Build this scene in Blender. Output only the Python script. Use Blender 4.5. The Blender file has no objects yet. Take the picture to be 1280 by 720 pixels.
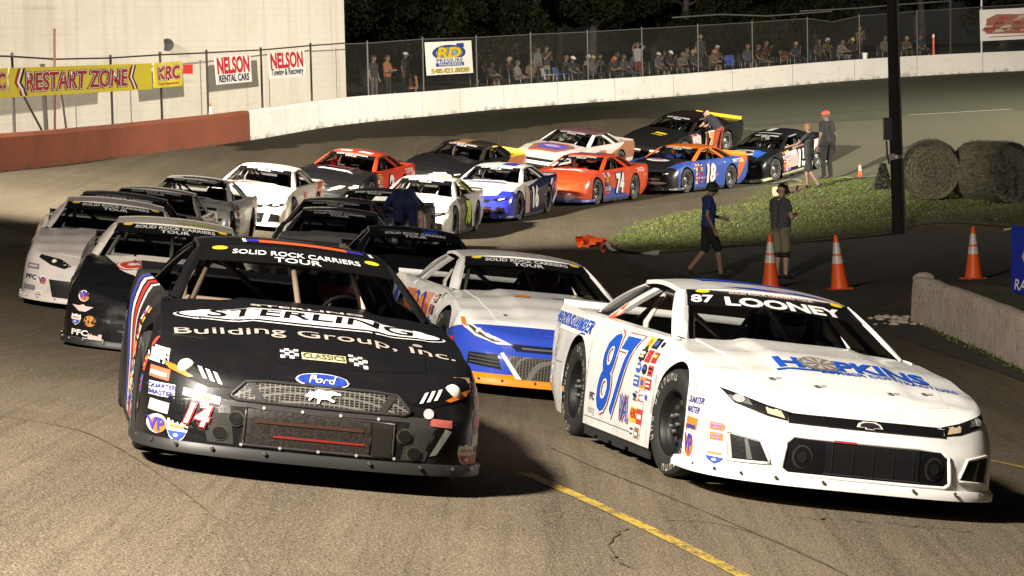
import bpy, bmesh, math, random
import numpy as np
from mathutils import Vector, Matrix
from mathutils.bvhtree import BVHTree
random.seed(7); RNG = np.random.default_rng(7)
S = bpy.context.scene
COL = S.collection
R = math.radians
# ------------------------------------------------------------------ camera
CAM_Z = 4.2
F = 3600.0                      # focal length in photo pixels (1280 wide)
PITCH = math.atan(300/3600.0); ROLL = R(1.3)
cam = bpy.data.cameras.new('camera'); camo = bpy.data.objects.new('camera', cam); COL.objects.link(camo)
cam.sensor_width = 36; cam.lens = 36*F/1280; cam.clip_start = 0.5; cam.clip_end = 5000
_fw = np.array([0, math.cos(PITCH), -math.sin(PITCH)]); _r0 = np.array([1., 0, 0]); _u0 = np.cross(_r0, _fw)
CR = math.cos(ROLL)*_r0 - math.sin(ROLL)*_u0; CU = math.sin(ROLL)*_r0 + math.cos(ROLL)*_u0; CF = _fw
camo.matrix_world = Matrix(((CR[0], CU[0], -CF[0], 0), (CR[1], CU[1], -CF[1], 0), (CR[2], CU[2], -CF[2], CAM_Z), (0, 0, 0, 1)))
S.camera = camo
# ------------------------------------------------------------------ sky, moon, floodlights, exposure
w = bpy.data.worlds.new('World'); S.world = w; w.use_nodes = True
nt = w.node_tree; bg = nt.nodes['Background']
sky = nt.nodes.new('ShaderNodeTexSky'); sky.sky_type = 'NISHITA'; sky.sun_disc = False
sky.sun_elevation = R(35); sky.sun_rotation = R(205)
nt.links.new(sky.outputs[0], bg.inputs[0]); bg.inputs[1].default_value = 0.0022
def aim(o, p, q):
    o.location = p; o.rotation_euler = (Vector(q)-Vector(p)).to_track_quat('-Z', 'Y').to_euler()
sl = bpy.data.lights.new('sun', 'SUN'); so = bpy.data.objects.new('sun', sl); COL.objects.link(so)
sl.energy = 0.06; sl.angle = R(0.5); sl.color = (1, .86, .7); aim(so, (-40, -50, 60), (0, 20, 0))
def flood(name, p, q, watts, col, size=1.6, spread=170):
    l = bpy.data.lights.new(name, 'AREA'); l.shape = 'DISK'; l.size = size; l.energy = watts; l.color = col
    l.spread = R(spread)
    o = bpy.data.objects.new(name, l); COL.objects.link(o); aim(o, p, q); return o
# the track's own floodlight masts (all stand outside the frame)
flood('floodlight_outer', (-7.5, 8, 13), (-.3, 21, 1.5), 8800, (1, .91, .78))
flood('floodlight_infield', (46, 84, 14), (-4, 99, 3), 15500, (1, .92, .78), 1.2, 110)
sp_ = bpy.data.lights.new('floodlight_backstretch', 'SPOT'); sp_.energy = 250000; sp_.color = (1, .91, .78); sp_.spot_size = R(56); sp_.spot_blend = .8; sp_.shadow_soft_size = .5
spo = bpy.data.objects.new('floodlight_backstretch', sp_); COL.objects.link(spo); aim(spo, (-17, 46, 12.5), (1, 80, 0))
S.view_settings.view_transform = 'Standard'; S.view_settings.look = 'None'
S.view_settings.exposure = 0.0; S.view_settings.gamma = 1
S.cycles.max_bounces = 6; S.cycles.transparent_max_bounces = 16; S.cycles.use_denoising = True
try: S.cycles.sample_clamp_indirect = 4
except Exception: pass

# ------------------------------------------------------------------ helpers
def ray(px, py):
    d = CF*F + CR*(px-640) - CU*(py-360)
    return d/ d.dot(CF)         # unit depth
def at(px, py, Z):              # pixel + depth -> world
    return np.array([0, 0, CAM_Z]) + ray(px, py)*Z
def tag(o, label=None, cat=None, group=None, kind=None):
    if label: o['label'] = label
    if cat: o['category'] = cat
    if group: o['group'] = group
    if kind: o['kind'] = kind
    return o
def empty(name, loc=(0, 0, 0), rz=0, label=None, cat=None, group=None):
    o = bpy.data.objects.new(name, None); COL.objects.link(o); o.empty_display_size = .2
    o.location = loc; o.rotation_euler = (0, 0, rz); return tag(o, label, cat, group)
class MB:
    def __init__(s): s.v = []; s.f = []; s.m = []
    def add(s, vs, fs, m=0):
        b = len(s.v); s.v += [tuple(map(float, p)) for p in vs]; s.f += [tuple(b+i for i in f) for f in fs]; s.m += [m]*len(fs)
    def box(s, lo, hi, m=0):
        x0, y0, z0 = lo; x1, y1, z1 = hi
        s.add([(x0,y0,z0),(x1,y0,z0),(x1,y1,z0),(x0,y1,z0),(x0,y0,z1),(x1,y0,z1),(x1,y1,z1),(x0,y1,z1)],
              [(0,3,2,1),(4,5,6,7),(0,1,5,4),(1,2,6,5),(2,3,7,6),(3,0,4,7)], m)
    def tube(s, pts, r, m=0, n=8, caps=True, closed=False):
        pts = [Vector(p) for p in pts]; rs = r if isinstance(r, (list, tuple)) else [r]*len(pts)
        ring = []; N = len(pts)
        for i, p in enumerate(pts):
            a = pts[(i-1) % N] if (closed or i > 0) else p; b = pts[(i+1) % N] if (closed or i < N-1) else p
            t = (b-a).normalized(); h = Vector((0, 0, 1)) if abs(t.z) < .95 else Vector((1, 0, 0))
            u = t.cross(h).normalized(); v = t.cross(u).normalized()
            ring.append([p+(u*math.cos(2*math.pi*k/n)+v*math.sin(2*math.pi*k/n))*rs[i] for k in range(n)])
        vs = [q for g in ring for q in g]; fs = []
        for i in range(N if closed else N-1):
            j = (i+1) % N
            for k in range(n): fs.append((i*n+k, i*n+(k+1) % n, j*n+(k+1) % n, j*n+k))
        if caps and not closed: fs += [tuple(range(n))[::-1], tuple((N-1)*n+k for k in range(n))]
        s.add(vs, fs, m)
    def lathe(s, prof, c=(0, 0, 0), ax='z', n=24, m=0, close=False):
        vs = []; fs = []; P = len(prof)
        for k in range(n):
            a = 2*math.pi*k/n
            for r_, h in prof:
                x, y = r_*math.cos(a), r_*math.sin(a)
                q = (x, y, h) if ax == 'z' else ((x, h, y) if ax == 'y' else (h, x, y))
                vs.append((q[0]+c[0], q[1]+c[1], q[2]+c[2]))
        for k in range(n):
            for i in range(P if close else P-1):
                j = (i+1) % P
                fs.append((k*P+i, ((k+1) % n)*P+i, ((k+1) % n)*P+j, k*P+j))
        s.add(vs, fs, m)
    def bar(s, a, b, w_, t, up=(0, 0, 1), m=0):   # rectangular bar from a to b
        a, b = Vector(a), Vector(b); d = (b-a).normalized(); u = d.cross(Vector(up)).normalized(); v = u.cross(d).normalized()
        c = [a+u*w_/2*i+v*t/2*j for i, j in ((-1,-1),(1,-1),(1,1),(-1,1))] + [b+u*w_/2*i+v*t/2*j for i, j in ((-1,-1),(1,-1),(1,1),(-1,1))]
        s.add(c, [(0,3,2,1),(4,5,6,7),(0,1,5,4),(1,2,6,5),(2,3,7,6),(3,0,4,7)], m)
    def mesh(s, name, mats=(), smooth=False):
        me = bpy.data.meshes.new(name); me.from_pydata(s.v, [], s.f)
        for m in mats: me.materials.append(m)
        if len(s.m): me.polygons.foreach_set('material_index', s.m)
        if smooth: me.polygons.foreach_set('use_smooth', [True]*len(s.f))
        me.update(); return me
    def build(s, name, mats, parent=None, smooth=False, ang=None):
        mats = mats if isinstance(mats, (list, tuple)) else [mats]
        me = s.mesh(name, mats, smooth or ang is not None)
        if ang is not None: me.set_sharp_from_angle(angle=R(ang))
        return link(name, me, parent)
def link(name, me, parent=None):
    o = bpy.data.objects.new(name, me); COL.objects.link(o)
    if parent: o.parent = parent
    return o
# ------------------------------------------------------------------ materials
MATS = {}
def rgb(h):
    h = h.lstrip('#'); c = [int(h[i:i+2], 16)/255 for i in (0, 2, 4)]
    return tuple(((x+.055)/1.055)**2.4 if x > .04045 else x/12.92 for x in c)
def flat(name, col, rough=.5, metal=0, coat=0, spec=.5, emit=None):
    key = ('f', name)
    if key in MATS: return MATS[key]
    m = bpy.data.materials.new(name); m.use_nodes = True; b = m.node_tree.nodes['Principled BSDF']
    b.inputs['Base Color'].default_value = (*col[:3], 1); b.inputs['Roughness'].default_value = rough
    b.inputs['Metallic'].default_value = metal; b.inputs['Coat Weight'].default_value = coat; b.inputs['Specular IOR Level'].default_value = spec
    b.inputs['Coat Roughness'].default_value = .08
    MATS[key] = m; return m
class NT:
    def __init__(s, m): s.t = m.node_tree; s.b = s.t.nodes['Principled BSDF']
    def n(s, typ, **kw):
        o = s.t.nodes.new('ShaderNode'+typ)
        for k, v in kw.items():
            if k.startswith('i_'): o.inputs[k[2:].replace('_', ' ')].default_value = v
            else: setattr(o, k, v)
        return o
    def l(s, a, b): s.t.links.new(a, b)
    def math(s, op, a, b=None):
        o = s.n('Math', operation=op)
        for i, x in enumerate((a, b)):
            if x is None: continue
            if isinstance(x, (int, float)): o.inputs[i].default_value = x
            else: s.l(x, o.inputs[i])
        return o.outputs[0]
    def mix(s, f, a, b):
        o = s.n('Mix', data_type='RGBA')
        for i, x in ((0, f), (6, a), (7, b)):
            if isinstance(x, (int, float)): o.inputs[i].default_value = x
            elif isinstance(x, tuple): o.inputs[i].default_value = (*x[:3], 1)
            else: s.l(x, o.inputs[i])
        return o.outputs[2]
    def noise(s, scale, detail=4, vec=None, rough=.55):
        o = s.n('TexNoise'); o.inputs['Scale'].default_value = scale; o.inputs['Detail'].default_value = detail; o.inputs['Roughness'].default_value = rough
        if vec is not None: s.l(vec, o.inputs['Vector'])
        return o.outputs['Fac']
    def ramp(s, f, a, b):
        o = s.n('MapRange'); o.inputs[1].default_value = a; o.inputs[2].default_value = b; s.l(f, o.inputs[0]); return o.outputs[0]
    def coord(s): return s.n('TexCoord').outputs['Object']
    def scale(s, vec, sc, rot=(0, 0, 0)):
        o = s.n('Mapping'); o.inputs['Scale'].default_value = sc; o.inputs['Rotation'].default_value = rot; s.l(vec, o.inputs[0]); return o.outputs[0]
    def bump(s, h, strength, dist):
        o = s.n('Bump'); o.inputs['Strength'].default_value = strength; o.inputs['Distance'].default_value = dist; s.l(h, o.inputs['Height']); s.l(o.outputs[0], s.b.inputs['Normal'])
def newmat(name, rough=.6):
    m = bpy.data.materials.new(name); m.use_nodes = True; t = NT(m); t.b.inputs['Roughness'].default_value = rough; return m, t
def paint(name, base, layers=(), rough=.28, coat=.6, metal=0, spec=None):
    """car paint: base colour plus crisp regions; a region is (colour, [(ax, ay, az, a|y|, threshold), ...])"""
    m, t = newmat(name, rough); t.b.inputs['Coat Weight'].default_value = coat; t.b.inputs['Metallic'].default_value = metal; t.b.inputs['Coat Roughness'].default_value = .1
    if spec is None: spec = .15 if max(base) < .03 else .5
    if max(base) < .03: coat = min(coat, .08)
    t.b.inputs['Coat Weight'].default_value = coat; t.b.inputs['Specular IOR Level'].default_value = spec
    co = t.coord(); sp = t.n('SeparateXYZ'); t.l(co, sp.inputs[0]); X, Y, Z = sp.outputs
    A = t.math('ABSOLUTE', Y); col = base
    for c, conds in layers:
        mask = None
        for a in conds:
            s_ = None
            for k, ch in zip(a[:4], (X, Y, Z, A)):
                if k == 0: continue
                q = t.math('MULTIPLY', ch, float(k)); s_ = q if s_ is None else t.math('ADD', s_, q)
            g = t.math('GREATER_THAN', s_, float(a[4])); mask = g if mask is None else t.math('MULTIPLY', mask, g)
        col = t.mix(mask, col, c)
    # road dust and rubber marks on the panels, low down mostly where the tyres throw them
    n1 = t.ramp(t.noise(5, 6, co), .52, .75); n2 = t.ramp(t.noise(40, 3, co), .6, .8)
    low = t.ramp(Z, .55, .1)
    d = t.math('MULTIPLY', n1, low); d = t.math('ADD', t.math('MULTIPLY', d, .6), t.math('MULTIPLY', n2, .1))
    col = t.mix(d, col, (.07, .055, .04))
    if isinstance(col, tuple): t.b.inputs['Base Color'].default_value = (*col[:3], 1)
    else: t.l(col, t.b.inputs['Base Color'])
    t.l(t.math('ADD', t.math('MULTIPLY', n1, .2), rough), t.b.inputs['Roughness'])
    sm_ = t.math('MULTIPLY', t.ramp(t.noise(1, 6, t.scale(co, (1.3, 3, 5))), .58, .74), .22 if max(base) > .2 else .06); col = t.mix(sm_, col if not isinstance(col, tuple) else col, (.1, .085, .065) if max(base) > .2 else (.05, .045, .04)); t.l(col, t.b.inputs['Base Color'])
    t.bump(t.math('ADD', t.noise(3.0, 2, co), t.math('MULTIPLY', t.noise(11, 2, co), .25)), .25, .02)
    return m
WHITE = (.8, .79, .77); BLACK = (.006, .006, .007); CHAR = (.02, .02, .022)
RED = rgb('c8201a'); BLUE = rgb('1e3fae'); ORANGE = (.75, .12, .012); YELLOW = (.72, .5, .02); NEON = (.55, .75, .03)
GREY = (.25, .25, .25); SILVER = (.45, .45, .45)
def P(c, name=None):
    name = name or 'vinyl_%02x%02x%02x' % tuple(int(min(1, x)*255) for x in c[:3])
    return flat(name, c, .45, 0, 0, .12 if max(c[:3]) < .1 else .35)
M_TYRE = flat('tyre_rubber', (.012, .012, .012), .75); M_RIM = flat('black_rim', (.008, .008, .008), .5, 0, 0, .2)
M_METAL = flat('bare_metal', (.4, .39, .37), .35, 1); M_DARK = flat('dark_interior', (.008, .008, .008), .8)
M_GALV = flat('galvanised_steel', (.3, .3, .28), .45, .7)
def glass_mat(name, tint=.72, col=(.9, .92, .92)):
    m = bpy.data.materials.new(name); m.use_nodes = True; t = m.node_tree; t.nodes.remove(t.nodes['Principled BSDF'])
    tr = t.nodes.new('ShaderNodeBsdfTransparent'); tr.inputs[0].default_value = (col[0]*tint, col[1]*tint, col[2]*tint, 1)
    gl = t.nodes.new('ShaderNodeBsdfGlossy'); gl.inputs['Roughness'].default_value = .08; gl.inputs[0].default_value = (.8, .8, .8, 1)
    fr = t.nodes.new('ShaderNodeFresnel'); fr.inputs[0].default_value = 1.4
    mx = t.nodes.new('ShaderNodeMixShader'); out = t.nodes['Material Output']
    t.links.new(fr.outputs[0], mx.inputs[0]); t.links.new(tr.outputs[0], mx.inputs[1]); t.links.new(gl.outputs[0], mx.inputs[2]); t.links.new(mx.outputs[0], out.inputs[0])
    return m
M_GLASS = glass_mat('clear_polycarbonate'); M_LENS = glass_mat('lens_cover', .9)

# ------------------------------------------------------------------ terrain
def wst_ground(px, py, Z): return at(px, py, Z) - np.array([.1, 0, 1.17])
NEAR = {  # fitted poses of the nearest cars: position (relative to the camera), heading
 '14': ((-1.52, 18.05, -2.44), (.167, -.986)), '87': ((1.58, 19.65, -2.89), (.208, -.978)), '20': ((-.02, 27.55, -3.2), (.185, -.983)),
 'BW': ((-3.56, 29.22, -2.93), (.116, -.993)), 'W': ((-4.97, 35.05, -2.97), (.13, -.991))}
FARC = {  # windscreen-top pixel, depth, heading (degrees to the right of straight at the camera)
 'K': (515, 294, 38, 6), 'L1': (423, 268.5, 45, 2), 'L2': (422, 259.7, 50, -1), 'M': (473, 246, 57, -6), 'D': (150, 247, 40.8, 5), 'C': (191.5, 237.6, 47, 2),
 'E': (243, 224, 55, -3), 'F': (330, 208, 63, -7), '2': (440, 190, 71, -15), 'G': (579, 176.5, 77.5, -21), 'H': (717, 162, 84, -26), '17': (852, 144, 90, -34),
 '78': (534.5, 228, 65, -10), '16': (625, 212.4, 71, -16), '74': (732.5, 201, 77, -24), '18': (853, 186, 82, -32), '15': (966, 175, 87, -35)}
ctrl = []
for k, (p, h) in NEAR.items():
    for d in (-1.6, 0, 1.6):
        ctrl.append((p[0]+h[0]*d, p[1]+h[1]*d, p[2]+CAM_Z-.035*h[1]*d))
    ctrl.append((p[0]+.9, p[1], p[2]+CAM_Z-.13)); ctrl.append((p[0]-.9, p[1], p[2]+CAM_Z+.13))
for k, (x, y, Z, a) in FARC.items(): ctrl.append(tuple(wst_ground(x, y, Z)))
def pl(x, y): return (x, y, CAM_Z-2.44-.15*(x+1.52)-.045*(y-18.05))
ctrl += [pl(-4, 13), pl(4, 13), pl(-3, 8.5), pl(4, 8.5), pl(-6, 20), pl(4.2, 22)]
WALLPX = [(0, 215, 52), (150, 197.5, 45.5), (313, 175.5, 40.5), (430, 156, 36.5), (540, 145, 33.5), (650, 134.5, 31.5), (850, 120, 29.5), (1060, 101, 28), (1280, 88.5, 27)]
for x, y, s in WALLPX: ctrl.append(tuple(at(x, y, F/s)))
for x, y, s in [(977, 350, 68), (885, 346, 68), (1049, 362, 74), (1216, 349, 75), (1034, 226, 50), (1125, 292, 58), (1162, 250, 54), (1250, 255, 54), (1185, 408, 86), (1285, 462, 101),
                (760, 310, 66), (1270, 370, 80), (1200, 165, 40), (1075, 220, 49), (700, 330, 70)]:
    ctrl.append(tuple(at(x, y, F/s)))
CT = np.array(ctrl); CXY = CT[:, :2]
def _k(r2): return .5*r2*np.log(r2+1e-9)
def _d2(A, B): return ((A[:, None, :]-B[None])**2).sum(-1)
_n = len(CT); _A = np.zeros((_n+3, _n+3)); _A[:_n, :_n] = _k(_d2(CXY, CXY))+np.eye(_n)*6
_A[:_n, _n] = 1; _A[:_n, _n+1:] = CXY; _A[_n, :_n] = 1; _A[_n+1:, :_n] = CXY.T
_W = np.linalg.solve(_A, np.concatenate([CT[:, 2], np.zeros(3)]))
def tz(x, y):
    q = np.stack([np.clip(np.atleast_1d(x).astype(float), -15, 30), np.clip(np.atleast_1d(y).astype(float), 5, 136)], 1)
    return _k(_d2(q, CXY))@_W[:_n]+_W[_n]+q@_W[_n+1:]
def tz1(x, y): return float(tz(x, y)[0])
def hit(px, py):                # where the pixel's ray meets the ground
    d = ray(px, py); zs = np.concatenate([np.arange(7, 60, .25), np.arange(60, 170, .5)])
    p = np.array([0, 0, CAM_Z])+d[None]*zs[:, None]; g = p[:, 2]-tz(p[:, 0], p[:, 1])
    i = int(np.argmax(g < 0)) if (g < 0).any() else len(zs)-1
    a, b = zs[max(0, i-1)], zs[i]
    for _ in range(20):
        c = (a+b)/2; q = np.array([0, 0, CAM_Z])+d*c
        if q[2] > tz1(q[0], q[1]): a = c
        else: b = c
    q = np.array([0, 0, CAM_Z])+d*b; return np.array([q[0], q[1], tz1(q[0], q[1])])
# plan line of the outer wall
WALL = [tuple(at(x, y, F/s)[:2]) for x, y, s in WALLPX]
_d0 = np.array(WALL[1])-np.array(WALL[0]); _d0 /= np.linalg.norm(_d0)
WALL = [tuple(np.array(WALL[0])-_d0*60+np.array([-6, 0]))] + [tuple(np.array(WALL[0])-_d0*25+np.array([-.6, 0]))] + WALL + [(WALL[-1][0]+14, WALL[-1][1]+3), (WALL[-1][0]+40, WALL[-1][1]-2)]
def smooth_line(pts, n=10):
    p = [np.array(pts[0])*2-np.array(pts[1])]+[np.array(q) for q in pts]+[np.array(pts[-1])*2-np.array(pts[-2])]; out = []
    for i in range(1, len(p)-2):
        for k in range(n):
            t = k/n; a, b, c, d = p[i-1:i+3]
            out.append(.5*((2*b)+(-a+c)*t+(2*a-5*b+4*c-d)*t*t+(-a+3*b-3*c+d)*t**3))
    out.append(p[-2]); return np.array(out)
WL = smooth_line(WALL)
_wt = np.gradient(WL, axis=0); _wt /= np.linalg.norm(_wt, axis=1)[:, None]; WN = np.stack([-_wt[:, 1], _wt[:, 0]], 1)  # away from the track
def offset(d): return WL+WN*d
# ================================================================== SETTING
def draped(name, mat, inside, x0, x1, y0, y1, step, lift=0.0, kind='structure', snap=None):
    x0 -= step; y0 -= step; x1 += step; y1 += step
    xs = np.arange(x0, x1+step, step); ys = np.arange(y0, y1+step, step)
    gx, gy = np.meshgrid(xs, ys)
    keep = inside(gx.ravel(), gy.ravel())
    if snap is not None:
        B_ = np.concatenate([np.linspace(snap[i-1], snap[i], max(2, int(np.linalg.norm(snap[i]-snap[i-1])/step*4)), endpoint=False) for i in range(len(snap))])
        G_ = np.stack([gx.ravel(), gy.ravel()], 1)
        for c in range(0, len(G_), 3000):
            d2 = _d2(G_[c:c+3000], B_); i = d2.argmin(1); dm = np.sqrt(d2[np.arange(len(i)), i]); k = (dm < step*.72)&(~keep[c:c+3000]); G_[c:c+3000][k] = B_[i[k]]; keep[c:c+3000] |= k
        gx = G_[:, 0].reshape(gx.shape); gy = G_[:, 1].reshape(gy.shape)
    z = np.concatenate([tz(a, b) for a, b in zip(gx, gy)])+lift
    V = np.stack([gx.ravel(), gy.ravel(), z], 1); nx = len(xs); fs = []
    for j in range(len(ys)-1):
        for i in range(nx-1):
            q = (j*nx+i, j*nx+i+1, (j+1)*nx+i+1, (j+1)*nx+i)
            if all(keep[k] for k in q): fs.append(q)
    used = sorted({k for f in fs for k in f}); mp = {k: n for n, k in enumerate(used)}
    me = bpy.data.meshes.new(name); me.from_pydata([tuple(V[k]) for k in used], [], [tuple(mp[k] for k in f) for f in fs])
    me.polygons.foreach_set('use_smooth', [True]*len(fs)); me.materials.append(mat); me.update()
    o = link(name, me); o['kind'] = kind; return o
def wall_side(x, y):            # signed distance from the outer wall line, positive outside
    x = np.asarray(x); y = np.asarray(y); out = np.empty(len(x))
    for c in range(0, len(x), 4000):
        p = np.stack([x[c:c+4000], y[c:c+4000]], 1)
        d2 = _d2(p, WL); i = d2.argmin(1); out[c:c+4000] = ((p-WL[i])*WN[i]).sum(1)
    return out
def in_poly(poly, x, y):
    c = np.zeros(len(x), bool); j = len(poly)-1
    for i in range(len(poly)):
        xi, yi = poly[i]; xj, yj = poly[j]
        c ^= ((yi > y) != (yj > y)) & (x < (xj-xi)*(y-yi)/(yj-yi+1e-12)+xi); j = i
    return c
# --- asphalt
m, t = newmat('asphalt', .82); M_ASPH = m
co = t.coord(); sp = t.n('SeparateXYZ'); t.l(co, sp.inputs[0])
streak = t.noise(1, 5, t.scale(co, (1.6, .09, 1), (0, 0, R(-16)))); st2 = t.noise(1, 4, t.scale(co, (13, .3, 1), (0, 0, R(-17))))
mott = t.noise(.35, 5, co); grit = t.noise(85, 2, co); agg = t.n('TexVoronoi'); agg.inputs['Scale'].default_value = 70; t.l(co, agg.inputs['Vector'])
base = t.mix(t.ramp(mott, .3, .7), (.112, .088, .061), (.172, .136, .095))
base = t.mix(t.math('MULTIPLY', t.ramp(streak, .42, .7), .55), base, (.05, .043, .034))
base = t.mix(t.math('MULTIPLY', t.ramp(st2, .48, .68), .5), base, (.045, .036, .027))
st3 = t.noise(1, 4, t.scale(co, (.55, .035, 1), (0, 0, R(-14))))
base = t.mix(t.math('MULTIPLY', t.ramp(st3, .5, .62), .5), base, (.05, .041, .03))
base = t.mix(t.math('MULTIPLY', t.ramp(t.noise(.9, 6, co), .62, .72), .4), base, (.2, .165, .115))
base = t.mix(t.math('MULTIPLY', t.ramp(grit, .48, .7), .68), base, (.34, .285, .21))
base = t.mix(t.math('MULTIPLY', t.ramp(grit, .47, .3), .75), base, (.03, .026, .022))
base = t.mix(t.math('MULTIPLY', t.ramp(agg.outputs['Distance'], .25, .05), .3), base, (.3, .27, .22))
# darker asphalt along the far turn's outer wall (vertex attribute inside an outline)
at_ = t.n('Attribute', attribute_name='lane'); dk = t.math('MULTIPLY', t.ramp(t.math('ADD', at_.outputs['Fac'], t.math('MULTIPLY', t.math('SUBTRACT', mott, .5), .9)), .35, .65), .95)
base = t.mix(dk, base, (.008, .008, .006))
grn = t.n('Attribute', attribute_name='worn_or_lit'); base = t.mix(t.math('MULTIPLY', grn.outputs['Fac'], .75), base, (.15, .155, .11))  # pale green floodlight on the far right asphalt, mixed into its colour
fa_ = t.n('Attribute', attribute_name='far_dark'); base = t.mix(t.math('MULTIPLY', t.ramp(t.math('ADD', fa_.outputs['Fac'], t.math('MULTIPLY', t.math('SUBTRACT', mott, .5), .8)), .3, .7), .5), base, (.045, .04, .026))  # asphalt colour darkens with distance down the track
t.b.inputs['Specular IOR Level'].default_value = .03; t.l(base, t.b.inputs['Base Color']); t.bump(t.math('ADD', grit, t.math('MULTIPLY', agg.outputs['Distance'], .8)), .5, .012)
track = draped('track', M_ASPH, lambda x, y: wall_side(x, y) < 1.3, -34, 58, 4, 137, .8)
vx = np.array([v.co[:] for v in track.data.vertices]); ws_ = wall_side(vx[:, 0], vx[:, 1])
LP = np.array([hit(*q)[:2] for q in [(318, 190), (400, 178), (480, 172), (560, 170), (640, 163), (720, 152), (800, 147), (870, 152), (930, 161), (1000, 156), (1060, 151), (1138, 145), (1265, 138), (1420, 130)]]+[tuple(q) for q in (WL+WN*1.5)[::-1] if q[1] > 88])
lane = in_poly(LP, vx[:, 0], vx[:, 1]).astype(float)
a = track.data.attributes.new('lane', 'FLOAT', 'POINT'); a.data.foreach_set('value', lane.astype(np.float32))
a = track.data.attributes.new('far_dark', 'FLOAT', 'POINT'); a.data.foreach_set('value', (np.clip((vx[:, 1]-26)/14, 0, 1)*np.clip((9-vx[:, 0])/5, 0, 1)).astype(np.float32))
a = track.data.attributes.new('worn_or_lit', 'FLOAT', 'POINT'); a.data.foreach_set('value', (np.clip((vx[:, 0]-3)/5, 0, 1)*np.clip((vx[:, 1]-70)/10, 0, 1)).astype(np.float32))
# --- earth sheet to the horizon
m, t = newmat('earth', .95); co = t.coord(); t.l(t.mix(t.noise(.3, 5, co), (.012, .016, .007), (.03, .03, .014)), t.b.inputs['Base Color']); M_EARTH = m
g = MB(); xs = [-1500, -300, -90, 140, 400, 1500]; ys = [-300, -60, 2, 240, 600, 2500]
g.add([(x, y, -1.6) for y in ys for x in xs], [(j*6+i, j*6+i+1, j*6+i+7, j*6+i+6) for j in range(5) for i in range(5)])
tag(g.build('ground', M_EARTH), kind='structure')
# --- infield grass, dirt and pavement: outlines read off the photograph, laid on the terrain
def pix_poly(pts): return np.array([hit(*p)[:2] for p in pts])
GPOLY = pix_poly([(752, 300), (790, 281), (850, 265), (935, 247), (1000, 229), (1075, 222), (1145, 219), (1300, 216), (1420, 222), (1420, 300), (1280, 287), (1180, 279), (1110, 290), (1000, 300), (900, 309), (800, 316)])
def ring(poly):
    p = [tuple(q) for q in poly]; s_ = smooth_line(p+[p[0]], 6); return s_
GP = ring(GPOLY)
m, t = newmat('grass_soil', .95); co = t.coord()
t.l(t.mix(t.ramp(t.noise(.9, 5, co), .35, .68), (.06, .055, .02), t.mix(t.noise(14, 3, co), (.045, .065, .011), (.09, .1, .022))), t.b.inputs['Base Color']); t.bump(t.noise(30, 3, co), 1, .05)
M_SOIL = m
bx = GP.min(0), GP.max(0)
turf = draped('lawn', M_SOIL, lambda x, y: in_poly(GP, x, y), bx[0][0], bx[1][0], bx[0][1], bx[1][1], .22, .014, snap=GP)
# grass blades
m, t = newmat('grass_blade', .7); oi = t.n('Attribute', attribute_name='shade'); t.l(t.mix(oi.outputs['Fac'], (.045, .072, .01), (.135, .145, .024)), t.b.inputs['Base Color']); M_BLADE = m
def blades(name, poly, n, hgt, label, cat='grass', edge=0):
    lo, hi = poly.min(0), poly.max(0); q = RNG.uniform(lo, hi, (n, 2)); q = q[in_poly(poly, q[:, 0], q[:, 1])]; B_ = np.concatenate([np.linspace(poly[i-1], poly[i], 8) for i in range(len(poly))]); de = np.concatenate([np.sqrt(_d2(q[i:i+3000], B_).min(1)) for i in range(0, len(q), 3000)]); pn = np.sin(q[:, 0]*2.3+np.sin(q[:, 1]*1.7)*1.5)*np.sin(q[:, 1]*1.9+q[:, 0]); q = q[(de+RNG.uniform(-.25, .25, len(q)) > edge+pn*.25*(edge > 0))&(RNG.uniform(-.7, 1, len(q)) > -.4+pn*.55*(edge > 0))]
    z = np.concatenate([tz(q[i:i+4000, 0], q[i:i+4000, 1]) for i in range(0, len(q), 4000)])+.02; k = len(q)
    an = RNG.uniform(0, 6.28, k); wd = RNG.uniform(.006, .016, k); h = hgt*RNG.uniform(.4, 1.3, k); le = RNG.normal(0, .04, (k, 2))
    dx = np.stack([np.cos(an), np.sin(an)], 1)*wd[:, None]
    V = np.empty((k, 3, 3)); V[:, 0, :2] = q-dx; V[:, 1, :2] = q+dx; V[:, 2, :2] = q+le; V[:, 0, 2] = z; V[:, 1, 2] = z; V[:, 2, 2] = z+h
    me = bpy.data.meshes.new(name); me.from_pydata(V.reshape(-1, 3).tolist(), [], np.arange(3*k).reshape(-1, 3).tolist()); me.materials.append(M_BLADE)
    a = me.attributes.new('shade', 'FLOAT', 'POINT'); a.data.foreach_set('value', np.repeat(RNG.uniform(0, 1, k), 3).astype(np.float32)); me.update()
    return tag(link(name, me), label, cat, kind='stuff')
blades('infield_grass', GP, 150000, .042, 'short green grass covering the infield island between the lanes', edge=.35)
# dirt along the inner edge in front of the low barrier
DP = ring(pix_poly([(1085, 392), (1130, 385), (1180, 404), (1300, 452), (1420, 505), (1420, 530), (1260, 470), (1170, 440), (1110, 415)]))
m, t = newmat('dirt', .95); co = t.coord(); t.l(t.mix(t.noise(5, 6, co), (.05, .034, .02), (.014, .012, .009)), t.b.inputs['Base Color']); t.bump(t.noise(20, 4, co), 1, .06); M_DIRT = m
draped('dirt_verge', M_DIRT, lambda x, y: in_poly(DP, x, y), DP.min(0)[0], DP.max(0)[0], DP.min(0)[1], DP.max(0)[1], .15, .012, snap=DP)
blades('verge_weeds', ring(pix_poly([(1140, 402), (1180, 417), (1300, 470), (1420, 520), (1420, 527), (1280, 470), (1160, 415)])), 2500, .06, 'sparse weeds and dead grass along the foot of the low barrier', 'weeds')
IP = ring(pix_poly([(1235, 362), (1330, 380), (1420, 400), (1420, 450), (1300, 405), (1210, 375)]))
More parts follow.
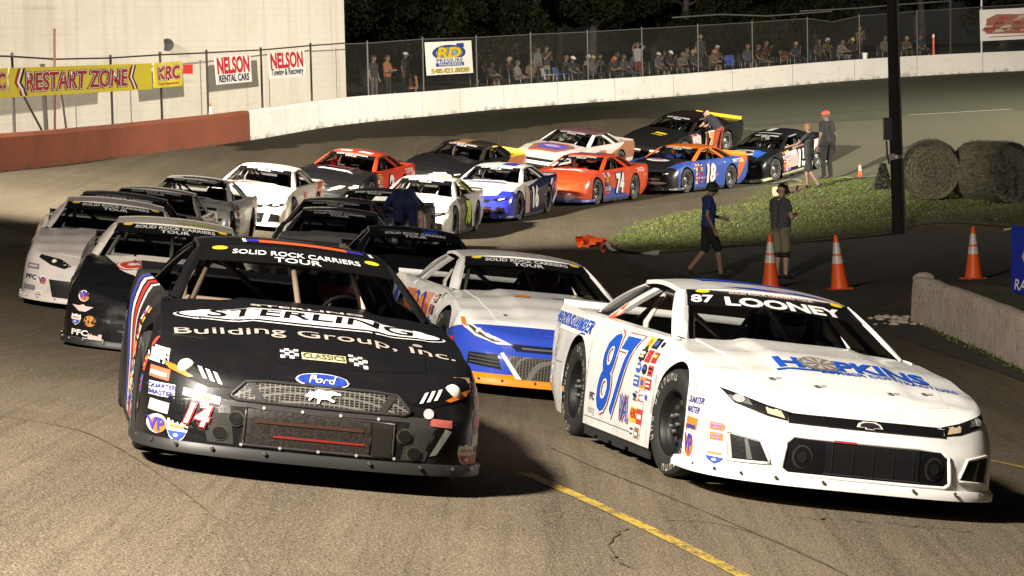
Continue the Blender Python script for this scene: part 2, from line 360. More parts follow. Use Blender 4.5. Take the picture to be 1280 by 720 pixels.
draped('verge', M_SOIL, lambda x, y: in_poly(IP, x, y), IP.min(0)[0], IP.max(0)[0], IP.min(0)[1], IP.max(0)[1], .2, .02, snap=IP)
# dark pit lane between the barrier and the island
PP = ring(pix_poly([(770, 318), (900, 311), (1010, 302), (1110, 293), (1280, 290), (1420, 303), (1420, 375), (1280, 362), (1150, 352), (1100, 385), (960, 372), (880, 350), (800, 335)]))
m, t = newmat('old_tarmac', .9); co = t.coord(); t.l(t.mix(t.noise(1.2, 6, co), (.03, .028, .022), (.058, .052, .041)), t.b.inputs['Base Color']); t.bump(t.noise(60, 3, co), .7, .01)
draped('pit_lane', m, lambda x, y: in_poly(PP, x, y), PP.min(0)[0], PP.max(0)[0], PP.min(0)[1], PP.max(0)[1], .4, .006, snap=PP)
# painted lines
def strip(name, pts, wid, mat, lift=.006):
    p = smooth_line([tuple(q[:2]) for q in pts], 14); tg = np.gradient(p, axis=0); tg /= np.linalg.norm(tg, axis=1)[:, None]; n = np.stack([-tg[:, 1], tg[:, 0]], 1)
    a, b = p-n*wid/2, p+n*wid/2; mb = MB(); k = len(p)
    za, zb = tz(a[:, 0], a[:, 1])+lift, tz(b[:, 0], b[:, 1])+lift
    mb.add([(*a[i], za[i]) for i in range(k)]+[(*b[i], zb[i]) for i in range(k)], [(i, i+k, i+k+1, i+1) for i in range(k-1)])
    return tag(mb.build(name, mat), kind='structure')
def worn_or_lit(name, col, thr=.5, under=(.09, .075, .055)):
    m, t = newmat(name, .7); co = t.coord(); f = t.ramp(t.math('ADD', t.math('MULTIPLY', t.noise(45, 4, co), .6), t.math('MULTIPLY', t.noise(6, 4, co), .5)), thr-.06, thr+.1)
    t.l(t.mix(f, col, under), t.b.inputs['Base Color']); t.bump(t.noise(85, 2, co), .6, .01); return m
YP = worn_or_lit('yellow_road_paint', (.5, .34, .035), .56)
strip('yellow_line', [hit(x, y) for x, y in ((980, 746), (925, 719), (850, 681), (775, 645), (700, 611), (655, 592))], .1, YP)
strip('yellow_line', [hit(x, y) for x, y in ((1420, 616), (1280, 585), (1243, 577), (1180, 565))], .09, YP)
WP = worn_or_lit('white_road_paint', (.62, .6, .5), .62, (.1, .1, .08))
strip('white_line', [hit(x, y) for x, y in ((1136, 144), (1180, 141.5), (1264, 136.5))], .16, WP)
WP2 = worn_or_lit('faded_road_paint', (.13, .125, .1), .52, (.05, .05, .04))
strip('faded_line', [hit(x, y) for x, y in ((905, 152), (960, 147), (1040, 141), (1110, 137))], .35, WP2)
strip('faded_line', [hit(x, y) for x, y in ((930, 158), (1000, 153), (1108, 148))], .5, WP2)
M_MARK = flat('dark_oil', (.052, .043, .033), .8)
def patch(name, px, py, lx, ly, seed):
    c = hit(px, py); rr = random.Random(seed); mb = MB(); n = 22
    vs = [(c[0], c[1], tz1(c[0], c[1])+.007)]
    for k in range(n):
        a = 2*math.pi*k/n; s_ = rr.uniform(.75, 1.0); x = c[0]+lx*s_*math.cos(a); y = c[1]+ly*s_*math.sin(a); vs.append((x, y, tz1(x, y)+.007))
    mb.add(vs, [(0, k+1, (k+1) % n+1) for k in range(n)]); return tag(mb.build(name, M_MARK), kind='structure')

def crack(name, pts, wd=.012):
    rr = random.Random(len(pts)); out = []
    q = [hit(*p) for p in pts]
    for i in range(len(q)-1):
        for k in range(5):
            p = q[i]+(q[i+1]-q[i])*k/5; out.append((p[0]+rr.uniform(-.025, .025), p[1]+rr.uniform(-.04, .04)))
    mb = MB(); n = len(out)
    mb.add([(x-wd*rr.uniform(.2, .8), y, tz1(x, y)+.0065) for x, y in out]+[(x+wd*rr.uniform(.2, .8), y, tz1(x, y)+.0065) for x, y in out], [(i, i+1, i+1+n, i+n) for i in range(n-1)])
    return tag(mb.build(name, M_MARK), kind='structure')
for pts, wd in (([(690, 560), (760, 590), (880, 640), (1000, 690), (1080, 730)], .02), ([(0, 520), (120, 545), (260, 640), (330, 730)], .014), ([(1060, 720), (980, 680), (900, 655), (830, 650)], .012)):
    o = strip('tar_seam', [hit(x+random.uniform(-4, 4), y) for x, y in pts], wd, worn_or_lit('tar_%d' % pts[0][0], (.05, .04, .03), .5, (.13, .1, .066)), .0055)
crack('tar_crack', [(783, 662), (766, 668), (764, 692), (772, 704), (800, 716)]); crack('tar_crack', [(1110, 655), (1180, 662), (1230, 668)], .018); crack('tar_crack', [(1000, 648), (1060, 650), (1100, 657)], .018)

# ------------------------------------------------------------------ outer concrete wall (one thing: two painted stretches)
WH = .92
ARC = np.concatenate([[0], np.cumsum(np.linalg.norm(np.diff(WL, axis=0), axis=1))])
def conc(name, col, col2, stain):
    m, t = newmat(name, .85); co = t.coord(); sp = t.n('SeparateXYZ'); t.l(co, sp.inputs[0])
    c = t.mix(t.ramp(t.noise(.8, 6, co), .35, .7), col, col2)
    c = t.mix(t.math('MULTIPLY', t.ramp(t.noise(7, 5, t.scale(co, (1, 1, .35))), .6, .75), .5), c, stain)
    ar = t.n('Attribute', attribute_name='arc'); cx = t.n('CombineXYZ'); t.l(t.math('MULTIPLY', ar.outputs['Fac'], .35), cx.inputs[0]); t.l(t.math('MULTIPLY', sp.outputs[2], 5), cx.inputs[1])
    c = t.mix(t.math('MULTIPLY', t.ramp(t.noise(2, 5, cx.outputs[0]), .6, .72), .25), c, (.1, .085, .07))
    c = t.mix(t.math('MULTIPLY', t.math('LESS_THAN', t.math('FRACT', t.math('MULTIPLY', ar.outputs['Fac'], .27)), .009), .6), c, (.08, .07, .055))
    at_ = t.n('Attribute', attribute_name='foot')
    c = t.mix(t.math('MULTIPLY', t.ramp(t.math('ADD', at_.outputs['Fac'], t.math('MULTIPLY', t.noise(2, 6, co), .9)), 1.3, 1.55), .8), c, (.05, .05, .03))
    t.l(c, t.b.inputs['Base Color']); t.bump(t.noise(18, 4, co), .4, .02); return m
M_WHITEW = conc('white_painted_concrete', (.78, .74, .68), (.7, .66, .6), (.4, .33, .26)); M_BROWNW = conc('brown_painted_concrete', (.22, .055, .02), (.17, .042, .016), (.26, .1, .05))
i_split = int(np.argmin(_d2(np.array([at(313, 175, F/40.5)[:2]]), WL)[0]))
def wall_run(name, i0, i1, mat, parent):
    mb = MB(); foot = []; arc = []; th = .3
    for s in range(i0, i1+1):
        for o_, zz in ((0, 0), (0, .5), (0, .9), (.04, 1), (th-.04, 1), (th, .96), (th, 0)):
            p = WL[s]+WN[s]*o_; zb = tz1(*WL[s])-.05; mb.v.append((p[0], p[1], zb+(WH+.05)*zz)); foot.append(1-zz); arc.append(ARC[s])
    n = i1-i0+1
    for a_ in range(n-1):
        for b_ in range(6): mb.f.append((a_*7+b_, (a_+1)*7+b_, (a_+1)*7+b_+1, a_*7+b_+1)[::-1]); mb.m.append(0)
    mb.f += [tuple(range(7)), tuple((n-1)*7+k for k in range(7))[::-1]]; mb.m += [0, 0]
    o = mb.build(name, mat, parent); a = o.data.attributes.new('foot', 'FLOAT', 'POINT'); a.data.foreach_set('value', np.array(foot, np.float32)); a = o.data.attributes.new('arc', 'FLOAT', 'POINT'); a.data.foreach_set('value', np.array(arc, np.float32)); return o
wt = empty('concrete_wall', (0, 0, 0), 0, 'long concrete wall round the outside of the turn, brown paint then white', 'wall')
tag(wall_run('wall_section', 0, i_split, M_BROWNW, wt), 'brown painted stretch of the wall'); tag(wall_run('wall_section', i_split, len(WL)-1, M_WHITEW, wt), 'white painted stretch of the wall')
# --- earth bank behind the wall, carrying the crowd
BANK = .52
mb = MB(); offs = (.3, 1, 3, 8, 25, 70)
for s in range(len(WL)):
    zb = tz1(*WL[s])
    for j, o_ in enumerate(offs):
        p = WL[s]+WN[s]*o_; mb.v.append((p[0], p[1], zb+BANK+(0, .02, .1, .35, .5, .6)[j]))
for s in range(len(WL)-1):
    for j in range(len(offs)-1): mb.f.append((s*6+j, (s+1)*6+j, (s+1)*6+j+1, s*6+j+1)); mb.m.append(0)
m, t = newmat('bank_soil', .95); co = t.coord(); t.l(t.mix(t.noise(1.2, 5, co), (.01, .016, .005), (.03, .035, .012)), t.b.inputs['Base Color']); t.bump(t.noise(8, 4, co), 1, .1)
tag(mb.build('bank', m, smooth=True), kind='structure')
def bank_z(x, y):
    d2 = _d2(np.array([[x, y]]), WL)[0]; i = int(d2.argmin()); d = max(.3, math.sqrt(d2[i]))
    return tz1(*WL[i])+BANK+float(np.interp(d, offs, (0, .02, .1, .35, .5, .6)))
def on_curve(px, py, off):      # pixel ray meets the vertical sheet standing `off` behind the wall
    L = offset(off); d = ray(px, py)[:2]; best = None
    cr = L[:, 0]*d[1]-L[:, 1]*d[0]
    for i in range(len(L)-1):
        if cr[i]*cr[i+1] <= 0 and L[i][1] > 20:
            u = cr[i]/(cr[i]-cr[i+1]+1e-12); p = L[i]+(L[i+1]-L[i])*u; Z = p.dot(d)/d.dot(d)
            q = np.array([0, 0, CAM_Z])+ray(px, py)*Z
            if best is None or Z < best[1]: best = (q, Z, i)
    return best
# weeds at the foot of the building
def weeds_strip():
    n = 5000; k = RNG.uniform(14, 52, n); i = k.astype(int); fr = (k-i)[:, None]
    base = WL[i]*(1-fr)+WL[np.minimum(i+1, len(WL)-1)]*fr+WN[i]*RNG.uniform(.5, 3.6, n)[:, None]
    V = []; f = []; sh = []
    for q, r_ in zip(base, RNG.uniform(0, 1, n)):
        z = bank_z(*q); h = .04+.13*r_*r_; a = r_*40; V += [(q[0]-.03*math.cos(a), q[1]-.03*math.sin(a), z), (q[0]+.03*math.cos(a), q[1]+.03*math.sin(a), z), (q[0]+.1*math.sin(a*3), q[1], z+h)]; f.append((len(V)-3, len(V)-2, len(V)-1)); sh += [r_]*3
    me = bpy.data.meshes.new('bank_weeds'); me.from_pydata(V, [], f); me.materials.append(M_BLADE); a = me.attributes.new('shade', 'FLOAT', 'POINT'); a.data.foreach_set('value', np.array(sh, np.float32)*.5)
    tag(link('bank_weeds', me), 'rough weeds growing on the bank behind the brown wall', 'weeds', kind='stuff')
weeds_strip()

# ------------------------------------------------------------------ white block building
bA = at(433, 122, 104.0); bB = at(-150, 175, 73.0); bd = (bB-bA); bd[2] = 0; bl = np.linalg.norm(bd); bd /= bl; bn = np.array([bd[1], -bd[0], 0]); bn = bn if bn[0] < 0 else -bn
zb0 = min(bA[2], bB[2])-2.0; ztop = at(430, -60, 104)[2]
m, t = newmat('painted_block', .8); co = t.coord()
br = t.n('TexBrick'); br.inputs['Scale'].default_value = 1; br.inputs['Brick Width'].default_value = .42; br.inputs['Row Height'].default_value = .21; br.inputs['Mortar Size'].default_value = .008; br.inputs['Mortar Smooth'].default_value = .4
br.inputs['Color1'].default_value = (.6, .555, .48, 1); br.inputs['Color2'].default_value = (.58, .535, .46, 1); br.inputs['Mortar'].default_value = (.54, .49, .42, 1)
mp = t.n('Mapping'); mp.inputs['Rotation'].default_value = (R(90), 0, 0); t.l(co, mp.inputs[0]); t.l(mp.outputs[0], br.inputs[0])
c = t.mix(t.math('MULTIPLY', t.ramp(t.noise(.35, 6, co), .45, .7), .35), br.outputs[0], (.42, .36, .27))
c = t.mix(t.math('MULTIPLY', t.ramp(t.noise(1.0, 6, t.scale(co, (2.5, 1, .12))), .52, .72), .38), c, (.38, .3, .22))
c = t.mix(t.math('MULTIPLY', t.ramp(t.noise(.8, 2, t.scale(co, (.12, 1, 5))), .68, .78), .4), c, (.33, .2, .13))
t.l(c, t.b.inputs['Base Color']); t.bump(br.outputs['Fac'], .35, -.012)
bld = empty('block_building', tuple(bA[:2])+(zb0,), math.atan2(bd[1], bd[0]), 'tall windowless white painted block building behind the brown wall', 'building')
mb = MB(); sgn = -1 if np.dot(bn[:2], [-bd[1], bd[0]]) < 0 else 1
mb.add([(0, 0, 0), (bl, 0, 0), (bl, sgn*14, 0), (0, sgn*14, 0), (0, 0, ztop-zb0), (bl, 0, ztop-zb0), (bl, sgn*14, ztop-zb0), (0, sgn*14, ztop-zb0)], [(0,1,5,4),(1,2,6,5),(2,3,7,6),(3,0,4,7)])
mb.build('wall', m, bld)
mb = MB(); zt = ztop-zb0; mb.add([(-.2, -sgn*.2, zt+.002), (bl+.2, -sgn*.2, zt+.002), (bl+.2, sgn*14.2, zt+.002), (-.2, sgn*14.2, zt+.002), (-.2, -sgn*.2, zt+.25), (bl+.2, -sgn*.2, zt+.25), (bl+.2, sgn*14.2, zt+.25), (-.2, sgn*14.2, zt+.25)], [(0,1,5,4),(1,2,6,5),(2,3,7,6),(3,0,4,7),(4,5,6,7)])
mb.build('roof', M_GALV, bld)
def on_building(px, py):
    d = ray(px, py); k = np.dot((bA-np.array([0, 0, CAM_Z]))[:2], bn[:2])/np.dot(d[:2], bn[:2]); return np.array([0, 0, CAM_Z])+d*k
p = on_building(210, 56)-bn*.02
hl = empty('wall_horn', tuple(p), 0, 'small dark round loudspeaker horn high on the white building', 'loudspeaker')
mb = MB(); mb.lathe([(.03, 0), (.05, -.1), (.1, -.18), (.19, -.3), (.2, -.31), (.17, -.29), (.03, -.12), (0, -.12)], ax='y', n=18); mb.build('bell', flat('grey_horn', (.05, .05, .05), .5), hl, smooth=True)
mb = MB(); mb.bar((0, .25, 0), (0, -.02, 0), .08, .08); mb.box((-.16, .1, -.05), (-.09, .2, .12)); mb.build('bracket', M_DARK, hl)

# ------------------------------------------------------------------ fences
def mesh_fence_mat(name, col, op):
    m = bpy.data.materials.new(name); m.use_nodes = True; t = m.node_tree; b = t.nodes['Principled BSDF']; b.inputs['Base Color'].default_value = (*col, 1); b.inputs['Roughness'].default_value = .5
    tr = t.nodes.new('ShaderNodeBsdfTransparent'); mx = t.nodes.new('ShaderNodeMixShader'); mx.inputs[0].default_value = op
    t.links.new(tr.outputs[0], mx.inputs[1]); t.links.new(b.outputs[0], mx.inputs[2]); t.links.new(mx.outputs[0], t.nodes['Material Output'].inputs[0]); return m
M_LINK = mesh_fence_mat('chain_link', (.3, .29, .25), .045)
FOFF = .5
def fence(label, posts, tops, pmat, rad, group=None):
    """posts: [(px, py of the rail)], one post of the fence under each"""
    root = empty('chain_link_fence', tuple(on_curve(*posts[0], FOFF)[0][:2])+(0,), 0, label, 'fence'); ox = root.location.copy()
    heads = []
    for px, py in posts:
        q, Z, i = on_curve(px, py, FOFF); zb = bank_z(q[0], q[1])-.2; heads.append(q)
        mb = MB(); mb.tube([(q[0]-ox.x, q[1]-ox.y, zb), (q[0]-ox.x, q[1]-ox.y, q[2]+.04)], rad, n=8); mb.lathe([(rad*1.25, 0), (rad*1.2, .04), (0, .07)], (q[0]-ox.x, q[1]-ox.y, q[2]+.03), n=8)
        mb.build('post', pmat, root)
    rp = [on_curve(x, y, FOFF)[0] for x, y in tops]
    mb = MB(); mb.tube([tuple(q-np.array(ox)) for q in rp], rad*.72, n=6); mb.build('top_rail', pmat, root)
    mb = MB(); vs = []; L = smooth_line([tuple(q) for q in rp], 4)
    for q in L: vs += [(q[0]-ox.x, q[1]-ox.y, q[2]), (q[0]-ox.x, q[1]-ox.y, bank_z(q[0], q[1])-.05)]
    mb.add(vs, [(2*i, 2*i+1, 2*i+3, 2*i+2) for i in range(len(L)-1)]); mb.build('wire_mesh', M_LINK, root)
    return root
M_OLDPOST = flat('rusty_dark_post', (.035, .03, .025), .6, .4)
fence('dark chain link fence in front of the white block building', [(15, 70), (138, 72.5), (200, 68.5), (258, 66), (326, 62.5), (388, 57)],
      [(-60, 69), (15, 70.5), (68, 74), (138, 72.5), (200, 68.5), (258, 66), (326, 62.5), (388, 57), (430, 54)], M_OLDPOST, .035)
fence('grey chain link fence along the spectator bank, its top rail bent at one place', [(459, 54), (528, 49), (595, 47), (663, 43), (734, 40), (802, 36), (872, 32), (940, 28), (1009, 24), (1074, 20), (1146, 15)],
      [(431, 55), (459, 54), (528, 49), (595, 47), (663, 43), (734, 40), (802, 36), (872, 32), (940, 28), (1009, 23), (1040, 27.5), (1074, 20), (1146, 14), (1222, 9), (1340, 2)], flat('dull_fence_steel', (.13, .13, .115), .6, .4), .027)
# tall thin pole and leaning props by the yellow banner
def pole_px(name, x, y0, yb, off, rad, mat, label, cat, x2=None):
    q, Z, i = on_curve(x, y0, off); b = on_curve(x2 or x, yb, off)[0]
    r_ = empty(name, tuple(b), 0, label, cat); mb = MB(); d = q-b; mb.tube([(0, 0, -.35), tuple(d)], rad, n=8)
    mb.lathe([(rad*1.3, 0), (rad*1.3, .03), (0, .05)], tuple(d), n=8); mb.build('shaft', mat, r_); return r_
pole_px('steel_pole', 68, 38, 158, .42, .03, flat('rusty_red_steel', (.09, .028, .018), .6, .3), 'tall thin rusty pole in front of the yellow banner', 'pole')
pole_px('wooden_prop', 53, 82, 158, .9, .06, M_OLDPOST, 'thick dark timber post behind the yellow banner', 'post', 58)
pole_px('wooden_prop', 76, 110, 158, .7, .03, M_OLDPOST, 'thin leaning grey prop under the middle of the yellow banner', 'post', 84)
pole_px('wooden_prop', 22, 106, 158, .62, .03, M_OLDPOST, 'long dark prop leaning steeply under the left end of the yellow banner', 'post', 58)
pole_px('steel_pole', 1227, -20, 60, .9, .06, M_GALV, 'thick grey steel post beside the picture sign at the right', 'pole')
pole_px('steel_pole', 1188, -10, 62, 1.4, .06, M_OLDPOST, 'dark tall post left of the picture sign', 'pole')
# overhead cables / rails seen above the right part of the fence
for pts, lb in (([(1000, 14), (1074, 10), (1120, 6), (1190, 1)], 'pale sagging cable above the spectator fence at the right'),
                ([(840, 22), (900, 18), (960, 20), (1040, 14)], 'faint loose cable hanging between trees behind the crowd')):
    q = [on_curve(x, y, 2.0)[0] for x, y in pts]; mb = MB(); mb.tube([tuple(p) for p in q], .03, n=6); tag(mb.build('cable', M_GALV), lb, 'cable')
# ------------------------------------------------------------------ lettering
_TC = {}
def text_geo(s, bold=0.0, shear=0.0, res=3, spacing=1.0):
    """(verts centred on their box with cap height 1, triangles) of a line of text"""
    key = (s, round(bold, 4), shear, res, spacing)
    if key in _TC: return _TC[key]
    c = bpy.data.curves.new('t', 'FONT'); c.body = s; c.size = 1; c.offset = bold; c.shear = shear; c.resolution_u = res; c.space_character = spacing; c.fill_mode = 'FRONT'
    o = bpy.data.objects.new('t', c); COL.objects.link(o); dg = bpy.context.evaluated_depsgraph_get(); dg.update()
    me = o.evaluated_get(dg).to_mesh(); V = np.array([v.co[:2] for v in me.vertices]) if len(me.vertices) else np.zeros((0, 2)); Fs = [tuple(p.vertices) for p in me.polygons]
    o.evaluated_get(dg).to_mesh_clear(); bpy.data.objects.remove(o); bpy.data.curves.remove(c)
    if len(V): V = (V-(V.min(0)+V.max(0))/2)/.7
    _TC[key] = (V, Fs); return _TC[key]
def pieces(V, Fs, maxlen):
    bm = bmesh.new(); vs = [bm.verts.new((x, y, 0)) for x, y in V]
    for f in Fs:
        try: bm.faces.new([vs[i] for i in f])
        except ValueError: pass
    bmesh.ops.triangulate(bm, faces=bm.faces[:])
    for _ in range(5):
        e = [x for x in bm.edges if x.calc_length() > maxlen]
        if not e: break
        bmesh.ops.subdivide_edges(bm, edges=e, cuts=1); bmesh.ops.triangulate(bm, faces=bm.faces[:])
    bm.verts.index_update(); v = np.array([q.co[:2] for q in bm.verts]); f = [tuple(q.index for q in p.verts) for p in bm.faces]; bm.free(); return v, f
def ell(rx, ry, n=28): return [(rx*math.cos(2*math.pi*k/n), ry*math.sin(2*math.pi*k/n)) for k in range(n)]
def rect(w_, h, cx=0, cy=0): return [(cx-w_/2, cy-h/2), (cx+w_/2, cy-h/2), (cx+w_/2, cy+h/2), (cx-w_/2, cy+h/2)]
def board(name, label, cat, frame, items, mat, thick=.012, parent=None, extra=None):
    """flat printed sheet: frame = 4 world corners (bl, br, tr, tl); items = [(poly or text spec, colour)] in unit u,v"""
    bl, br_, tr, tl = [np.array(p, float) for p in frame]; c = (bl+br_+tr+tl)/4; root = empty(name, tuple(c), 0, label, cat)
    n = np.cross(br_-bl, tl-bl); n /= np.linalg.norm(n); n = n if n[1] < 0 else -n
    W_ = np.linalg.norm(br_-bl); H_ = np.linalg.norm(tl-bl)
    def pt(u, v): return bl*(1-u)*(1-v)+br_*u*(1-v)+tr*u*v+tl*(1-u)*v-c
    mb = MB(); G = 12; wob = lambda u, v: n*(.012*math.sin(u*9+v*3)+.01*math.sin(v*7))*(1 if cat == 'banner' else 0)
    for s_ in (0, 1):
        for i in range(G+1):
            for j in range(5): mb.v.append(tuple(pt(i/G, j/4)+wob(i/G, j/4)-n*thick*s_))
    o5 = (G+1)*5
    for i in range(G):
        for j in range(4):
            q = (i*5+j, (i+1)*5+j, (i+1)*5+j+1, i*5+j+1); mb.f += [q, tuple(k+o5 for k in q[::-1])]; mb.m += [0, 0]
    for i in range(G):
        for j in (0, 4): q = (i*5+j, (i+1)*5+j, (i+1)*5+j+o5, i*5+j+o5); mb.f.append(q); mb.m.append(0)
    for j in range(4):
        for i in (0, G): q = (i*5+j, i*5+j+1, i*5+j+1+o5, i*5+j+o5); mb.f.append(q); mb.m.append(0)
    mb.build('sheet', mat, root)
    mats = []; mb = MB()
    for k, (it, colr) in enumerate(items):
        if it[0] == 'text':                       # text, string, u, v, height(m), opts
            _, s_, u, v, h, op = it; V, Fs = text_geo(s_, op.get('bold', 0), op.get('shear', 0)); h = h*H_; wd_ = op.get('wide', 1)
            if 'fit' in op: T0 = text_geo(s_, 0, op.get('shear', 0))[0]; wd_ = op['fit']*W_/(np.ptp(T0[:, 0])*h)
            V = V*h*np.array([wd_, 1])+np.array([u*W_, v*H_])
        else:
            V = np.array([(u*W_, v*H_) for u, v in it[1]]); Fs = [tuple(range(len(V)))]
        v, f = pieces(V, Fs, .5); 
        if colr not in mats: mats.append(colr)
        mb.add([tuple(pt(a/W_, b/H_)+wob(a/W_, b/H_)+n*(.004+.0025*k)) for a, b in v], f, mats.index(colr))
    if items: mb.build('lettering', [P(c_) for c_ in mats], root)
    return root
YB = (.62, .5, .03); DRED = (.3, .012, .012); NAVY = (.012, .012, .06); WHT = (.75, .72, .66)
def fq(pts, off): return [on_curve(x, y, off)[0] for x, y in pts]
vin = flat('yellow_vinyl', YB, .45); vw = flat('white_vinyl', WHT, .5)
def chev(u, s=1): return [('poly', [(u+.03, .97), (u+.042, .97), (u+.012, .5), (u+.05, .03), (u+.038, .03), (u, .5)])]
def out_text(s, u, v, h, fill, edge, edge2=None, **op):
    r_ = []; b = op.pop('b0', .012)
    if edge2: r_.append((('text', s, u, v, h, dict(op, bold=b+.05)), edge2))
    if edge: r_.append((('text', s, u, v, h, dict(op, bold=b+.028)), edge))
    r_.append((('text', s, u, v, h, dict(op, bold=b)), fill)); return r_
it = [(('poly', [(.03+a_, .97), (.044+a_, .97), (.018+a_, .5), (.055+a_, .03), (.041+a_, .03), (.004+a_, .5)]), c_) for a_, c_ in ((.028, DRED), (.042, WHT), (.056, NAVY))]
it += [(('poly', [(.845+a_, .95), (.857+a_, .95), (.833+a_, .5), (.867+a_, .05), (.855+a_, .05), (.821+a_, .5)]), c_) for a_, c_ in ((-.01, DRED), (.002, WHT), (.014, NAVY))]
it += out_text('RESTART ZONE', .45, .5, .6, DRED, WHT, NAVY, fit=.7, shear=.12, b0=.025)
board('track_banner', 'long yellow banner reading RESTART ZONE on the dark fence', 'banner', fq([(11, 122), (190, 111.5), (190, 79), (11, 85)], .42), it, vin)
board('track_banner', 'small square yellow banner reading KRC right of the restart banner', 'banner', fq([(192, 110.5), (228, 107), (228, 76.5), (192, 79)], .42), out_text('KRC', .52, .58, .5, DRED, WHT, NAVY, fit=.74, shear=.1, b0=.04)+[(('text', 'Fuel Systems', .5, .14, .1, dict(bold=.01, fit=.7)), DRED)], vin)
board('track_banner', 'cut off yellow banner ending in a letter C at the left edge', 'banner', fq([(-32, 124), (10, 122), (10, 85), (-32, 87)], .42), out_text('KRC', .55, .56, .5, DRED, WHT, NAVY, fit=.74, shear=.1, b0=.04), vin)
board('warning_flag', 'small plain red square flag at the end of the yellow banners', 'flag', fq([(229, 92.5), (241, 92), (241, 80.5), (229, 81)], .44), [], flat('red_cloth', RED, .6))
board('wall_sign', 'white sign reading NELSON RENTAL CARS on the fence', 'sign', fq([(271, 106), (315, 102), (313, 68), (268, 71.5)], .42), [(('text', 'NELSON', .5, .67, .56, dict(bold=.04, fit=.88)), (.5, .015, .02)), (('text', 'RENTAL CARS', .5, .2, .25, dict(bold=.025, fit=.84)), NAVY)], vw)
board('wall_sign', 'white sign reading NELSON Towing & Recovery on the fence', 'sign', fq([(337, 98.5), (382, 95), (380, 62.5), (335, 66)], .42), [(('text', 'NELSON', .5, .67, .56, dict(bold=.04, fit=.88)), (.5, .015, .02)), (('text', 'Towing & Recovery', .5, .19, .25, dict(bold=.02, fit=.88)), NAVY)], vw)
SB = (.02, .05, .22)
it = [(('poly', [(.5+.36*math.cos(a_), .66+.24*math.sin(a_)) for a_ in np.linspace(0, 2*math.pi, 30)[:-1]]), SB), (('poly', [(.5+.29*math.cos(a_), .65+.17*math.sin(a_)) for a_ in np.linspace(0, 2*math.pi, 30)[:-1]]), (.2, .35, .5)),
      (('poly', [(.68, .8), (.83, .8), (.82, .94), (.66, .93)]), SB)]
it += out_text('RD', .49, .66, .3, (.6, .42, .02), NAVY, None, fit=.5, shear=.2, b0=.05)+[(('poly', rect(.6, .16, .5, .42)), WHT)]+[(('text', 'PRESSURE', .5, .42, .12, dict(bold=.02, fit=.56)), SB), (('poly', rect(.6, .1, .5, .3)), SB), (('text', 'WASHING', .5, .3, .065, dict(bold=.012, fit=.5)), WHT)]
it += [(('text', '540.421.0020', .5, .12, .14, dict(bold=.03, fit=.8)), (.45, .3, .015))]
board('wall_sign', 'white sign with blue and yellow PRESSURE WASHING logo on the fence', 'sign', fq([(533.5, 94.5), (591.5, 91), (589, 50.5), (531, 53)], .42), it, vw)
ph = random.Random(4); pic = [(('poly', [(.1, .22), (.86, .18), (.9, .5), (.8, .8), (.3, .84), (.12, .7)]), (.3, .12, .08))]
for k in range(26):
    u, v = ph.uniform(.12, .82), ph.uniform(.24, .74); a_, b_ = ph.uniform(.03, .12), ph.uniform(.02, .06); pic.append((('poly', [(u-a_, v-b_), (u+a_*.8, v-b_*.6), (u+a_, v+b_), (u-a_*.6, v+b_*.8)]), ((.4, .06, .05), (.5, .38, .3), (.16, .05, .04))[k % 3]))
pic.append((('poly', rect(.7, .02, .5, .12)), (.3, .02, .02)))
board('wall_sign', 'white sign printed with a reddish picture at the far right end of the fence', 'sign', fq([(1225.5, 51.5), (1294, 48), (1294, 9), (1224.5, 12.5)], .7), pic, vw)

# ------------------------------------------------------------------ infield things
def place(name, px, py, rz, label, cat, group=None, dz=0):
    q = hit(px, py); return empty(name, (q[0], q[1], q[2]+dz), rz, label, cat, group)
# utility pole
pr = place('utility_pole', 1124, 292, 0, 'dark weathered wooden utility pole rising from the infield grass', 'pole')
m, t = newmat('weathered_pole', .9); co = t.coord(); t.l(t.mix(t.noise(1, 6, t.scale(co, (18, 18, .6))), (.006, .005, .004), (.018, .015, .011)), t.b.inputs['Base Color']); t.bump(t.noise(1, 5, t.scale(co, (30, 30, .8))), .8, .02)
mb = MB(); lean = -.045; mb.tube([(0, 0, -.3), (lean*.3*.2, 0, .4), (lean, 0, 2), (lean*2, 0, 5), (lean*3, 0, 10)], [.18, .15, .14, .125, .11], n=20); mb.build('shaft', m, pr, ang=60)
mb = MB(); mb.box((-.31, -.1, 2.02), (-.145, .08, 2.5)); mb.box((-.18, -.04, 2.1), (-.1, .04, 2.14)); mb.box((-.31, -.115, 2.1), (-.19, -.1, 2.42)); mb.tube([(-.25, 0, 2.0), (-.24, 0, 1.7), (-.19, 0, 1.5)], .02); mb.build('switch_box', flat('dark_green_box', (.02, .024, .02), .5), pr)
mb = MB(); mb.lathe([(.16, 1.62), (.165, 1.62), (.165, 1.7), (.16, 1.7)], (-.04, 0, 0), n=20); mb.box((-.22, -.2, 1.6), (-.1, -.16, 1.73)); mb.build('strap', M_GALV, pr)
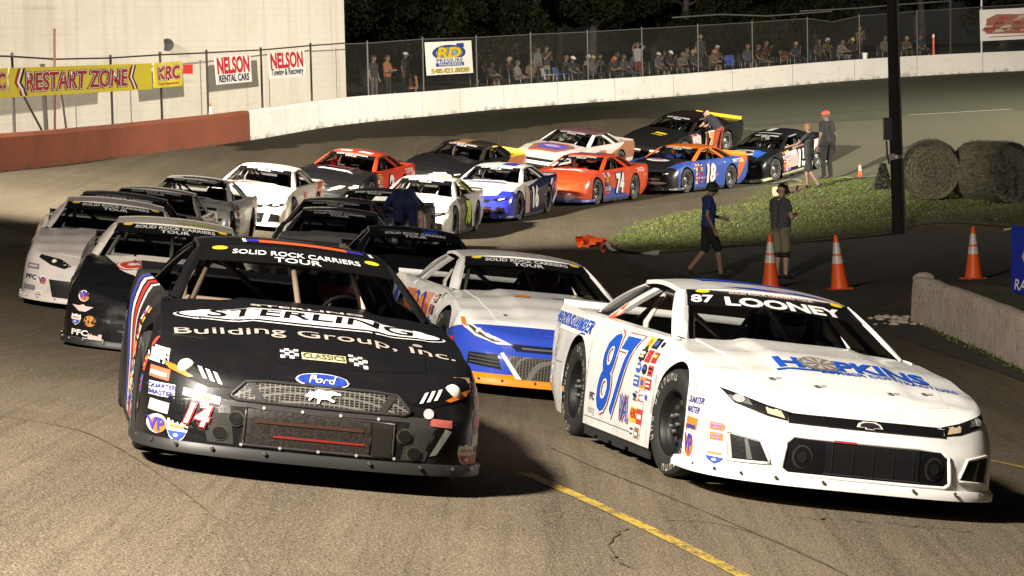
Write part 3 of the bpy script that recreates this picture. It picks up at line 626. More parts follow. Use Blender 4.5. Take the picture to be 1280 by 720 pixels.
# round hay bales
m, t = newmat('hay', .95); co = t.coord(); sp = t.n('SeparateXYZ'); t.l(co, sp.inputs[0]); rad_ = t.math('SQRT', t.math('ADD', t.math('MULTIPLY', sp.outputs[0], sp.outputs[0]), t.math('MULTIPLY', sp.outputs[2], sp.outputs[2])))
sw = t.math('SINE', t.math('ADD', t.math('MULTIPLY', rad_, 60), t.math('MULTIPLY', t.noise(6, 4, co), 14)))
t.l(t.mix(t.ramp(t.math('ADD', t.noise(22, 5, t.scale(co, (1, .25, 1))), t.math('MULTIPLY', sw, .035)), .35, .65), (.026, .024, .012), (.085, .078, .042)), t.b.inputs['Base Color']); t.bump(t.math('ADD', t.noise(35, 4, co), t.math('MULTIPLY', sw, .12)), 1, .05); M_HAY = m
def bale(px, py, rz, ln, rad, label, seed):
    r_ = place('hay_bale', px, py, rz, label, 'hay bale', 'round hay bales on the infield grass')
    rr = random.Random(seed); mb = MB(); n, k = 48, 14; prof = []
    for j in range(k+1):
        u = j/k; prof.append((u*2-1))
    for j, u in enumerate(prof):
        for i in range(n):
            a = 2*math.pi*i/n; q = rad*(1-.1*max(0, abs(u)-.8)*5*.25)*(1+rr.uniform(-.012, .012)); z = q*math.sin(a); z = max(z, -rad*.93)
            mb.v.append((q*math.cos(a), u*ln/2, z))
    for j in range(k):
        for i in range(n): mb.f.append((j*n+i, j*n+(i+1) % n, (j+1)*n+(i+1) % n, (j+1)*n+i)); mb.m.append(0)
    for e, y in ((0, -ln/2), (k, ln/2)):
        rings = [[e*n+i for i in range(n)]]
        for q in (.8, .6, .4, .2):
            b = len(mb.v); s_ = -1 if e == 0 else 1
            for i in range(n):
                a = 2*math.pi*i/n; mb.v.append((q*rad*.95*math.cos(a), y+s_*(.05*(1-q)+rr.uniform(-.012, .012)), max(q*rad*.95*math.sin(a), -rad*.93)))
            rings.append(list(range(b, b+n)))
        for A, B_ in zip(rings, rings[1:]):
            for i in range(n): mb.f.append((A[i], A[(i+1) % n], B_[(i+1) % n], B_[i])); mb.m.append(0)
        mb.f.append(tuple(rings[-1])); mb.m.append(0)
    o = mb.build('bale_body', M_HAY, r_, smooth=True); o.location.z = rad*.92
    # loose straw ends
    mb = MB()
    for _ in range(1400):
        a = rr.uniform(-.3, 3.44); y = rr.uniform(-ln/2, ln/2); p = Vector((rad*math.cos(a), y, rad*math.sin(a)+rad*.92)); d = Vector((math.cos(a)*rr.uniform(.2, 1), rr.uniform(-1, 1), math.sin(a)*.6+rr.uniform(-.4, .4)))*rr.uniform(.03, .08)
        s_ = Vector((-math.sin(a), 0, math.cos(a)))*.006; mb.add([p-s_, p+s_, p+d], [(0, 1, 2)])
    mb.build('loose_straw', M_HAY, r_)
    return r_
bale(1163, 247, R(-8), 1.2, .7, 'round hay bale just right of the utility pole, end facing the track', 3)
bale(1240, 251, R(34), 1.35, .72, 'round hay bale at the right, turned to show its curved side', 9)
bd_ = place('white_board', 1148, 231, 0, 'short white plank leaning on the hay bale by the pole', 'plank'); mb = MB(); mb.bar((-.22, -.15, .28), (.24, -.1, .3), .05, .03, m=0); mb.bar((-.1, -.12, 0), (.12, -.1, .16), .12, .02); mb.build('plank', flat('dull_white_wood', (.35, .33, .28), .7), bd_)
sk = place('marker_stake', 1223, 240, 0, 'thin white stake in front of the right hay bale', 'stake'); mb = MB(); mb.bar((0, 0, 0), (0, 0, .3), .03, .02); mb.lathe([(.02, .3), (0, .34)], n=6); mb.build('stake', flat('dull_white_wood', (.35, .33, .28), .7), sk)
# dark covered thing beside the pole
ru = place('shrub', 1104, 237, 0, 'small dark conical shrub just left of the utility pole', 'shrub'); rr = random.Random(2); mb = MB()
for _ in range(1500):
    z = rr.uniform(0, .62); q = .2*(1-z/.7)+.02; a = rr.uniform(0, 6.28); p = Vector((q*math.cos(a), q*math.sin(a), z)); d = Vector((rr.gauss(0, .03), rr.gauss(0, .03), rr.uniform(.01, .05))); e = Vector((rr.gauss(0, .02), rr.gauss(0, .02), 0)); mb.add([p-e, p+e, p+d], [(0, 1, 2)])
mb.build('foliage', flat('dark_foliage', (.015, .018, .01), .8), ru); mb = MB(); mb.tube([(0, 0, -.05), (0, 0, .55)], [.04, .01], n=6); mb.build('stem', M_DARK, ru)
# traffic cones
CONE = {}
def cone_parts(h):
    if h in CONE: return CONE[h]
    b = MB(); r0, r1 = .15*h/.9, .028; L = lambda z: r0+(r1-r0)*z/h
    b.lathe([(0, h), (r1*.7, h), (r1, h-.01)]+[(L(h*u), h*u) for u in (.85, .7, .55, .4, .25, .1)]+[(r0, .035)], n=24)
    s = .19*h/.9; b.lathe([(r0, .035), (s*1.05, .034)], n=4)
    mbb = MB(); k = s; c = .03; pts = [(-k, -k+c), (-k+c, -k), (k-c, -k), (k, -k+c), (k, k-c), (k-c, k), (-k+c, k), (-k, k-c)]
    mbb.add([(x, y, 0) for x, y in pts]+[(x*.97, y*.97, .035) for x, y in pts], [tuple(range(8))[::-1], tuple(range(8, 16))]+[(i, (i+1) % 8, (i+1) % 8+8, i+8) for i in range(8)])
    co = MB(); e = .003
    for u0, u1 in ((.48, .62), (.66, .86)): co.lathe([(L(h*u0)+e, h*u0), (L(h*(u0+u1)/2)+e, h*(u0+u1)/2), (L(h*u1)+e, h*u1)], n=24)
    CONE[h] = (b.mesh('cone_body', [P((.78, .1, .01), 'orange_pvc')], True), mbb.mesh('cone_base', [P((.5, .07, .012), 'dirty_orange_pvc')]), co.mesh('reflective_collar', [flat('reflective_white', (.55, .5, .46), .35)], True)); return CONE[h]
def cone(px, py, h, label, tilt=0):
    r_ = place('traffic_cone', px, py, random.uniform(0, 1.5), label, 'cone', 'orange traffic cones'); r_.rotation_euler.y = tilt
    for nm, me in zip(('cone_body', 'cone_base', 'reflective_collar'), cone_parts(h)): link(nm, me, r_)
cone(963.5, 361, .92, 'tall orange cone close beside the man in the headset'); cone(1050, 362, .92, 'tall orange cone standing alone in the dark lane right of the headset man', R(-4)); cone(1217, 349, .92, 'tall orange cone beyond the low concrete barrier')
cone(1075, 220.5, .36, 'tiny orange and white cone far off at the grass edge')
# cone on the bank behind the brown wall
q = on_curve(263, 142, .45)[0]; cn = empty('traffic_cone', (q[0], q[1], bank_z(q[0], q[1])), 0, 'faded orange cone on the bank against the white building', 'cone', 'orange traffic cones')
for nm, me in zip(('cone_body', 'cone_base', 'reflective_collar'), cone_parts(.7)): link(nm, me, cn)
# low concrete barrier at the pit entry
def barrier():
    pts = [hit(1148, 400), hit(1172, 409), hit(1230, 433), hit(1285, 459), hit(1350, 489), hit(1450, 530)]
    L = smooth_line([tuple(p[:2]) for p in pts], 8); o0 = Vector((L[0][0], L[0][1], tz1(*L[0]))); r_ = empty('concrete_barrier', tuple(o0), 0, 'low rough concrete barrier with a rounded end at the right', 'barrier')
    tg = np.gradient(L, axis=0); tg /= np.linalg.norm(tg, axis=1)[:, None]; n = np.stack([-tg[:, 1], tg[:, 0]], 1)
    prof = [(-.17, -.1), (-.16, .15), (-.14, .5), (-.12, .62), (-.06, .66), (.06, .66), (.12, .62), (.15, .3), (.17, -.1)]; mb = MB(); rr = random.Random(1)
    K = len(prof)
    for i in range(len(L)):
        s_ = 1.0 if i > 1 else (.9 if i == 1 else .62)
        for a, z in prof:
            p = L[i]+n[i]*a*s_; mb.v.append((p[0]-o0.x+rr.uniform(-.008, .008), p[1]-o0.y+rr.uniform(-.008, .008), tz1(*L[i])-o0.z+z*(1 if i > 1 else (.98 if i == 1 else .86))+rr.uniform(-.01, .01)))
    for i in range(len(L)-1):
        for j in range(K-1): mb.f.append((i*K+j, i*K+j+1, (i+1)*K+j+1, (i+1)*K+j)); mb.m.append(0)
    mb.f += [tuple(range(K)), tuple((len(L)-1)*K+j for j in range(K))[::-1]]; mb.m += [0, 0]
    m, t = newmat('old_concrete', .9); co = t.coord(); c = t.mix(t.ramp(t.noise(2.5, 6, co), .3, .7), (.48, .39, .32), (.64, .54, .45)); c = t.mix(t.math('MULTIPLY', t.ramp(t.noise(12, 5, co), .58, .7), .8), c, (.12, .085, .06))
    t.l(c, t.b.inputs['Base Color']); t.bump(t.math('ADD', t.noise(9, 5, co), t.noise(45, 3, co)), 1, .05)
    mb.build('barrier_body', m, r_, ang=50)
    mb = MB()
    for sg in range(7): # rounded lump at the end
        a = sg/6*math.pi/2; 
    mb.lathe([(.17*math.sin(a), .1*math.cos(a)) for a in np.linspace(0, math.pi, 9)], (.1, .1, .6), n=16); mb.build('broken_cap', m, r_, smooth=True)
    mb = MB()
    for k in range(60):
        x, y = rr.uniform(-.75, .5), rr.uniform(-.7, .5); s_ = rr.uniform(.02, .09); zz = tz1(o0.x+x, o0.y+y)-o0.z
        mb.lathe([(0, s_*.7), (s_*rr.uniform(.6, .9), s_*.5), (s_, 0), (s_*.8, -.03)], (x, y, zz), n=6)
    mm = mb.build('rubble', m); mm.location = o0; tag(mm, 'loose concrete rubble round the rounded end of the low barrier', 'rubble', kind='stuff')
barrier()
# blue banner on a stake at the right edge
q = hit(1263, 368); q2 = hit(1330, 378); st = empty('banner_stake', tuple(q), 0, 'pale wooden stake holding the blue banner', 'stake'); mb = MB(); sc = F/np.dot(q-np.array([0, 0, CAM_Z]), CF)
hh = 90/sc; mb.bar((0, 0, -.1), (0, 0, hh), .06, .04); mb.bar((-.1, 0, hh-.11), (.05, 0, hh-.09), .02, .02); mb.build('stake', flat('raw_timber', (.5, .38, .2), .7), st)
e0 = q+np.array([.02, -.03, 3/sc]); e1 = q2+np.array([0, -.03, 3/sc]); up = np.array([0, 0, 84/sc])
it = out_text('RA', .17, .13, .16, WHT, None, None, shear=.3)+[(('poly', [(.3+.09*math.cos(a), .56+.12*math.sin(a)) for a in np.linspace(0, 6.2, 24)]), (.65, .48, .06)), (('poly', [(.3+.065*math.cos(a), .56+.085*math.sin(a)) for a in np.linspace(0, 6.2, 24)]), (.015, .03, .3)), (('poly', [(.2, .55), (.28, .7), (.36, .66), (.3, .6), (.36, .5), (.3, .42)]), (.65, .48, .06)), (('poly', [(.3, .82), (.36, .76), (.5, .86), (.46, .9)]), RED)]
board('track_banner', 'deep blue banner with yellow emblem cut off by the right edge', 'banner', [e0, e1, e1+up, e0+up], it, flat('blue_vinyl', (.015, .03, .32), .4))
# debris at the tip of the grass island
db = place('crushed_barrel', 740, 309, R(20), 'crushed orange plastic barrel lying at the tip of the island', 'barrel'); mb = MB(); rr = random.Random(3)
for j in range(9):
    for i in range(16):
        a = 2*math.pi*i/16; q = .17*(1+.25*math.sin(a*3+j)+rr.uniform(-.08, .08)); mb.v.append((-.28+j*.07+rr.uniform(-.015, .015), q*math.cos(a)*1.2, max(0, .12+q*math.sin(a)*(.85-.06*j))))
for j in range(8):
    for i in range(16): mb.f.append((j*16+i, j*16+(i+1) % 16, (j+1)*16+(i+1) % 16, (j+1)*16+i)); mb.m.append(0)
mb.build('shell', P((.7, .09, .015), 'orange_barrel_plastic'), db, ang=40); mb = MB(); mb.lathe([(.19, 0), (.22, .02), (.2, .05), (.16, .05)], (.3, 0, .02), n=18); mb.build('rim', P((.5, .06, .012), 'scuffed_orange'), db)
db = place('torn_panel', 789, 317, R(-8), 'torn white body panel lying on the dark lane by the island', 'car panel'); mb = MB(); N = 14
for i in range(N+1):
    u = i/N
    for j in range(5): v = j/4; mb.v.append((-.55+1.1*u, -.3+.6*v*(1-.5*u), .03+.16*math.exp(-((u-.06)/.07)**2)+.05*math.sin(u*5+v*2)+rr.uniform(0, .015)))
for i in range(N):
    for j in range(4): mb.f.append((i*5+j, (i+1)*5+j, (i+1)*5+j+1, i*5+j+1)); mb.m.append(0)
mb.build('panel', P((.6, .57, .52), 'scuffed_white'), db); mb = MB(); mb.box((-.56, -.12, .04), (-.5, .05, .24)); mb.build('bracket', P(RED), db)
# wooden sleeper and kerb at the island edge
kb = place('timber_sleeper', 988, 241, R(58), 'pale timber sleeper set on the island edge', 'timber'); mb = MB(); mb.box((-.7, -.12, -.05), (.7, .12, .18)); mb.box((-.72, -.13, .02), (-.66, .13, .17)); mb.build('sleeper', flat('pale_timber', (.3, .23, .15), .85), kb)
strip('kerb_line', [hit(x, y) for x, y in ((965, 231), (1000, 227.5), (1050, 224), (1100, 222))], .14, flat('pale_kerb', (.32, .3, .24), .8), .05)
# small odds and ends on the far wall
q, _, i = on_curve(1167, 66, .2); b = empty('marker_post', (q[0], q[1], tz1(*WL[i])+WH), 0, 'orange and white striped marker standing on the white wall', 'marker'); mb = MB(); mb.tube([(0, 0, 0), (0, 0, .95)], .05, n=10); mb.build('tube', P((.6, .12, .05), 'faded_orange'), b); mb = MB(); mb.lathe([(.052, .8), (.055, .8), (.055, .92), (0, .97)], n=10); mb.build('cap', P(WHT), b)
q, _, i = on_curve(1081, 71, .2); b = empty('paint_bucket', (q[0], q[1], tz1(*WL[i])+WH), 0, 'small white bucket standing on top of the white wall', 'bucket'); mb = MB(); mb.lathe([(0, 0), (.1, 0), (.13, .26), (.14, .26), (.14, .28), (.12, .28), (.1, .05), (0, .05)], n=16); mb.build('pail', P(WHT), b); mb = MB(); mb.tube([(-.13, 0, .25), (-.06, -.1, .2), (.06, -.1, .2), (.13, 0, .25)], .008, n=5); mb.build('handle', M_METAL, b)

# ------------------------------------------------------------------ trees behind the bank
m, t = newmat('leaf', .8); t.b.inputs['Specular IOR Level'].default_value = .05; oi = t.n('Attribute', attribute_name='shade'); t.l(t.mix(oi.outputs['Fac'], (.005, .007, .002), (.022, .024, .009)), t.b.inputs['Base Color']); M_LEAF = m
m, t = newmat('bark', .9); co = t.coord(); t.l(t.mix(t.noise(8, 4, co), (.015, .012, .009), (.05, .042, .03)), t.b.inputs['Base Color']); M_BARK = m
def tree_mesh(seed, h, rad, n):
    rr = np.random.default_rng(seed); mb = MB(); pts = []; x = y = 0
    for k in range(7): pts.append((x, y, h*.85*k/6)); x += rr.normal(0, .12); y += rr.normal(0, .12)
    mb.tube(pts, [.24, .2, .17, .14, .11, .08, .04], n=8); cl = []
    for k in range(16):
        u = rr.uniform(.16, .95); b = Vector(pts[min(5, int(u*6))]); a = rr.uniform(0, 6.28); L = rad*rr.uniform(.45, 1)*(1.15-.6*abs(u-.45)); e = b+Vector((L*math.cos(a), L*math.sin(a), rr.uniform(.2, 1.4)))
        mb.tube([b, (b+e)/2+Vector((0, 0, .2)), e], [.07, .045, .015], n=5); cl += [(e, rad*rr.uniform(.28, .5)), ((b+e)/2, rad*rr.uniform(.22, .4))]
    tr = mb.mesh('trunk', [M_BARK], True); k = n//len(cl); V = []; sh = []
    for c, q in cl:
        d = rr.normal(0, 1, (k, 3)); d /= np.linalg.norm(d, axis=1)[:, None]; p = np.array(c)+d*q*rr.uniform(.35, 1, (k, 1))**.6*np.array([1, 1, .75])
        u = rr.normal(0, .05, (k, 3)); v = rr.normal(0, .05, (k, 3)); V.append(np.stack([p-u, p+v, p+u, p-v], 1)); sh.append(np.repeat(np.clip(rr.uniform(0, 1)*.6+rr.uniform(0, .4, k), 0, 1), 4))
    V = np.concatenate(V); me = bpy.data.meshes.new('crown'); me.from_pydata(V.reshape(-1, 3).tolist(), [], np.arange(len(V)*4).reshape(-1, 4).tolist()); me.materials.append(M_LEAF)
    a = me.attributes.new('shade', 'FLOAT', 'POINT'); a.data.foreach_set('value', np.concatenate(sh).astype(np.float32)); me.update(); return tr, me
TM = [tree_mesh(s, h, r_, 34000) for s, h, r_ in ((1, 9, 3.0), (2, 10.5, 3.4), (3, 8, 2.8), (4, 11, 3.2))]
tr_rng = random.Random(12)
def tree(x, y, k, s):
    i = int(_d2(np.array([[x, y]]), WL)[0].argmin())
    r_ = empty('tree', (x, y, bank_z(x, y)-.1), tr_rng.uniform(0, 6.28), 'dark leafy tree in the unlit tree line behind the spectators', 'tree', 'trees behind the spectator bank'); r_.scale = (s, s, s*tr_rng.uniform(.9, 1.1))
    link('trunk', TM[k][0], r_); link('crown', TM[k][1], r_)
LO = offset(9.5); L2_ = offset(15)
prev = None; n_ = 0
for arr, gap in ((LO, 4.4), (L2_, 4.6)):
    prev = None
    for p in arr:
        if p[1] < 104 or p[0] < -9 or p[0] > 42: continue
        if prev is not None and np.linalg.norm(p-prev) < gap: continue
        prev = p; tree(p[0]+tr_rng.uniform(-.7, .7), p[1]+tr_rng.uniform(-1, 1), n_ % 4, tr_rng.uniform(.85, 1.15)); n_ += 1
# ================================================================== RACE CARS
WB = 1.335; AR = .40; AZ = .33
def ip(x, xs, ys):
    i = max(0, min(len(xs)-2, int(np.searchsorted(xs, x))-1)); t = min(1, max(0, (x-xs[i])/(xs[i+1]-xs[i]))); t = t*t*(3-2*t)*.5+t*.5; return ys[i]+(ys[i+1]-ys[i])*t
def zs_(x): return ip(x, [-2.5, -2.3, -1.335, -.2, .72, 1.335, 1.75, 2.05, 2.32], [.925, .92, .895, .87, .857, .80, .725, .65, .56])
def ws_s(x): return ip(x, [-2.5, -1.335, -.2, .6, 1.335, 1.75], [.83, .87, .845, .84, .865, .87])
def wm_s(x): return ip(x, [-2.5, -2.0, -1.335, -.2, 1.335, 1.75], [.88, .93, .965, .95, .965, .965])
def wb_s(x): return ip(x, [-2.5, -1.335, -.2, 1.335, 1.75], [.86, .95, .955, .965, .965])
def side_ctrl(x):
    zb = .13 if x > -2.0 else .13+(-2.0-x)*.38
    zs = zs_(x)
    return [(x, wb_s(x), zb), (x, wm_s(x), .36), (x, wm_s(x)-.012, zs-.2), (x, ws_s(x)+.035, zs-.05), (x, ws_s(x), zs)]
def nose_ctrl(th):
    def se(x0, a, b, n): return (x0+a*max(0, math.sin(th))**(2/n), b*max(0, math.cos(th))**(2/n))
    b0 = se(1.75, .73, .965, 3.1); b1 = se(1.75, .72, .965, 3.0); b2 = se(1.75, .70, .95, 2.8); b3 = se(1.75, .645, .905, 2.6); b4 = se(1.75, .575, .87, 2.5)
    zs = zs_(b4[0])
    return [(*b0, .125), (*b1, .34), (*b2, zs-.17), (*b3, zs-.04), (*b4, zs)]
def tail_ctrl(x, y):
    return [(x+.1, y*.98, .32), (x+.03, y*1.0, .45), (x, y, .7), (x+.01, y*.97, .88), (x+.05, y*.95, .925)]
def cat_(c, n):                    # catmull-rom through the control column
    c = [np.array(p) for p in c]; c = [2*c[0]-c[1]]+c+[2*c[-1]-c[-2]]; out = []
    for i in range(1, len(c)-2):
        for k in range(n):
            t = k/n; a, b, d, e = c[i-1:i+3]; out.append(.5*((2*b)+(-a+d)*t+(2*a-5*b+4*d-e)*t*t+(-a+3*b-3*d+e)*t**3))
    out.append(c[-2]); return np.array(out)
def column(ctrl, zlow=None):
    p = cat_(ctrl, 8); n = 15
    z0 = p[0][2] if zlow is None else zlow; z1 = p[-1][2]; d = np.concatenate([[0], np.cumsum(np.linalg.norm(np.diff(p, axis=0), axis=1))])
    s0 = float(np.interp(z0, p[:, 2], d)); u = np.linspace(s0, d[-1], n)
    return np.stack([np.interp(u, d, p[:, k]) for k in range(3)], 1)
stations = [('n', th) for th in np.linspace(math.pi/2, 0, 26)]
xs_ = set(np.round(np.linspace(1.74, -2.35, 52), 4))
cols = [column(nose_ctrl(th)) for k, th in stations]; NN = len(cols)
sx = []
for xw in (WB, -WB):
    for a in np.linspace(0, math.pi, 25): sx.append((round(xw+AR*math.cos(a), 4), 1))
for x in xs_:
    if all(abs(x-xw) > AR+.02 for xw in (WB, -WB)): sx.append((x, 0))
for xw in (WB, -WB): sx += [(xw+AR+.0006, 0), (xw-AR-.0006, 0)]
sx.sort(reverse=True)
for x, arch in sx:
    if arch:
        xw = WB if x > 0 else -WB; cols.append(column(side_ctrl(x), AZ+.405*math.sqrt(max(0, 1-((x-xw)/AR)**2))))
    else: cols.append(column(side_ctrl(x)))
for y in (.86, .8, .6, .3, 0): cols.append(column(tail_ctrl(-2.5-.04*(1-y), y)))
half = np.array(cols)              # nose centre -> right... (y>0 here, mirrored below)
LEFT = half; RIGHT = half*np.array([1, -1, 1])
shx = half[:, -1, :]               # shoulder line
def zlid(x, y):
    i = np.argsort(shx[:, 0]); w_ = float(np.interp(x, shx[i, 0], shx[i, 1])); z = zs_(x) if x > -2.35 else .925
    c = ip(x, [-2.5, -1.6, .72, 1.5, 2.1, 2.32], [.0, .02, .03, .04, .03, .012]); q = min(1, abs(y)/max(w_, .05))
    return z+c*(1-q**2.6)
def build_body():
    mb = MB(); n = half.shape[1]; nc = len(half)
    for side, Pn in ((1, LEFT), (-1, RIGHT)):
        b = len(mb.v); mb.v += [tuple(map(float, p)) for c in Pn for p in c]
        for i in range(nc-1):
            for j in range(n-1):
                q = (b+i*n+j, b+(i+1)*n+j, b+(i+1)*n+j+1, b+i*n+j+1); mb.f.append(q if side > 0 else q[::-1]); mb.m.append(0)
        # arch lips: short inward returns
        for xw in (WB, -WB):
            idx = [i for i in range(NN, nc) if abs(half[i, 0, 0]-xw) <= AR+1e-4 and half[i, 0, 2] > AZ-.01]
            b2 = len(mb.v)
            for i in idx: p = Pn[i][0]; mb.v += [tuple(map(float, p)), (float(p[0]), float(p[1]-side*.22), float(p[2]))]
            for k in range(len(idx)-1): mb.f.append((b2+2*k, b2+2*k+1, b2+2*k+3, b2+2*k+2)); mb.m.append(1)
    # lid rows
    def lid(ids, K=14):
        b = len(mb.v)
        for i in ids:
            x, y, z = half[i, -1]
            for k in range(K+1):
                yy = y*(2*k/K-1); mb.v.append((float(x), float(yy), float(zlid(x, yy) if 0 < k < K else z)))
        for a in range(len(ids)-1):
            for k in range(K): mb.f.append((b+a*(K+1)+k, b+a*(K+1)+k+1, b+(a+1)*(K+1)+k+1, b+(a+1)*(K+1)+k)); mb.m.append(0)
    front = [i for i in range(nc) if shx[i, 0] > .74]; rear = [i for i in range(nc) if shx[i, 0] < -1.6]
    lid(front); lid(rear)
    mid = [i for i in range(nc) if -1.72 < shx[i, 0] < .86]
    for side in (1, -1):          # door tops
        b = len(mb.v)
        for i in mid: x, y, z = half[i, -1]; mb.v += [(float(x), float(y*side), float(z)), (float(x), float((y-.05)*side), float(z+.012)), (float(x), float((y-.075)*side), float(z-.12))]
        for a in range(len(mid)-1):
            for k in range(2): mb.f.append((b+3*a+k, b+3*a+k+1, b+3*a+k+4, b+3*a+k+3)); mb.m.append(0)
    return mb
BODY = build_body()
def fin(mb, name, nm, ang=38):
    me = mb.mesh(name, [None]*nm, True); bm = bmesh.new(); bm.from_mesh(me); bmesh.ops.remove_doubles(bm, verts=bm.verts, dist=.0004); bmesh.ops.dissolve_degenerate(bm, edges=bm.edges, dist=.0002); bmesh.ops.recalc_face_normals(bm, faces=bm.faces); bm.to_mesh(me); bm.free(); me.set_sharp_from_angle(angle=R(ang)); return me
ME_BODY = fin(BODY, 'body', 2)
# hood panel
mb = MB(); NX, NY = 26, 22
def hoodw(x): return ip(x, [.78, 1.4, 2.16], [.69, .66, .60])
def zhood(x, y):
    u = abs(y)/hoodw(x); bul = .022*max(0, 1-max(0, (u-.55)/.12)) if u > .55 else .022
    bul *= ip(x, [.78, 1.2, 1.9, 2.16], [1, 1, .75, .0]); return zlid(x, y)+.005+bul
for i in range(NX+1):
    xb = .8+(2.2-.8)*i/NX
    for j in range(NY+1):
        v = j/NY*2-1; x = xb-.09*abs(v)**2.2*(i/NX)**2; y = v*hoodw(x); mb.v.append((x, y, zhood(x, y)))
for i in range(NX):
    for j in range(NY): mb.f.append((i*(NY+1)+j, (i+1)*(NY+1)+j, (i+1)*(NY+1)+j+1, i*(NY+1)+j+1)); mb.m.append(0)
edge = [i*(NY+1) for i in range(NX+1)]+[NX*(NY+1)+j for j in range(1, NY+1)]+[i*(NY+1)+NY for i in range(NX-1, -1, -1)]+[j for j in range(NY-1, 0, -1)]
b = len(mb.v); mb.v += [(mb.v[k][0], mb.v[k][1]*1.002, mb.v[k][2]-.012) for k in edge]
for a in range(len(edge)): c = (a+1) % len(edge); mb.f.append((edge[a], edge[c], b+c, b+a)); mb.m.append(0)
ME_HOOD = fin(mb, 'hood', 1, 30)
# roof
RF, RB_ = .02, -1.02
def zroof(x, y): u = (x-RB_)/(RF-RB_); return 1.165+.045*(1-(abs(y)/.6)**2.4)+.028*math.sin(math.pi*min(1, max(0, u)))+.02*(1-u)
def wroof(x): return ip(x, [RB_, RF], [.575, .6])
mb = MB()
for i in range(17):
    u = i/16
    for j in range(19):
        v = j/18*2-1; x = RF+(RB_-RF)*u+.10*(1-abs(v)**2)*(1-u)-.05*(1-v*v)*u; y = v*wroof(x); mb.v.append((x, y, zroof(max(RB_, min(RF, x)), y)))
for i in range(16):
    for j in range(18): mb.f.append((i*19+j, i*19+j+1, (i+1)*19+j+1, (i+1)*19+j)); mb.m.append(0)
edge = [j for j in range(19)]+[i*19+18 for i in range(1, 17)]+[16*19+j for j in range(17, -1, -1)]+[i*19 for i in range(15, 0, -1)]
b = len(mb.v); mb.v += [(mb.v[k][0]*1.004, mb.v[k][1]*1.015, mb.v[k][2]-.03) for k in edge]
for a in range(len(edge)): c = (a+1) % len(edge); mb.f.append((edge[a], edge[c], b+c, b+a)); mb.m.append(0)
ME_ROOF = fin(mb, 'roof', 1, 50)
# pillars: ruled strips between the window edges, one mesh each
WSB = (.74, .765, .868); WST = (.02, .6, 1.155)
def pillar(f0, f1, r0, r1, s, bow, th=.03):
    mb = MB(); n = 8; f0, f1, r0, r1 = [np.array(p)*[1, s, 1] for p in (f0, f1, r0, r1)]
    for i in range(n+1):
        t = i/n; q = 4*t*(1-t)*bow; o_ = np.array([0, s*q*.8, q*.8]); a_, b_ = f0+(f1-f0)*t+o_, r0+(r1-r0)*t+o_; m_ = (a_+b_)/2+np.array([0, s*.006, .004]); inn = np.array([0, -s*th, -th*.4])
        mb.v += [tuple(map(float, p)) for p in (a_, m_, b_, b_+inn, a_+inn)]
    for i in range(n):
        for j in range(5): k = (j+1) % 5; mb.f.append((i*5+j, i*5+k, i*5+5+k, i*5+5+j)); mb.m.append(0)
    mb.f += [(0, 1, 2, 3, 4), tuple(n*5+k for k in range(5))]; mb.m += [0, 0]
    return fin(mb, 'pillar', 1, 50)
ME_PILLARS = [pillar(*q, s, bw) for s in (1, -1) for q, bw in ((((.76, .752, .865), (.05, .585, 1.172), (.62, .805, .872), (-.07, .622, 1.142)), .012), (((-1.0, .808, .885), (-.5, .618, 1.142), (-1.2, .795, .888), (-.68, .612, 1.145)), .008), (((-1.58, .757, .903), (-1.0, .59, 1.15), (-1.78, .70, .912), (-1.06, .555, 1.172)), .02))]
# glass
def sheet(A, B_, C, D, bow, n=10, inset=0):   # A,B bottom right..left ; C,D top left..right; bow forward
    mb = MB(); A, B_, C, D = map(np.array, (A, B_, C, D))
    for i in range(n+1):
        u = i/n
        for j in range(5):
            v = j/4; p = (A*(1-u)+B_*u)*(1-v)+(D*(1-u)+C*u)*v; q = 1-(2*u-1)**2; mb.v.append((p[0]+bow*q*(1-.4*v), p[1], p[2]+bow*.28*q))
    for i in range(n):
        for j in range(4): mb.f.append((i*5+j, (i+1)*5+j, (i+1)*5+j+1, i*5+j+1)); mb.m.append(0)
    return mb
ME_WIND = sheet((.75, -.755, .862), (.75, .755, .862), (.035, .59, 1.165), (.035, -.59, 1.165), .11).mesh('windshield', [M_GLASS], True)
ME_REAR = sheet((-1.72, -.70, .91), (-1.72, .70, .91), (-1.02, .56, 1.17), (-1.02, -.56, 1.17), -.05).mesh('rear_window', [M_GLASS], True)
mb = MB()
ME_QW = []
for s in (1, -1): mb = MB(); mb.add([(-1.14, s*.785, .885), (-1.6, s*.748, .903), (-1.03, s*.582, 1.145), (-.66, s*.60, 1.14)], [(0, 1, 2, 3) if s < 0 else (3, 2, 1, 0)]); ME_QW.append(mb.mesh('quarter_window', [flat('dark_plastic_window', (.012, .012, .013), .15)]))
def wpt(u, v, e=.006):            # point on the windscreen, u 0..1 car right->left, v 0 bottom..1 top
    A, B_, C, D = map(np.array, ((.75, -.755, .862), (.75, .755, .862), (.035, .59, 1.165), (.035, -.59, 1.165))); p = (A*(1-u)+B_*u)*(1-v)+(D*(1-u)+C*u)*v; q = 1-(2*u-1)**2
    return np.array([p[0]+.11*q*(1-.4*v)+e*.4, p[1], p[2]+.11*.28*q+e])
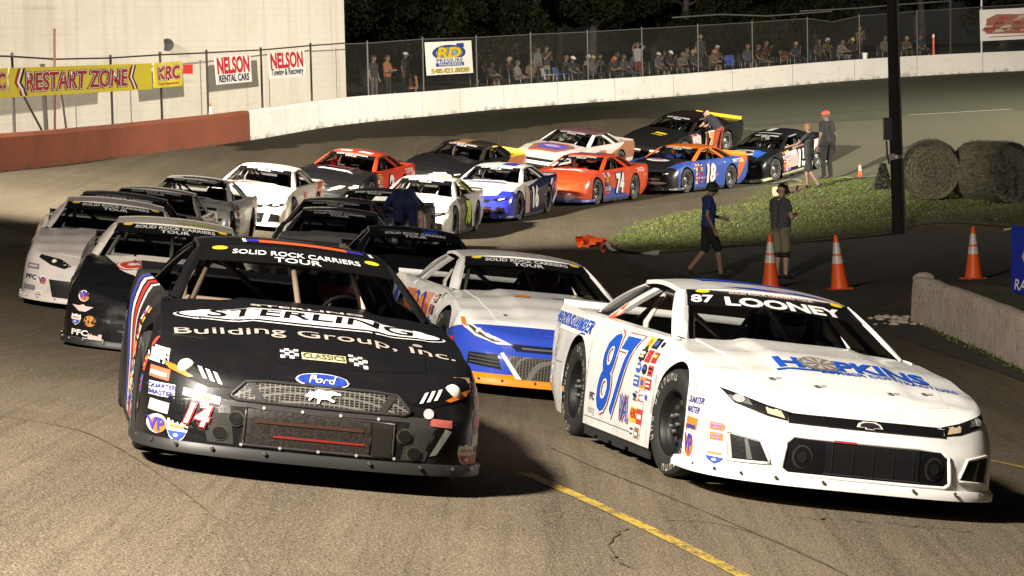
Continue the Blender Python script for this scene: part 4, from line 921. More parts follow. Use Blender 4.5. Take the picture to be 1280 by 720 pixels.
# interior
mb = MB(); mb.box((-2.2, -.72, .14), (1.9, .72, .2)); mb.box((.42, -.7, .2), (.5, .7, .8)); mb.box((-1.5, -.7, .2), (-1.44, .7, .8)); mb.box((1.8, -.78, .16), (1.95, .78, .5)); mb.box((-2.3, -.75, .25), (-1.75, .75, .7))
mb.add([(.46, -.7, .8), (.46, .7, .8), (.8, .72, .85), (.8, -.72, .85)], [(0, 1, 2, 3)])
for s in (1, -1): mb.box((-1.44, s*.70-.01, .2), (.42, s*.70+.01, .6)); mb.box((WB-.45, s*.52-.02, .2), (WB+.45, s*.52+.02, .7)); mb.box((-WB-.45, s*.52-.02, .2), (-WB+.45, s*.52+.02, .75))
ME_CHAS = mb.mesh('chassis', [M_DARK])
mb = MB(); r_ = .022
for s in (1, -1):
    mb.tube([(-.75, s*.62, .3), (-.75, s*.62, .9), (-.72, s*.5, 1.12), (-.72, 0, 1.15)], r_); mb.tube([(-.72, s*.5, 1.12), (.0, s*.52, 1.11), (.62, s*.66, .84), (.7, s*.66, .3)], r_)
    mb.tube([(-.75, s*.5, 1.1), (-1.7, s*.5, .8)], r_); mb.tube([(-.7, s*.66, .55), (.6, s*.66, .55)], r_); mb.tube([(-.7, s*.66, .72), (.6, s*.66, .7)], r_)
mb.tube([(-.75, -.6, .4), (-.73, .5, 1.1)], r_); mb.tube([(-.0, -.52, 1.11), (0, .52, 1.11)], r_); mb.tube([(-.75, -.62, .8), (-.75, .62, .8)], r_); mb.tube([(-.74, -.45, 1.1), (-.75, 0, .8), (-.74, .2, 1.12)], r_)
ME_CAGE = mb.mesh('roll_cage', [None], True)
mb = MB()
ME_WBAR = []
for y in (-.02, .36): mb = MB(); mb.tube([(.1, y*.95, 1.14), (.76, y*1.05, .9)], .018); ME_WBAR.append(mb.mesh('windshield_bar', [None], True))
mb = MB(); pr = [(-.62, .34, .25), (-.3, .34, .22), (-.28, .34, .4), (-.58, .34, .45), (-.72, .34, 1.0), (-.62, .34, 1.02)]
for y0, y1 in ((.1, .58),):
    mb.box((-.62, y0, .22), (-.15, y1, .42)); mb.bar((-.58, .34, .4), (-.72, .34, 1.03), .44, .1, up=(1, 0, 0)); mb.box((-.62, y0, .42), (-.2, y0+.06, .6)); mb.box((-.62, y1-.06, .42), (-.2, y1, .6)); mb.box((-.72, .14, .85), (-.5, .2, 1.03)); mb.box((-.72, .48, .85), (-.5, .54, 1.03))
ME_SEAT = mb.mesh('seat', [flat('black_seat', (.015, .015, .017), .6)])
mb = MB(); q = [(.16, .34+.17*math.cos(a), .78+.17*math.sin(a)) for a in np.linspace(0, 2*math.pi, 25)[:-1]]; mb.tube(q, .014, n=6, closed=True); mb.bar((.16, .18, .78), (.16, .5, .78), .04, .01); mb.tube([(.16, .34, .78), (.48, .34, .72)], .02)
ME_SWHEEL = mb.mesh('steering_wheel', [M_DARK], True)
# splitter, rocker strips, spoiler
mb = MB(); pts = [nose_ctrl(th)[0] for th in np.linspace(0, math.pi/2, 22)]; pts = [(1.62, .968, .125)]+pts; full = [(x, -y, z) for x, y, z in pts]+[(x, y, z) for x, y, z in pts[::-1][1:]]
for i, (x, y, z) in enumerate(full):
    n_ = np.array([max(0, x-1.7)*1.2+.02, y]); n_ /= np.linalg.norm(n_); o_ = .028
    mb.v += [(x-n_[0]*.04, y-n_[1]*.04, z+.045), (x+n_[0]*.012, y+n_[1]*.012, z+.04), (x+n_[0]*o_, y+n_[1]*o_, z+.012), (x+n_[0]*o_, y+n_[1]*o_, z-.02), (x-n_[0]*.2, y-n_[1]*.2, z-.025)]
for i in range(len(full)-1):
    for j in range(4): mb.f.append((i*5+j, i*5+j+1, (i+1)*5+j+1, (i+1)*5+j)[::-1]); mb.m.append(0)
for i in range(0, len(full), 4):
    x, y, z = full[i]; mb.lathe([(0, .012), (.009, .01), (.012, 0)], (x+.03*(x > 2.2), y*1.02, z+.025), ax='x', n=8, m=1)
ME_SPLIT = fin(mb, 'splitter', 2, 40)
ME_SKIRT = []
for s in (1, -1):
    mb = MB(); pr_ = [(-.9, .14), (-.9, .06), (-.6, .055), (-.58, .08), (-.5, .08), (-.49, .055), (-.2, .055), (-.18, .08), (-.1, .08), (-.09, .055), (.25, .055), (.27, .085), (.36, .085), (.37, .06), (.9, .06), (.9, .14)]; K = len(pr_)
    mb.add([(x, s*.935-.008, z) for x, z in pr_]+[(x, s*.935+.008, z) for x, z in pr_], [tuple(range(K)), tuple(range(K, 2*K))[::-1]]+[(i, (i+1) % K, (i+1) % K+K, i+K) for i in range(K)]); ME_SKIRT.append(mb.mesh('side_skirt', [flat('black_rubber_skirt', (.012, .012, .012), .7)]))
def spoiler_mesh(hz):
  mb = MB(); N = 12
  for i in range(N+1):
    y = -.84+1.68*i/N; mb.v += [(-2.36, y, .92), (-2.4, y, hz), (-2.405, y, hz), (-2.37, y, .92)]
  for i in range(N):
    for j in range(4): k = (j+1) % 4; mb.f.append((i*4+j, i*4+k, (i+1)*4+k, (i+1)*4+j)); mb.m.append(0)
  mb.f += [(0, 1, 2, 3), (N*4+3, N*4+2, N*4+1, N*4)]; mb.m += [0, 0]
  for y in (-.5, 0, .5): mb.tube([(-2.39, y, hz-.02), (-2.46, y, .9)], .008, n=5)
  return mb.mesh('spoiler', [None])
ME_SPOIL = spoiler_mesh(.955); ME_SPOIL_TALL = spoiler_mesh(1.02)
mb = MB()
for s in (1,): mb.box((.42, .86, .905), (.5, 1.02, .985)); mb.bar((.46, .78, .9), (.46, .9, .94), .03, .03)
ME_MIRR = mb.mesh('wing_mirror', [None])
# wheel: axis y, outer face at -y
TW = .128
mb = MB(); mb.lathe([(.2, -.10), (.235, -.126), (.30, -.128), (.33, -.118), (.343, -.095), (.345, 0), (.343, .095), (.33, .118), (.3, .128), (.2, .1)], ax='y', n=48)
ME_TYRE = mb.mesh('tyre', [M_TYRE], True)
mb = MB(); mb.lathe([(.2, -.10), (.212, -.112), (.2, -.106), (.19, -.07), (.16, -.03), (.09, -.05), (.06, -.085), (.0, -.09)], ax='y', n=40)
for k in range(10):
    a = 2*math.pi*k/10; c = (.125*math.cos(a), -.043, .125*math.sin(a)); mb.lathe([(0, -.012), (.022, -.012), (.024, .01)], c, ax='y', n=10, m=1)
for k in range(5): a = 2*math.pi*k/5; mb.lathe([(0, -.02), (.014, -.02), (.014, .01)], (.055*math.cos(a), -.088, .055*math.sin(a)), ax='y', n=6, m=2)
ME_RIM = mb.mesh('wheel', [None, M_DARK, flat('dull_wheel_nut', (.06, .06, .06), .5)], True)
mb = MB(); letters = {0: 'HOOSIER', 1: 'RACING'}
for h0 in (0, math.pi):          # white sidewall lettering, shown as the blurred blocks it is
    for k, wd in enumerate((.13, .13, .13, .10, .05, .12, .12, .0, .1, .12, .1)):
        a0 = h0+.3+k*.21
        if wd == 0: continue
        for q0, q1, r0, r1 in ((0, .22, .268, .312), (.75, 1, .268, .312), (.22, .75, .298, .312) if k % 2 else (.22, .75, .268, .282)):
            a, b_ = a0+wd*q0, a0+wd*q1; mb.add([(r0*math.cos(a), -.1285, r0*math.sin(a)), (r1*math.cos(a), -.1295, r1*math.sin(a)), (r1*math.cos(b_), -.1295, r1*math.sin(b_)), (r0*math.cos(b_), -.1285, r0*math.sin(b_))], [(0, 1, 2, 3)])
ME_LETT = mb.mesh('sidewall_lettering', [flat('white_lettering', (.24, .23, .2), .7)])
# ---- decal projector
_bv = []; _bf = []
for me in (ME_BODY, ME_HOOD, ME_ROOF, *ME_PILLARS):
    b = len(_bv); _bv += [v.co[:] for v in me.vertices]; _bf += [tuple(b+i for i in p.vertices) for p in me.polygons]
BVH = BVHTree.FromPolygons(_bv, _bf)
RAYS = {'R': lambda u, v: ((u, -3, v), (0, 1, 0)), 'L': lambda u, v: ((-u, 3, v), (0, -1, 0)), 'F': lambda u, v: ((4, u, v), (-1, 0, 0)), 'T': lambda u, v: ((-v, u, 3), (0, 0, -1)), 'B': lambda u, v: ((-4, -u, v), (1, 0, 0))}
# sides: u = x on the right side, -x on the left; front: u = y, v = z; top: u = y, v = -x (reads from the front)
class Decal:
    def __init__(s, far=1.0): s.mbs = {}; s.mats = []; s.k = 0; s.far = far; s.cols = {}
    def mi(s, c):
        m = c if not isinstance(c, tuple) else P(c)
        if m not in s.mats: s.mats.append(m)
        return s.mats.index(m)
    def raw(s, face, V, Fs, c, lay, maxlen=.09, lim=None):
        maxlen = min(maxlen, .04) if face == 'F' else maxlen; v, f = pieces(V, Fs, maxlen); out = []; 
        for a, b in v:
            o, d = RAYS[face](a, b); h = BVH.ray_cast(Vector(o), Vector(d), 6)
            if h[0] is None: out.append(None); continue
            if face in 'RL' and abs(h[0].y) < .5: out.append(None); continue
            n = h[1] if h[1].dot(Vector(d)) < 0 else -h[1]; out.append(h[0]+n*(.003+(.0045 if face == 'F' else .0028)*lay)*s.far)
        ok = [t for t in f if all(out[i] is not None for i in t) and max((out[i]-out[j]).length for i in t for j in t) < max(.25, maxlen*5)]
        used = sorted({i for t in ok for i in t}); mp = {k: n for n, k in enumerate(used)}
        s.mbs.setdefault(face, MB()).add([out[k] for k in used], [tuple(mp[i] for i in t) for t in ok], s.mi(c))
    def poly(s, face, pts, c, lay=0, at=(0, 0), rot=0, maxlen=.09, sc=1):
        cr, sr = math.cos(rot), math.sin(rot); V = np.array([(at[0]+sc*(x*cr-y*sr), at[1]+sc*(x*sr+y*cr)) for x, y in pts]); s.raw(face, V, [tuple(range(len(V)))], c, lay, maxlen)
    def text(s, face, st, at, h, c, lay=1, rot=0, wide=1, bold=.01, shear=0, edge=None, ew=.05, edge2=None, ew2=.1, curve=0, maxlen=.1):
        for col, bo, l in ((edge2, bold+ew2, lay), (edge, bold+ew, lay+(edge2 is not None)), (c, bold, lay+(edge is not None)+(edge2 is not None))):
            if col is None: continue
            V, Fs = text_geo(st, bo, shear, 3)
            if not len(V): continue
            V = V*np.array([h*wide, h]); V = V+np.stack([V[:, 0]*0, curve*V[:, 0]**2], 1); cr, sr = math.cos(rot), math.sin(rot); V = V@np.array([[cr, sr], [-sr, cr]])+np.array(at); s.raw(face, V, Fs, col, l, maxlen)
    def build(s, name, parent, label=None):
        for f_, mb in s.mbs.items():
            if mb.v: tag(mb.build(name, s.mats, parent), label)
def slot_link(name, me, parent, mats):
    o = link(name, me, parent)
    for i, m in enumerate(mats):
        if m is None: continue
        o.material_slots[i].link = 'OBJECT'; o.material_slots[i].material = m
    return o
M_RIMW = flat('pale_rim', (.22, .21, .2), .45, .3); M_HLAMP = flat('headlamp_white', (.7, .66, .55), .2, 0, 1); M_AMBER = flat('amber_lens', (.6, .17, .015), .25, 0, 1)
m, t = newmat('grille_mesh', .4); co = t.coord(); w1 = t.n('TexVoronoi'); w1.inputs['Scale'].default_value = 52; w1.feature = 'DISTANCE_TO_EDGE'; t.l(t.scale(co, (1, .7, 1.5)), w1.inputs['Vector']); w1.inputs['Randomness'].default_value = 0.0
t.l(t.mix(t.ramp(w1.outputs[0], .08, .13), (.15, .14, .125), (.004, .004, .004)), t.b.inputs['Base Color']); M_GRILLE = m
M_BLK = flat('opening_black', (.004, .004, .004), .5); M_SATIN = flat('satin_graphite', (.035, .033, .032), .35)
def heading_pose(x, y, h, pk=1.0):
    h = np.array(h)/np.linalg.norm(h); e = 1.3; r_ = np.array([h[1], -h[0]])
    zc = tz1(x, y); gz = [(tz1(x+e*d[0], y+e*d[1])-tz1(x-e*d[0], y-e*d[1]))/(2*e) for d in (h, -r_)]
    g0 = gz[0]; gz[0] = g0*pk
    f = Vector((h[0], h[1], gz[0])).normalized(); l = Vector((-r_[0], -r_[1], gz[1])); l = (l-f*l.dot(f)).normalized(); u = f.cross(l)
    zz = sum(tz1(x+h[0]*a-r_[0]*b, y+h[1]*a-r_[1]*b)-g0*a-gz[1]*b for a in (WB, -WB) for b in (.85, -.85))/4
    return Matrix(((f.x, l.x, u.x, x), (f.y, l.y, u.y, y), (f.z, l.z, u.z, zz), (0, 0, 0, 1)))
BANNER_TXT = ('SOLID ROCK CARRIERS', 'TOUR')
def car(key, label, body, hood=None, roof=None, pillar_=None, cage=(.3, .28, .25), split=None, spoil=BLACK, rim=None, steer=0, decals=None, front=None, banner=True, bar=True, mirror=None, seam=(.1, .09, .08), far=False):
    if key in NEAR: p, h = NEAR[key]; x, y = p[0], p[1]
    else:
        px, py, Z, a = FARC[key]; q = wst_ground(px, py, Z); x, y = q[0], q[1]; az = math.atan((px-640)/F); h = (math.sin(R(a)), -math.cos(R(a)))
    root = empty('race_car', (0, 0, 0), 0, label, 'race car', 'stock cars in two rows round the turn'); root.matrix_world = heading_pose(x, y, h, .35 if key in ('BW', 'W') else 1)
    slot_link('body', ME_BODY, root, [body, M_DARK]); slot_link('hood', ME_HOOD, root, [hood or body]); slot_link('roof', ME_ROOF, root, [roof or body]); 
    for me in ME_PILLARS: slot_link('pillar', me, root, [pillar_ or roof or body])
    link('windshield', ME_WIND, root); link('rear_window', ME_REAR, root); [link('quarter_window', q_, root) for q_ in ME_QW]; link('chassis', ME_CHAS, root)
    cg = slot_link('roll_cage', ME_CAGE, root, [P(cage)])
    if bar:
        for b_ in ME_WBAR: slot_link('windshield_bar', b_, root, [P(tuple(min(.75, c*1.9) for c in cage))])
    link('seat', ME_SEAT, root); link('steering_wheel', ME_SWHEEL, root)
    slot_link('splitter', ME_SPLIT, root, [split or flat('black_splitter', (.02, .02, .02), .5), M_METAL]); [link('side_skirt', q_, root) for q_ in ME_SKIRT]; slot_link('spoiler', ME_SPOIL_TALL if max(spoil) > .5 and min(spoil) < .3 else ME_SPOIL, root, [P(spoil)])
    if mirror: slot_link('wing_mirror', ME_MIRR, root, [P(mirror)])
    for sx_ in (1, -1):
        for sy in (1, -1):
            o = slot_link('wheel', ME_RIM, root, [rim or M_RIM, None, None]); o.location = (sx_*WB, sy*(.83 if sx_ > 0 else .82), .343); o.rotation_euler = (0, random.uniform(0, 6), (0 if sy < 0 else math.pi)+(R(steer) if sx_ > 0 else 0)); 
            o.rotation_mode = 'XYZ'; link('tyre', ME_TYRE, o); link('sidewall_lettering', ME_LETT, o)
    if banner:
        mb = MB(); n = 16
        for i in range(n+1): mb.v += [tuple(wpt(.01+.98*i/n, .66 if callable(banner) else .72)), tuple(wpt(.01+.98*i/n, 1.0))]
        for i in range(n): mb.f.append((2*i, 2*i+2, 2*i+3, 2*i+1)); mb.m.append(0)
        mats = [flat('black_banner', (.006, .006, .006), .3)]
        def wtext(s_, u, v, h_, col, wide=1.0, bold=.015, k=1):
            V, Fs = text_geo(s_, bold); v_, f_ = pieces(V*np.array([h_*wide, h_])/np.array([1.3, .62]), Fs, .12)
            if P(col) not in mats: mats.append(P(col))
            mb.add([tuple(wpt(u+a, v+b, .006+.004*k)) for a, b in v_], f_, mats.index(P(col)))
        if callable(banner): banner(wtext)
        else: wtext(BANNER_TXT[0], .5, .9, .05, (.7, .7, .7), 1.15); wtext(BANNER_TXT[1], .5, .79, .052, (.7, .7, .7), 1.5)
        for u in (() if far else (.1, .9)):
            V = np.array(ell(.04, .022, 18)); 
            if P(YELLOW) not in mats: mats.append(P(YELLOW))
            mb.add([tuple(wpt(u+a, .945+b*1.6, .014)) for a, b in V], [tuple(range(18))], mats.index(P(YELLOW)))
        mb.build('windshield_banner', mats, root)
    if not far:
        sm = Decal(.5); sc_ = seam
        for f_ in 'RL':
            s_ = 1 if f_ == 'R' else -1
            for x, z0, z1 in ((.68, .16, .83), (-.93, .16, .84), (1.80, .16, .68)):
                sm.poly(f_, rect(.007, z1-z0), sc_, 0, (s_*x, (z0+z1)/2))
                for k in range(int((z1-z0)/.075)): sm.poly(f_, ell(.006, .006, 8), sc_, 0, (s_*(x-.02), z0+.03+k*.075))
            sm.poly(f_, rect(1.55, .006), sc_, 0, (s_*-.13, .19)); sm.poly(f_, rect(.3, .006), sc_, 0, (s_*-2.0, .5))
        sm.build('panel_seams', root)
    d = Decal(2.2 if far else 1)
    if front: front(d, root)
    d.build('front_details', root)
    if decals: decals(root)
    return root
# ---- fronts
def hx(pts): return pts
def lamp(root, y, z, r_, amber=False):
    h = BVH.ray_cast(Vector((4, y, z)), Vector((-1, 0, 0)), 6)
    if h[0] is None: return
    mb = MB(); mb.lathe([(0, .012), (r_*.6, .01), (r_*.85, .003), (r_, -.004)], (h[0].x+.004, y, z), ax='x', n=20); mb.build('headlight', M_AMBER if amber else M_HLAMP, root, smooth=True)
def frame_tube(root, name, pts, r_, mat):
    q = []
    for y, z in pts:
        h = BVH.ray_cast(Vector((4, y, z)), Vector((-1, 0, 0)), 6)
        if h[0] is not None: q.append(h[0]+h[1]*(.004 if h[1].x > 0 else -.004))
    if len(q) > 2:
        mb = MB(); mb.tube(q, r_, n=6, closed=True); mb.build(name, mat, root, smooth=True)
def dens(pts, n=6): 
    o = []
    for i in range(len(pts)):
        a, b = np.array(pts[i]), np.array(pts[(i+1) % len(pts)]); o += [tuple(a+(b-a)*k/n) for k in range(n)]
    return o
def fl(pts): return [(-y, z) for y, z in pts]
def stickers(d, face, x0, y0, cols, rows, dx, dy, seed, pal=None, fill=.95):
    rr = random.Random(seed); pal = pal or [(.7, .68, .64), (.6, .05, .04), (.02, .02, .02), (.7, .25, .03), (.6, .45, .05), (.7, .68, .64), (.05, .1, .4), (.35, .03, .03)]
    for i in range(cols):
        for j in range(rows):
            cx, cy = x0+i*dx, y0-j*dy; w_, h_ = dx*fill*rr.uniform(.7, 1), dy*fill*rr.uniform(.65, 1); c = rr.choice(pal); c2 = rr.choice([p for p in pal if p != c]); k = rr.random(); w_, h_ = max(w_, dx*fill*.86), max(h_, dy*fill*.84)
            d.poly(face, ell(w_/2, h_/2, 16) if k < .25 else rect(w_, h_), c, 0, (cx, cy))
            if k < .5: d.poly(face, rect(w_*.7, h_*.28), c2, 1, (cx, cy+h_*rr.uniform(-.1, .15)))
            elif k < .8: d.poly(face, rect(w_*.75, h_*.18), c2, 1, (cx, cy+h_*.2)); d.poly(face, rect(w_*.6, h_*.16), c2, 1, (cx, cy-h_*.18))
            else: d.poly(face, ell(w_*.28, h_*.3, 12), c2, 1, (cx, cy))
def vp(d, face, x, z, s):
    d.poly(face, ell(.5*s, .5*s), (.75, .7, .66), 0, (x, z)); d.poly(face, ell(.4*s, .4*s, 20), (.65, .16, .03), 1, (x+.07*s, z-.05*s)); d.text(face, 'VP', (x-.03*s, z), .62*s, (.05, .05, .35), 2, bold=.03, shear=-.1, wide=.8)
def shield(d, face, x, z, s, c=(.04, .08, .4)):
    p = [(-.42, .5), (-.2, .42), (0, .52), (.2, .42), (.42, .5), (.46, .1), (.3, -.3), (0, -.55), (-.3, -.3), (-.46, .1)]; d.poly(face, [(a*s, b*s) for a, b in p], (.72, .7, .66), 0, (x, z)); d.poly(face, [(-.38*s, -.02*s), (.38*s, -.02*s), (.27*s, -.25*s), (0, -.46*s), (-.27*s, -.25*s)], c, 1, (x, z)); d.poly(face, rect(.6*s, .14*s), (.6, .25, .1), 1, (x, z+.2*s)); d.poly(face, ell(.1*s, .08*s, 10), (.72, .7, .66), 2, (x, z-.2*s))
def qmaster(d, face, x, z, s): d.poly(face, rect(1.15*s, .62*s), (.72, .7, .68), 0, (x, z)); d.text(face, 'QUARTER', (x, z+.13*s), .19*s, (.05, .05, .2), 1, bold=.03); d.text(face, 'MASTER', (x, z-.15*s), .19*s, (.05, .05, .2), 1, bold=.03, wide=1.1)
def front_generic(dark=True, lampc=None, mouth=(.004, .004, .004), body_low=None, chrome=False):
    def f(d, root):
        for s in (1, -1):
            g = (lambda q: q) if s > 0 else fl
            d.poly('F', g([(.5, .53), (.62, .575), (.86, .60), (.84, .55), (.7, .50)]), (.01, .01, .012), 0); d.poly('F', g([(.66, .555), (.8, .58), (.79, .555), (.68, .525)]), lampc or (.5, .47, .4), 1)
            d.poly('F', g([(.62, .2), (.84, .22), (.82, .36), (.66, .38)]), (.008, .008, .008), 0)
        d.poly('F', [(-.44, .47), (.44, .47), (.5, .54), (-.5, .54)], (.01, .01, .01), 0); d.poly('F', [(-.5, .17), (.5, .17), (.54, .38), (-.54, .38)], mouth, 0)
        d.poly('F', rect(.9, .02, 0, .27), (.06, .06, .06), 1)
        if chrome: d.poly('F', [(-.5, .545), (.5, .545), (.5, .56), (-.5, .56)], (.5, .5, .48), 1)
    return f
# ================================================================== THE FIELD
W_ = (.78, .77, .75)
# ---- 14: black car leading the outside row
pb = paint('black_gloss_paint', (.008, .008, .009), rough=.33, coat=.15)
pb_side = paint('black_flag_paint', (.008, .008, .009), [((.6, .57, .53), [(.55, 0, 1, 0, .62), (-.55, 0, -1, 0, -.70), (0, 0, 0, 1, .8), (-1, 0, 0, 0, -.9)]), ((.45, .03, .03), [(.55, 0, 1, 0, .46), (-.55, 0, -1, 0, -.56), (0, 0, 0, 1, .8), (-1, 0, 0, 0, -.9)]),
    ((.6, .57, .53), [(.55, 0, 1, 0, .3), (-.55, 0, -1, 0, -.4), (0, 0, 0, 1, .8), (-1, 0, 0, 0, -.9)]), ((.03, .05, .3), [(.55, 0, 1, 0, .13), (-.55, 0, -1, 0, -.24), (0, 0, 0, 1, .8), (-1, 0, 0, 0, -.9)])], rough=.36, coat=.12)
def front14(d, root):
    for s in (1, -1):
        g = (lambda q: q) if s > 0 else fl
        # satin lower bumper contour
        d.poly('F', g([(.50, .48), (.60, .55), (.76, .60), (.87, .61), (.90, .57), (.82, .525), (.62, .47)]), (.004, .004, .005), 0)
        d.poly('F', g([(.80, .56), (.86, .575), (.83, .538), (.73, .505), (.70, .512)]), M_AMBER, 1)
        for k in range(3): a = .545+k*.042; d.poly('F', g([(a, .488+k*.010), (a+.022, .492+k*.010), (a+.055, .55+k*.010), (a+.033, .545+k*.010)]), (.72, .7, .68), 1)
        d.poly('F', g([(.58, .20), (.80, .24), (.83, .40), (.66, .40)]), (.004, .004, .005), 0)
        d.poly('F', g([(.46, .18), (.60, .18), (.66, .38), (.50, .40)]), M_SATIN, 0)
    for y in (.745, -.745): lamp(root, y, .56, .047)
    up = [(-.46, .42), (.46, .42), (.50, .44), (.42, .52), (.3, .53), (-.3, .53), (-.42, .52), (-.50, .44)]
    d.poly('F', up, M_GRILLE, 0); frame_tube(root, 'grille_frame', dens(up), .011, M_SATIN)
    for s in (1, -1): d.poly('F', [(s*.30, .42), (s*.35, .42), (s*.42, .52), (s*.38, .525)], M_SATIN, 1)
    horse = [(-.12, .0), (-.085, .025), (-.06, .02), (-.03, .035), (.02, .028), (.07, .03), (.12, .022), (.125, .014), (.075, .016), (.05, .002), (.085, -.012), (.075, -.02), (.03, -.008), (-.01, -.01), (-.02, -.03), (-.035, -.03), (-.035, -.008), (-.06, -.002), (-.085, -.02), (-.095, -.016), (-.08, .003), (-.10, -.005)]
    d.poly('F', [(a*.82, b*1.15) for a, b in horse], (.7, .67, .65), 2, (0, .475))
    d.poly('F', [(-.80, .385), (.80, .385), (.6, .415), (-.6, .415)], M_SATIN, 0)
    lo = [(-.44, .18), (.40, .18), (.40, .365), (-.40, .38)]; d.poly('F', lo, (.02, .014, .01), 0)
    m, t = newmat('radiator_screen', .5); co = t.coord(); t.l(t.mix(t.ramp(t.noise(60, 3, co), .45, .6), (.01, .008, .007), (.028, .02, .016)), t.b.inputs['Base Color'])
    d.poly('F', [(-.40, .19), (.28, .19), (.28, .37), (-.40, .38)], m, 1); d.poly('F', rect(.5, .012, .0, .245), (.22, .02, .015), 2); d.poly('F', rect(.6, .018, -.06, .32), (.06, .028, .02), 2); d.poly('F', [(.29, .19), (.40, .19), (.40, .365), (.29, .37)], (.02, .018, .015), 2)
    for x in (-.26, -.02, .28): frame_tube(root, 'grille_bar', [(x, .19), (x+.004, .28), (x, .375), (x-.004, .28)], .005, M_SATIN)
    frame_tube(root, 'grille_frame', dens([(-.41, .185), (.41, .185), (.41, .37), (-.41, .385)]), .008, M_SATIN)
    for y, z in ((.47, .31), (.53, .22), (-.46, .32), (-.54, .235)):
        d.poly('F', ell(.048, .042, 20), (.05, .05, .035), 1, (y, z)); d.poly('F', ell(.038, .033, 20), (.012, .012, .012), 2, (y, z))
    for k in range(9): d.poly('F', ell(.009, .009, 8), (.35, .34, .3), 3, (-.42+k*.105, .385 if k % 2 else .185))
def dec14(root):
    d = Decal()
    y, z = -.66, .345; d.poly('F', rect(.2, .15), (.05, .045, .042), 0, (y, z-.03), -.1); d.text('F', '14', (y, z-.03), .105, (.72, .7, .67), 2, rot=-.12, bold=.025, shear=.2, wide=.95, edge=(.4, .02, .02), ew=.05); d.poly('F', rect(.2, .04), (.65, .6, .55), 1, (y+.01, z+.07), -.14); d.poly('F', rect(.12, .02), (.5, .15, .1), 2, (y, z+.07), -.14)
    y = .68; d.poly('F', rect(.13, .04), (.4, .1, .08), 1, (y, .39), -.05); d.poly('F', [(.62, .21), (.66, .22), (.74, .35), (.70, .36)], (.2, .2, .19), 2); d.poly('F', ell(.03, .028), (.6, .5, .5), 2, (.6, .435))
    # stickers stacked on the right front corner
    for k, (zz, col) in enumerate(((.60, (.7, .68, .66)), (.505, (.55, .12, .06)), (.33, (.55, .45, .4)))): d.poly('F', rect(.10, .085 if k == 0 else .06), col, 0, (-.885+.008*k, zz), -.1)
    d.poly('F', rect(.07, .05), (.55, .5, .48), 1, (-.885, .60), -.1); d.poly('F', rect(.08, .02), (.7, .68, .66), 1, (-.88, .50), -.1)
    qmaster(d, 'F', -.86, .42, .115); vp(d, 'F', -.87, .235, .105); shield(d, 'F', -.765, .215, .125); d.build('front_stickers', root)
    d = Decal()
    for k, c in enumerate(((.5, .3, .25), (.6, .25, .05), (.5, .05, .05), (.6, .6, .55), (.5, .12, .05))): d.poly('L', rect(.1, .075), c, 0, (-2.05+.03*k, .60-k*.1)); d.poly('F', rect(.05, .07), c, 0, (.915, .6-k*.1))
    shield(d, 'F', .85, .22, .12, (.4, .05, .03)); stickers(d, 'R', .45, .74, 3, 6, .14, .105, 3); stickers(d, 'L', -.85, .74, 3, 6, .14, .105, 4); stickers(d, 'R', 1.85, .66, 1, 4, .12, .12, 9)
    d.text('L', '14', (.2, .5), .5, (.75, .73, .7), 1, bold=.05, shear=.2, edge=(.45, .02, .02), ew=.06); d.build('side_decals', root)
    d = Decal()
    d.text('T', 'Building Group, Inc.', (0, -1.80), .125, (.42, .37, .32), 1, bold=.004, wide=1.14)
    d.poly('T', [(.80*math.cos(a), .2*math.sin(a)) for a in np.linspace(0, 6.283, 60)[:-1]], (.75, .73, .72), 0, (0, -1.40)); d.poly('T', [(.785*math.cos(a), .185*math.sin(a)) for a in np.linspace(0, 6.283, 60)[:-1]], (.006, .006, .006), 1, (0, -1.40)); d.poly('T', [(.765*math.cos(a), .167*math.sin(a)) for a in np.linspace(0, 6.283, 60)[:-1]], (.75, .73, .72), 2, (0, -1.40))
    d.text('T', 'STERLING', (0, -1.40), .19, (.006, .006, .006), 3, bold=.012, wide=1.02, shear=.15)
    d.text('T', 'STERLING', (0, -1.10), .06, (.62, .58, .54), 1, bold=.02, wide=1.8); d.poly('T', ell(.03, .03), (.3, .28, .26), 1, (.6, -1.66))
    d.build('hood_lettering', root)
    d = Decal()
    d.poly('T', rect(.25, .08), (.55, .5, .3), 1, (.02, -2.1)); d.text('T', 'CLASSICS', (.02, -2.1), .05, (.1, .09, .04), 2, bold=.03, wide=.8)
    for s in (-1, 1):
        for i in range(4):
            for j in range(4): d.poly('T', rect(.026, .03), (.65, .63, .6) if (i+j) % 2 else (.02, .02, .02), 1, (.02+s*(.155+i*.026), -2.11+.03*j-.02-(s > 0)*.02*i*.5-(s < 0)*0))
    d.build('hood_badge', root)
    d = Decal(); d.poly('F', ell(.15, .034, 36), (.7, .68, .66), 1, (0, .557)); d.poly('F', ell(.142, .028, 36), (.02, .05, .3), 2, (0, .557)); d.text('F', 'Ford', (0, .557), .036, (.75, .73, .72), 3, bold=.005, shear=.3, wide=1.5, maxlen=.02); d.build('oval_badge', root)
    d = Decal()
    d.poly('T', [(-.28, .02), (.42, .02), (.42, .16), (-.28, .16)], (.55, .1, .03), 1, (0, .1)); d.poly('T', [(.36, .02), (.47, .02), (.47, .15), (.36, .15)], (.02, .03, .3), 2, (-.02, .1)); d.poly('T', [(-.30, .02), (-.22, .02), (-.22, .16), (-.30, .16)], (.02, .03, .3), 2, (0, .1))
    for s_, x in ((-1, -.31), (1, .5)): d.poly('T', [(x-.012, .0), (x+.012, .0), (x+.012, .17), (x-.012, .17)], (.7, .68, .66), 2, (0, .1))
    d.build('roof_stripes', root)
    mb = MB(); rr = random.Random(5)
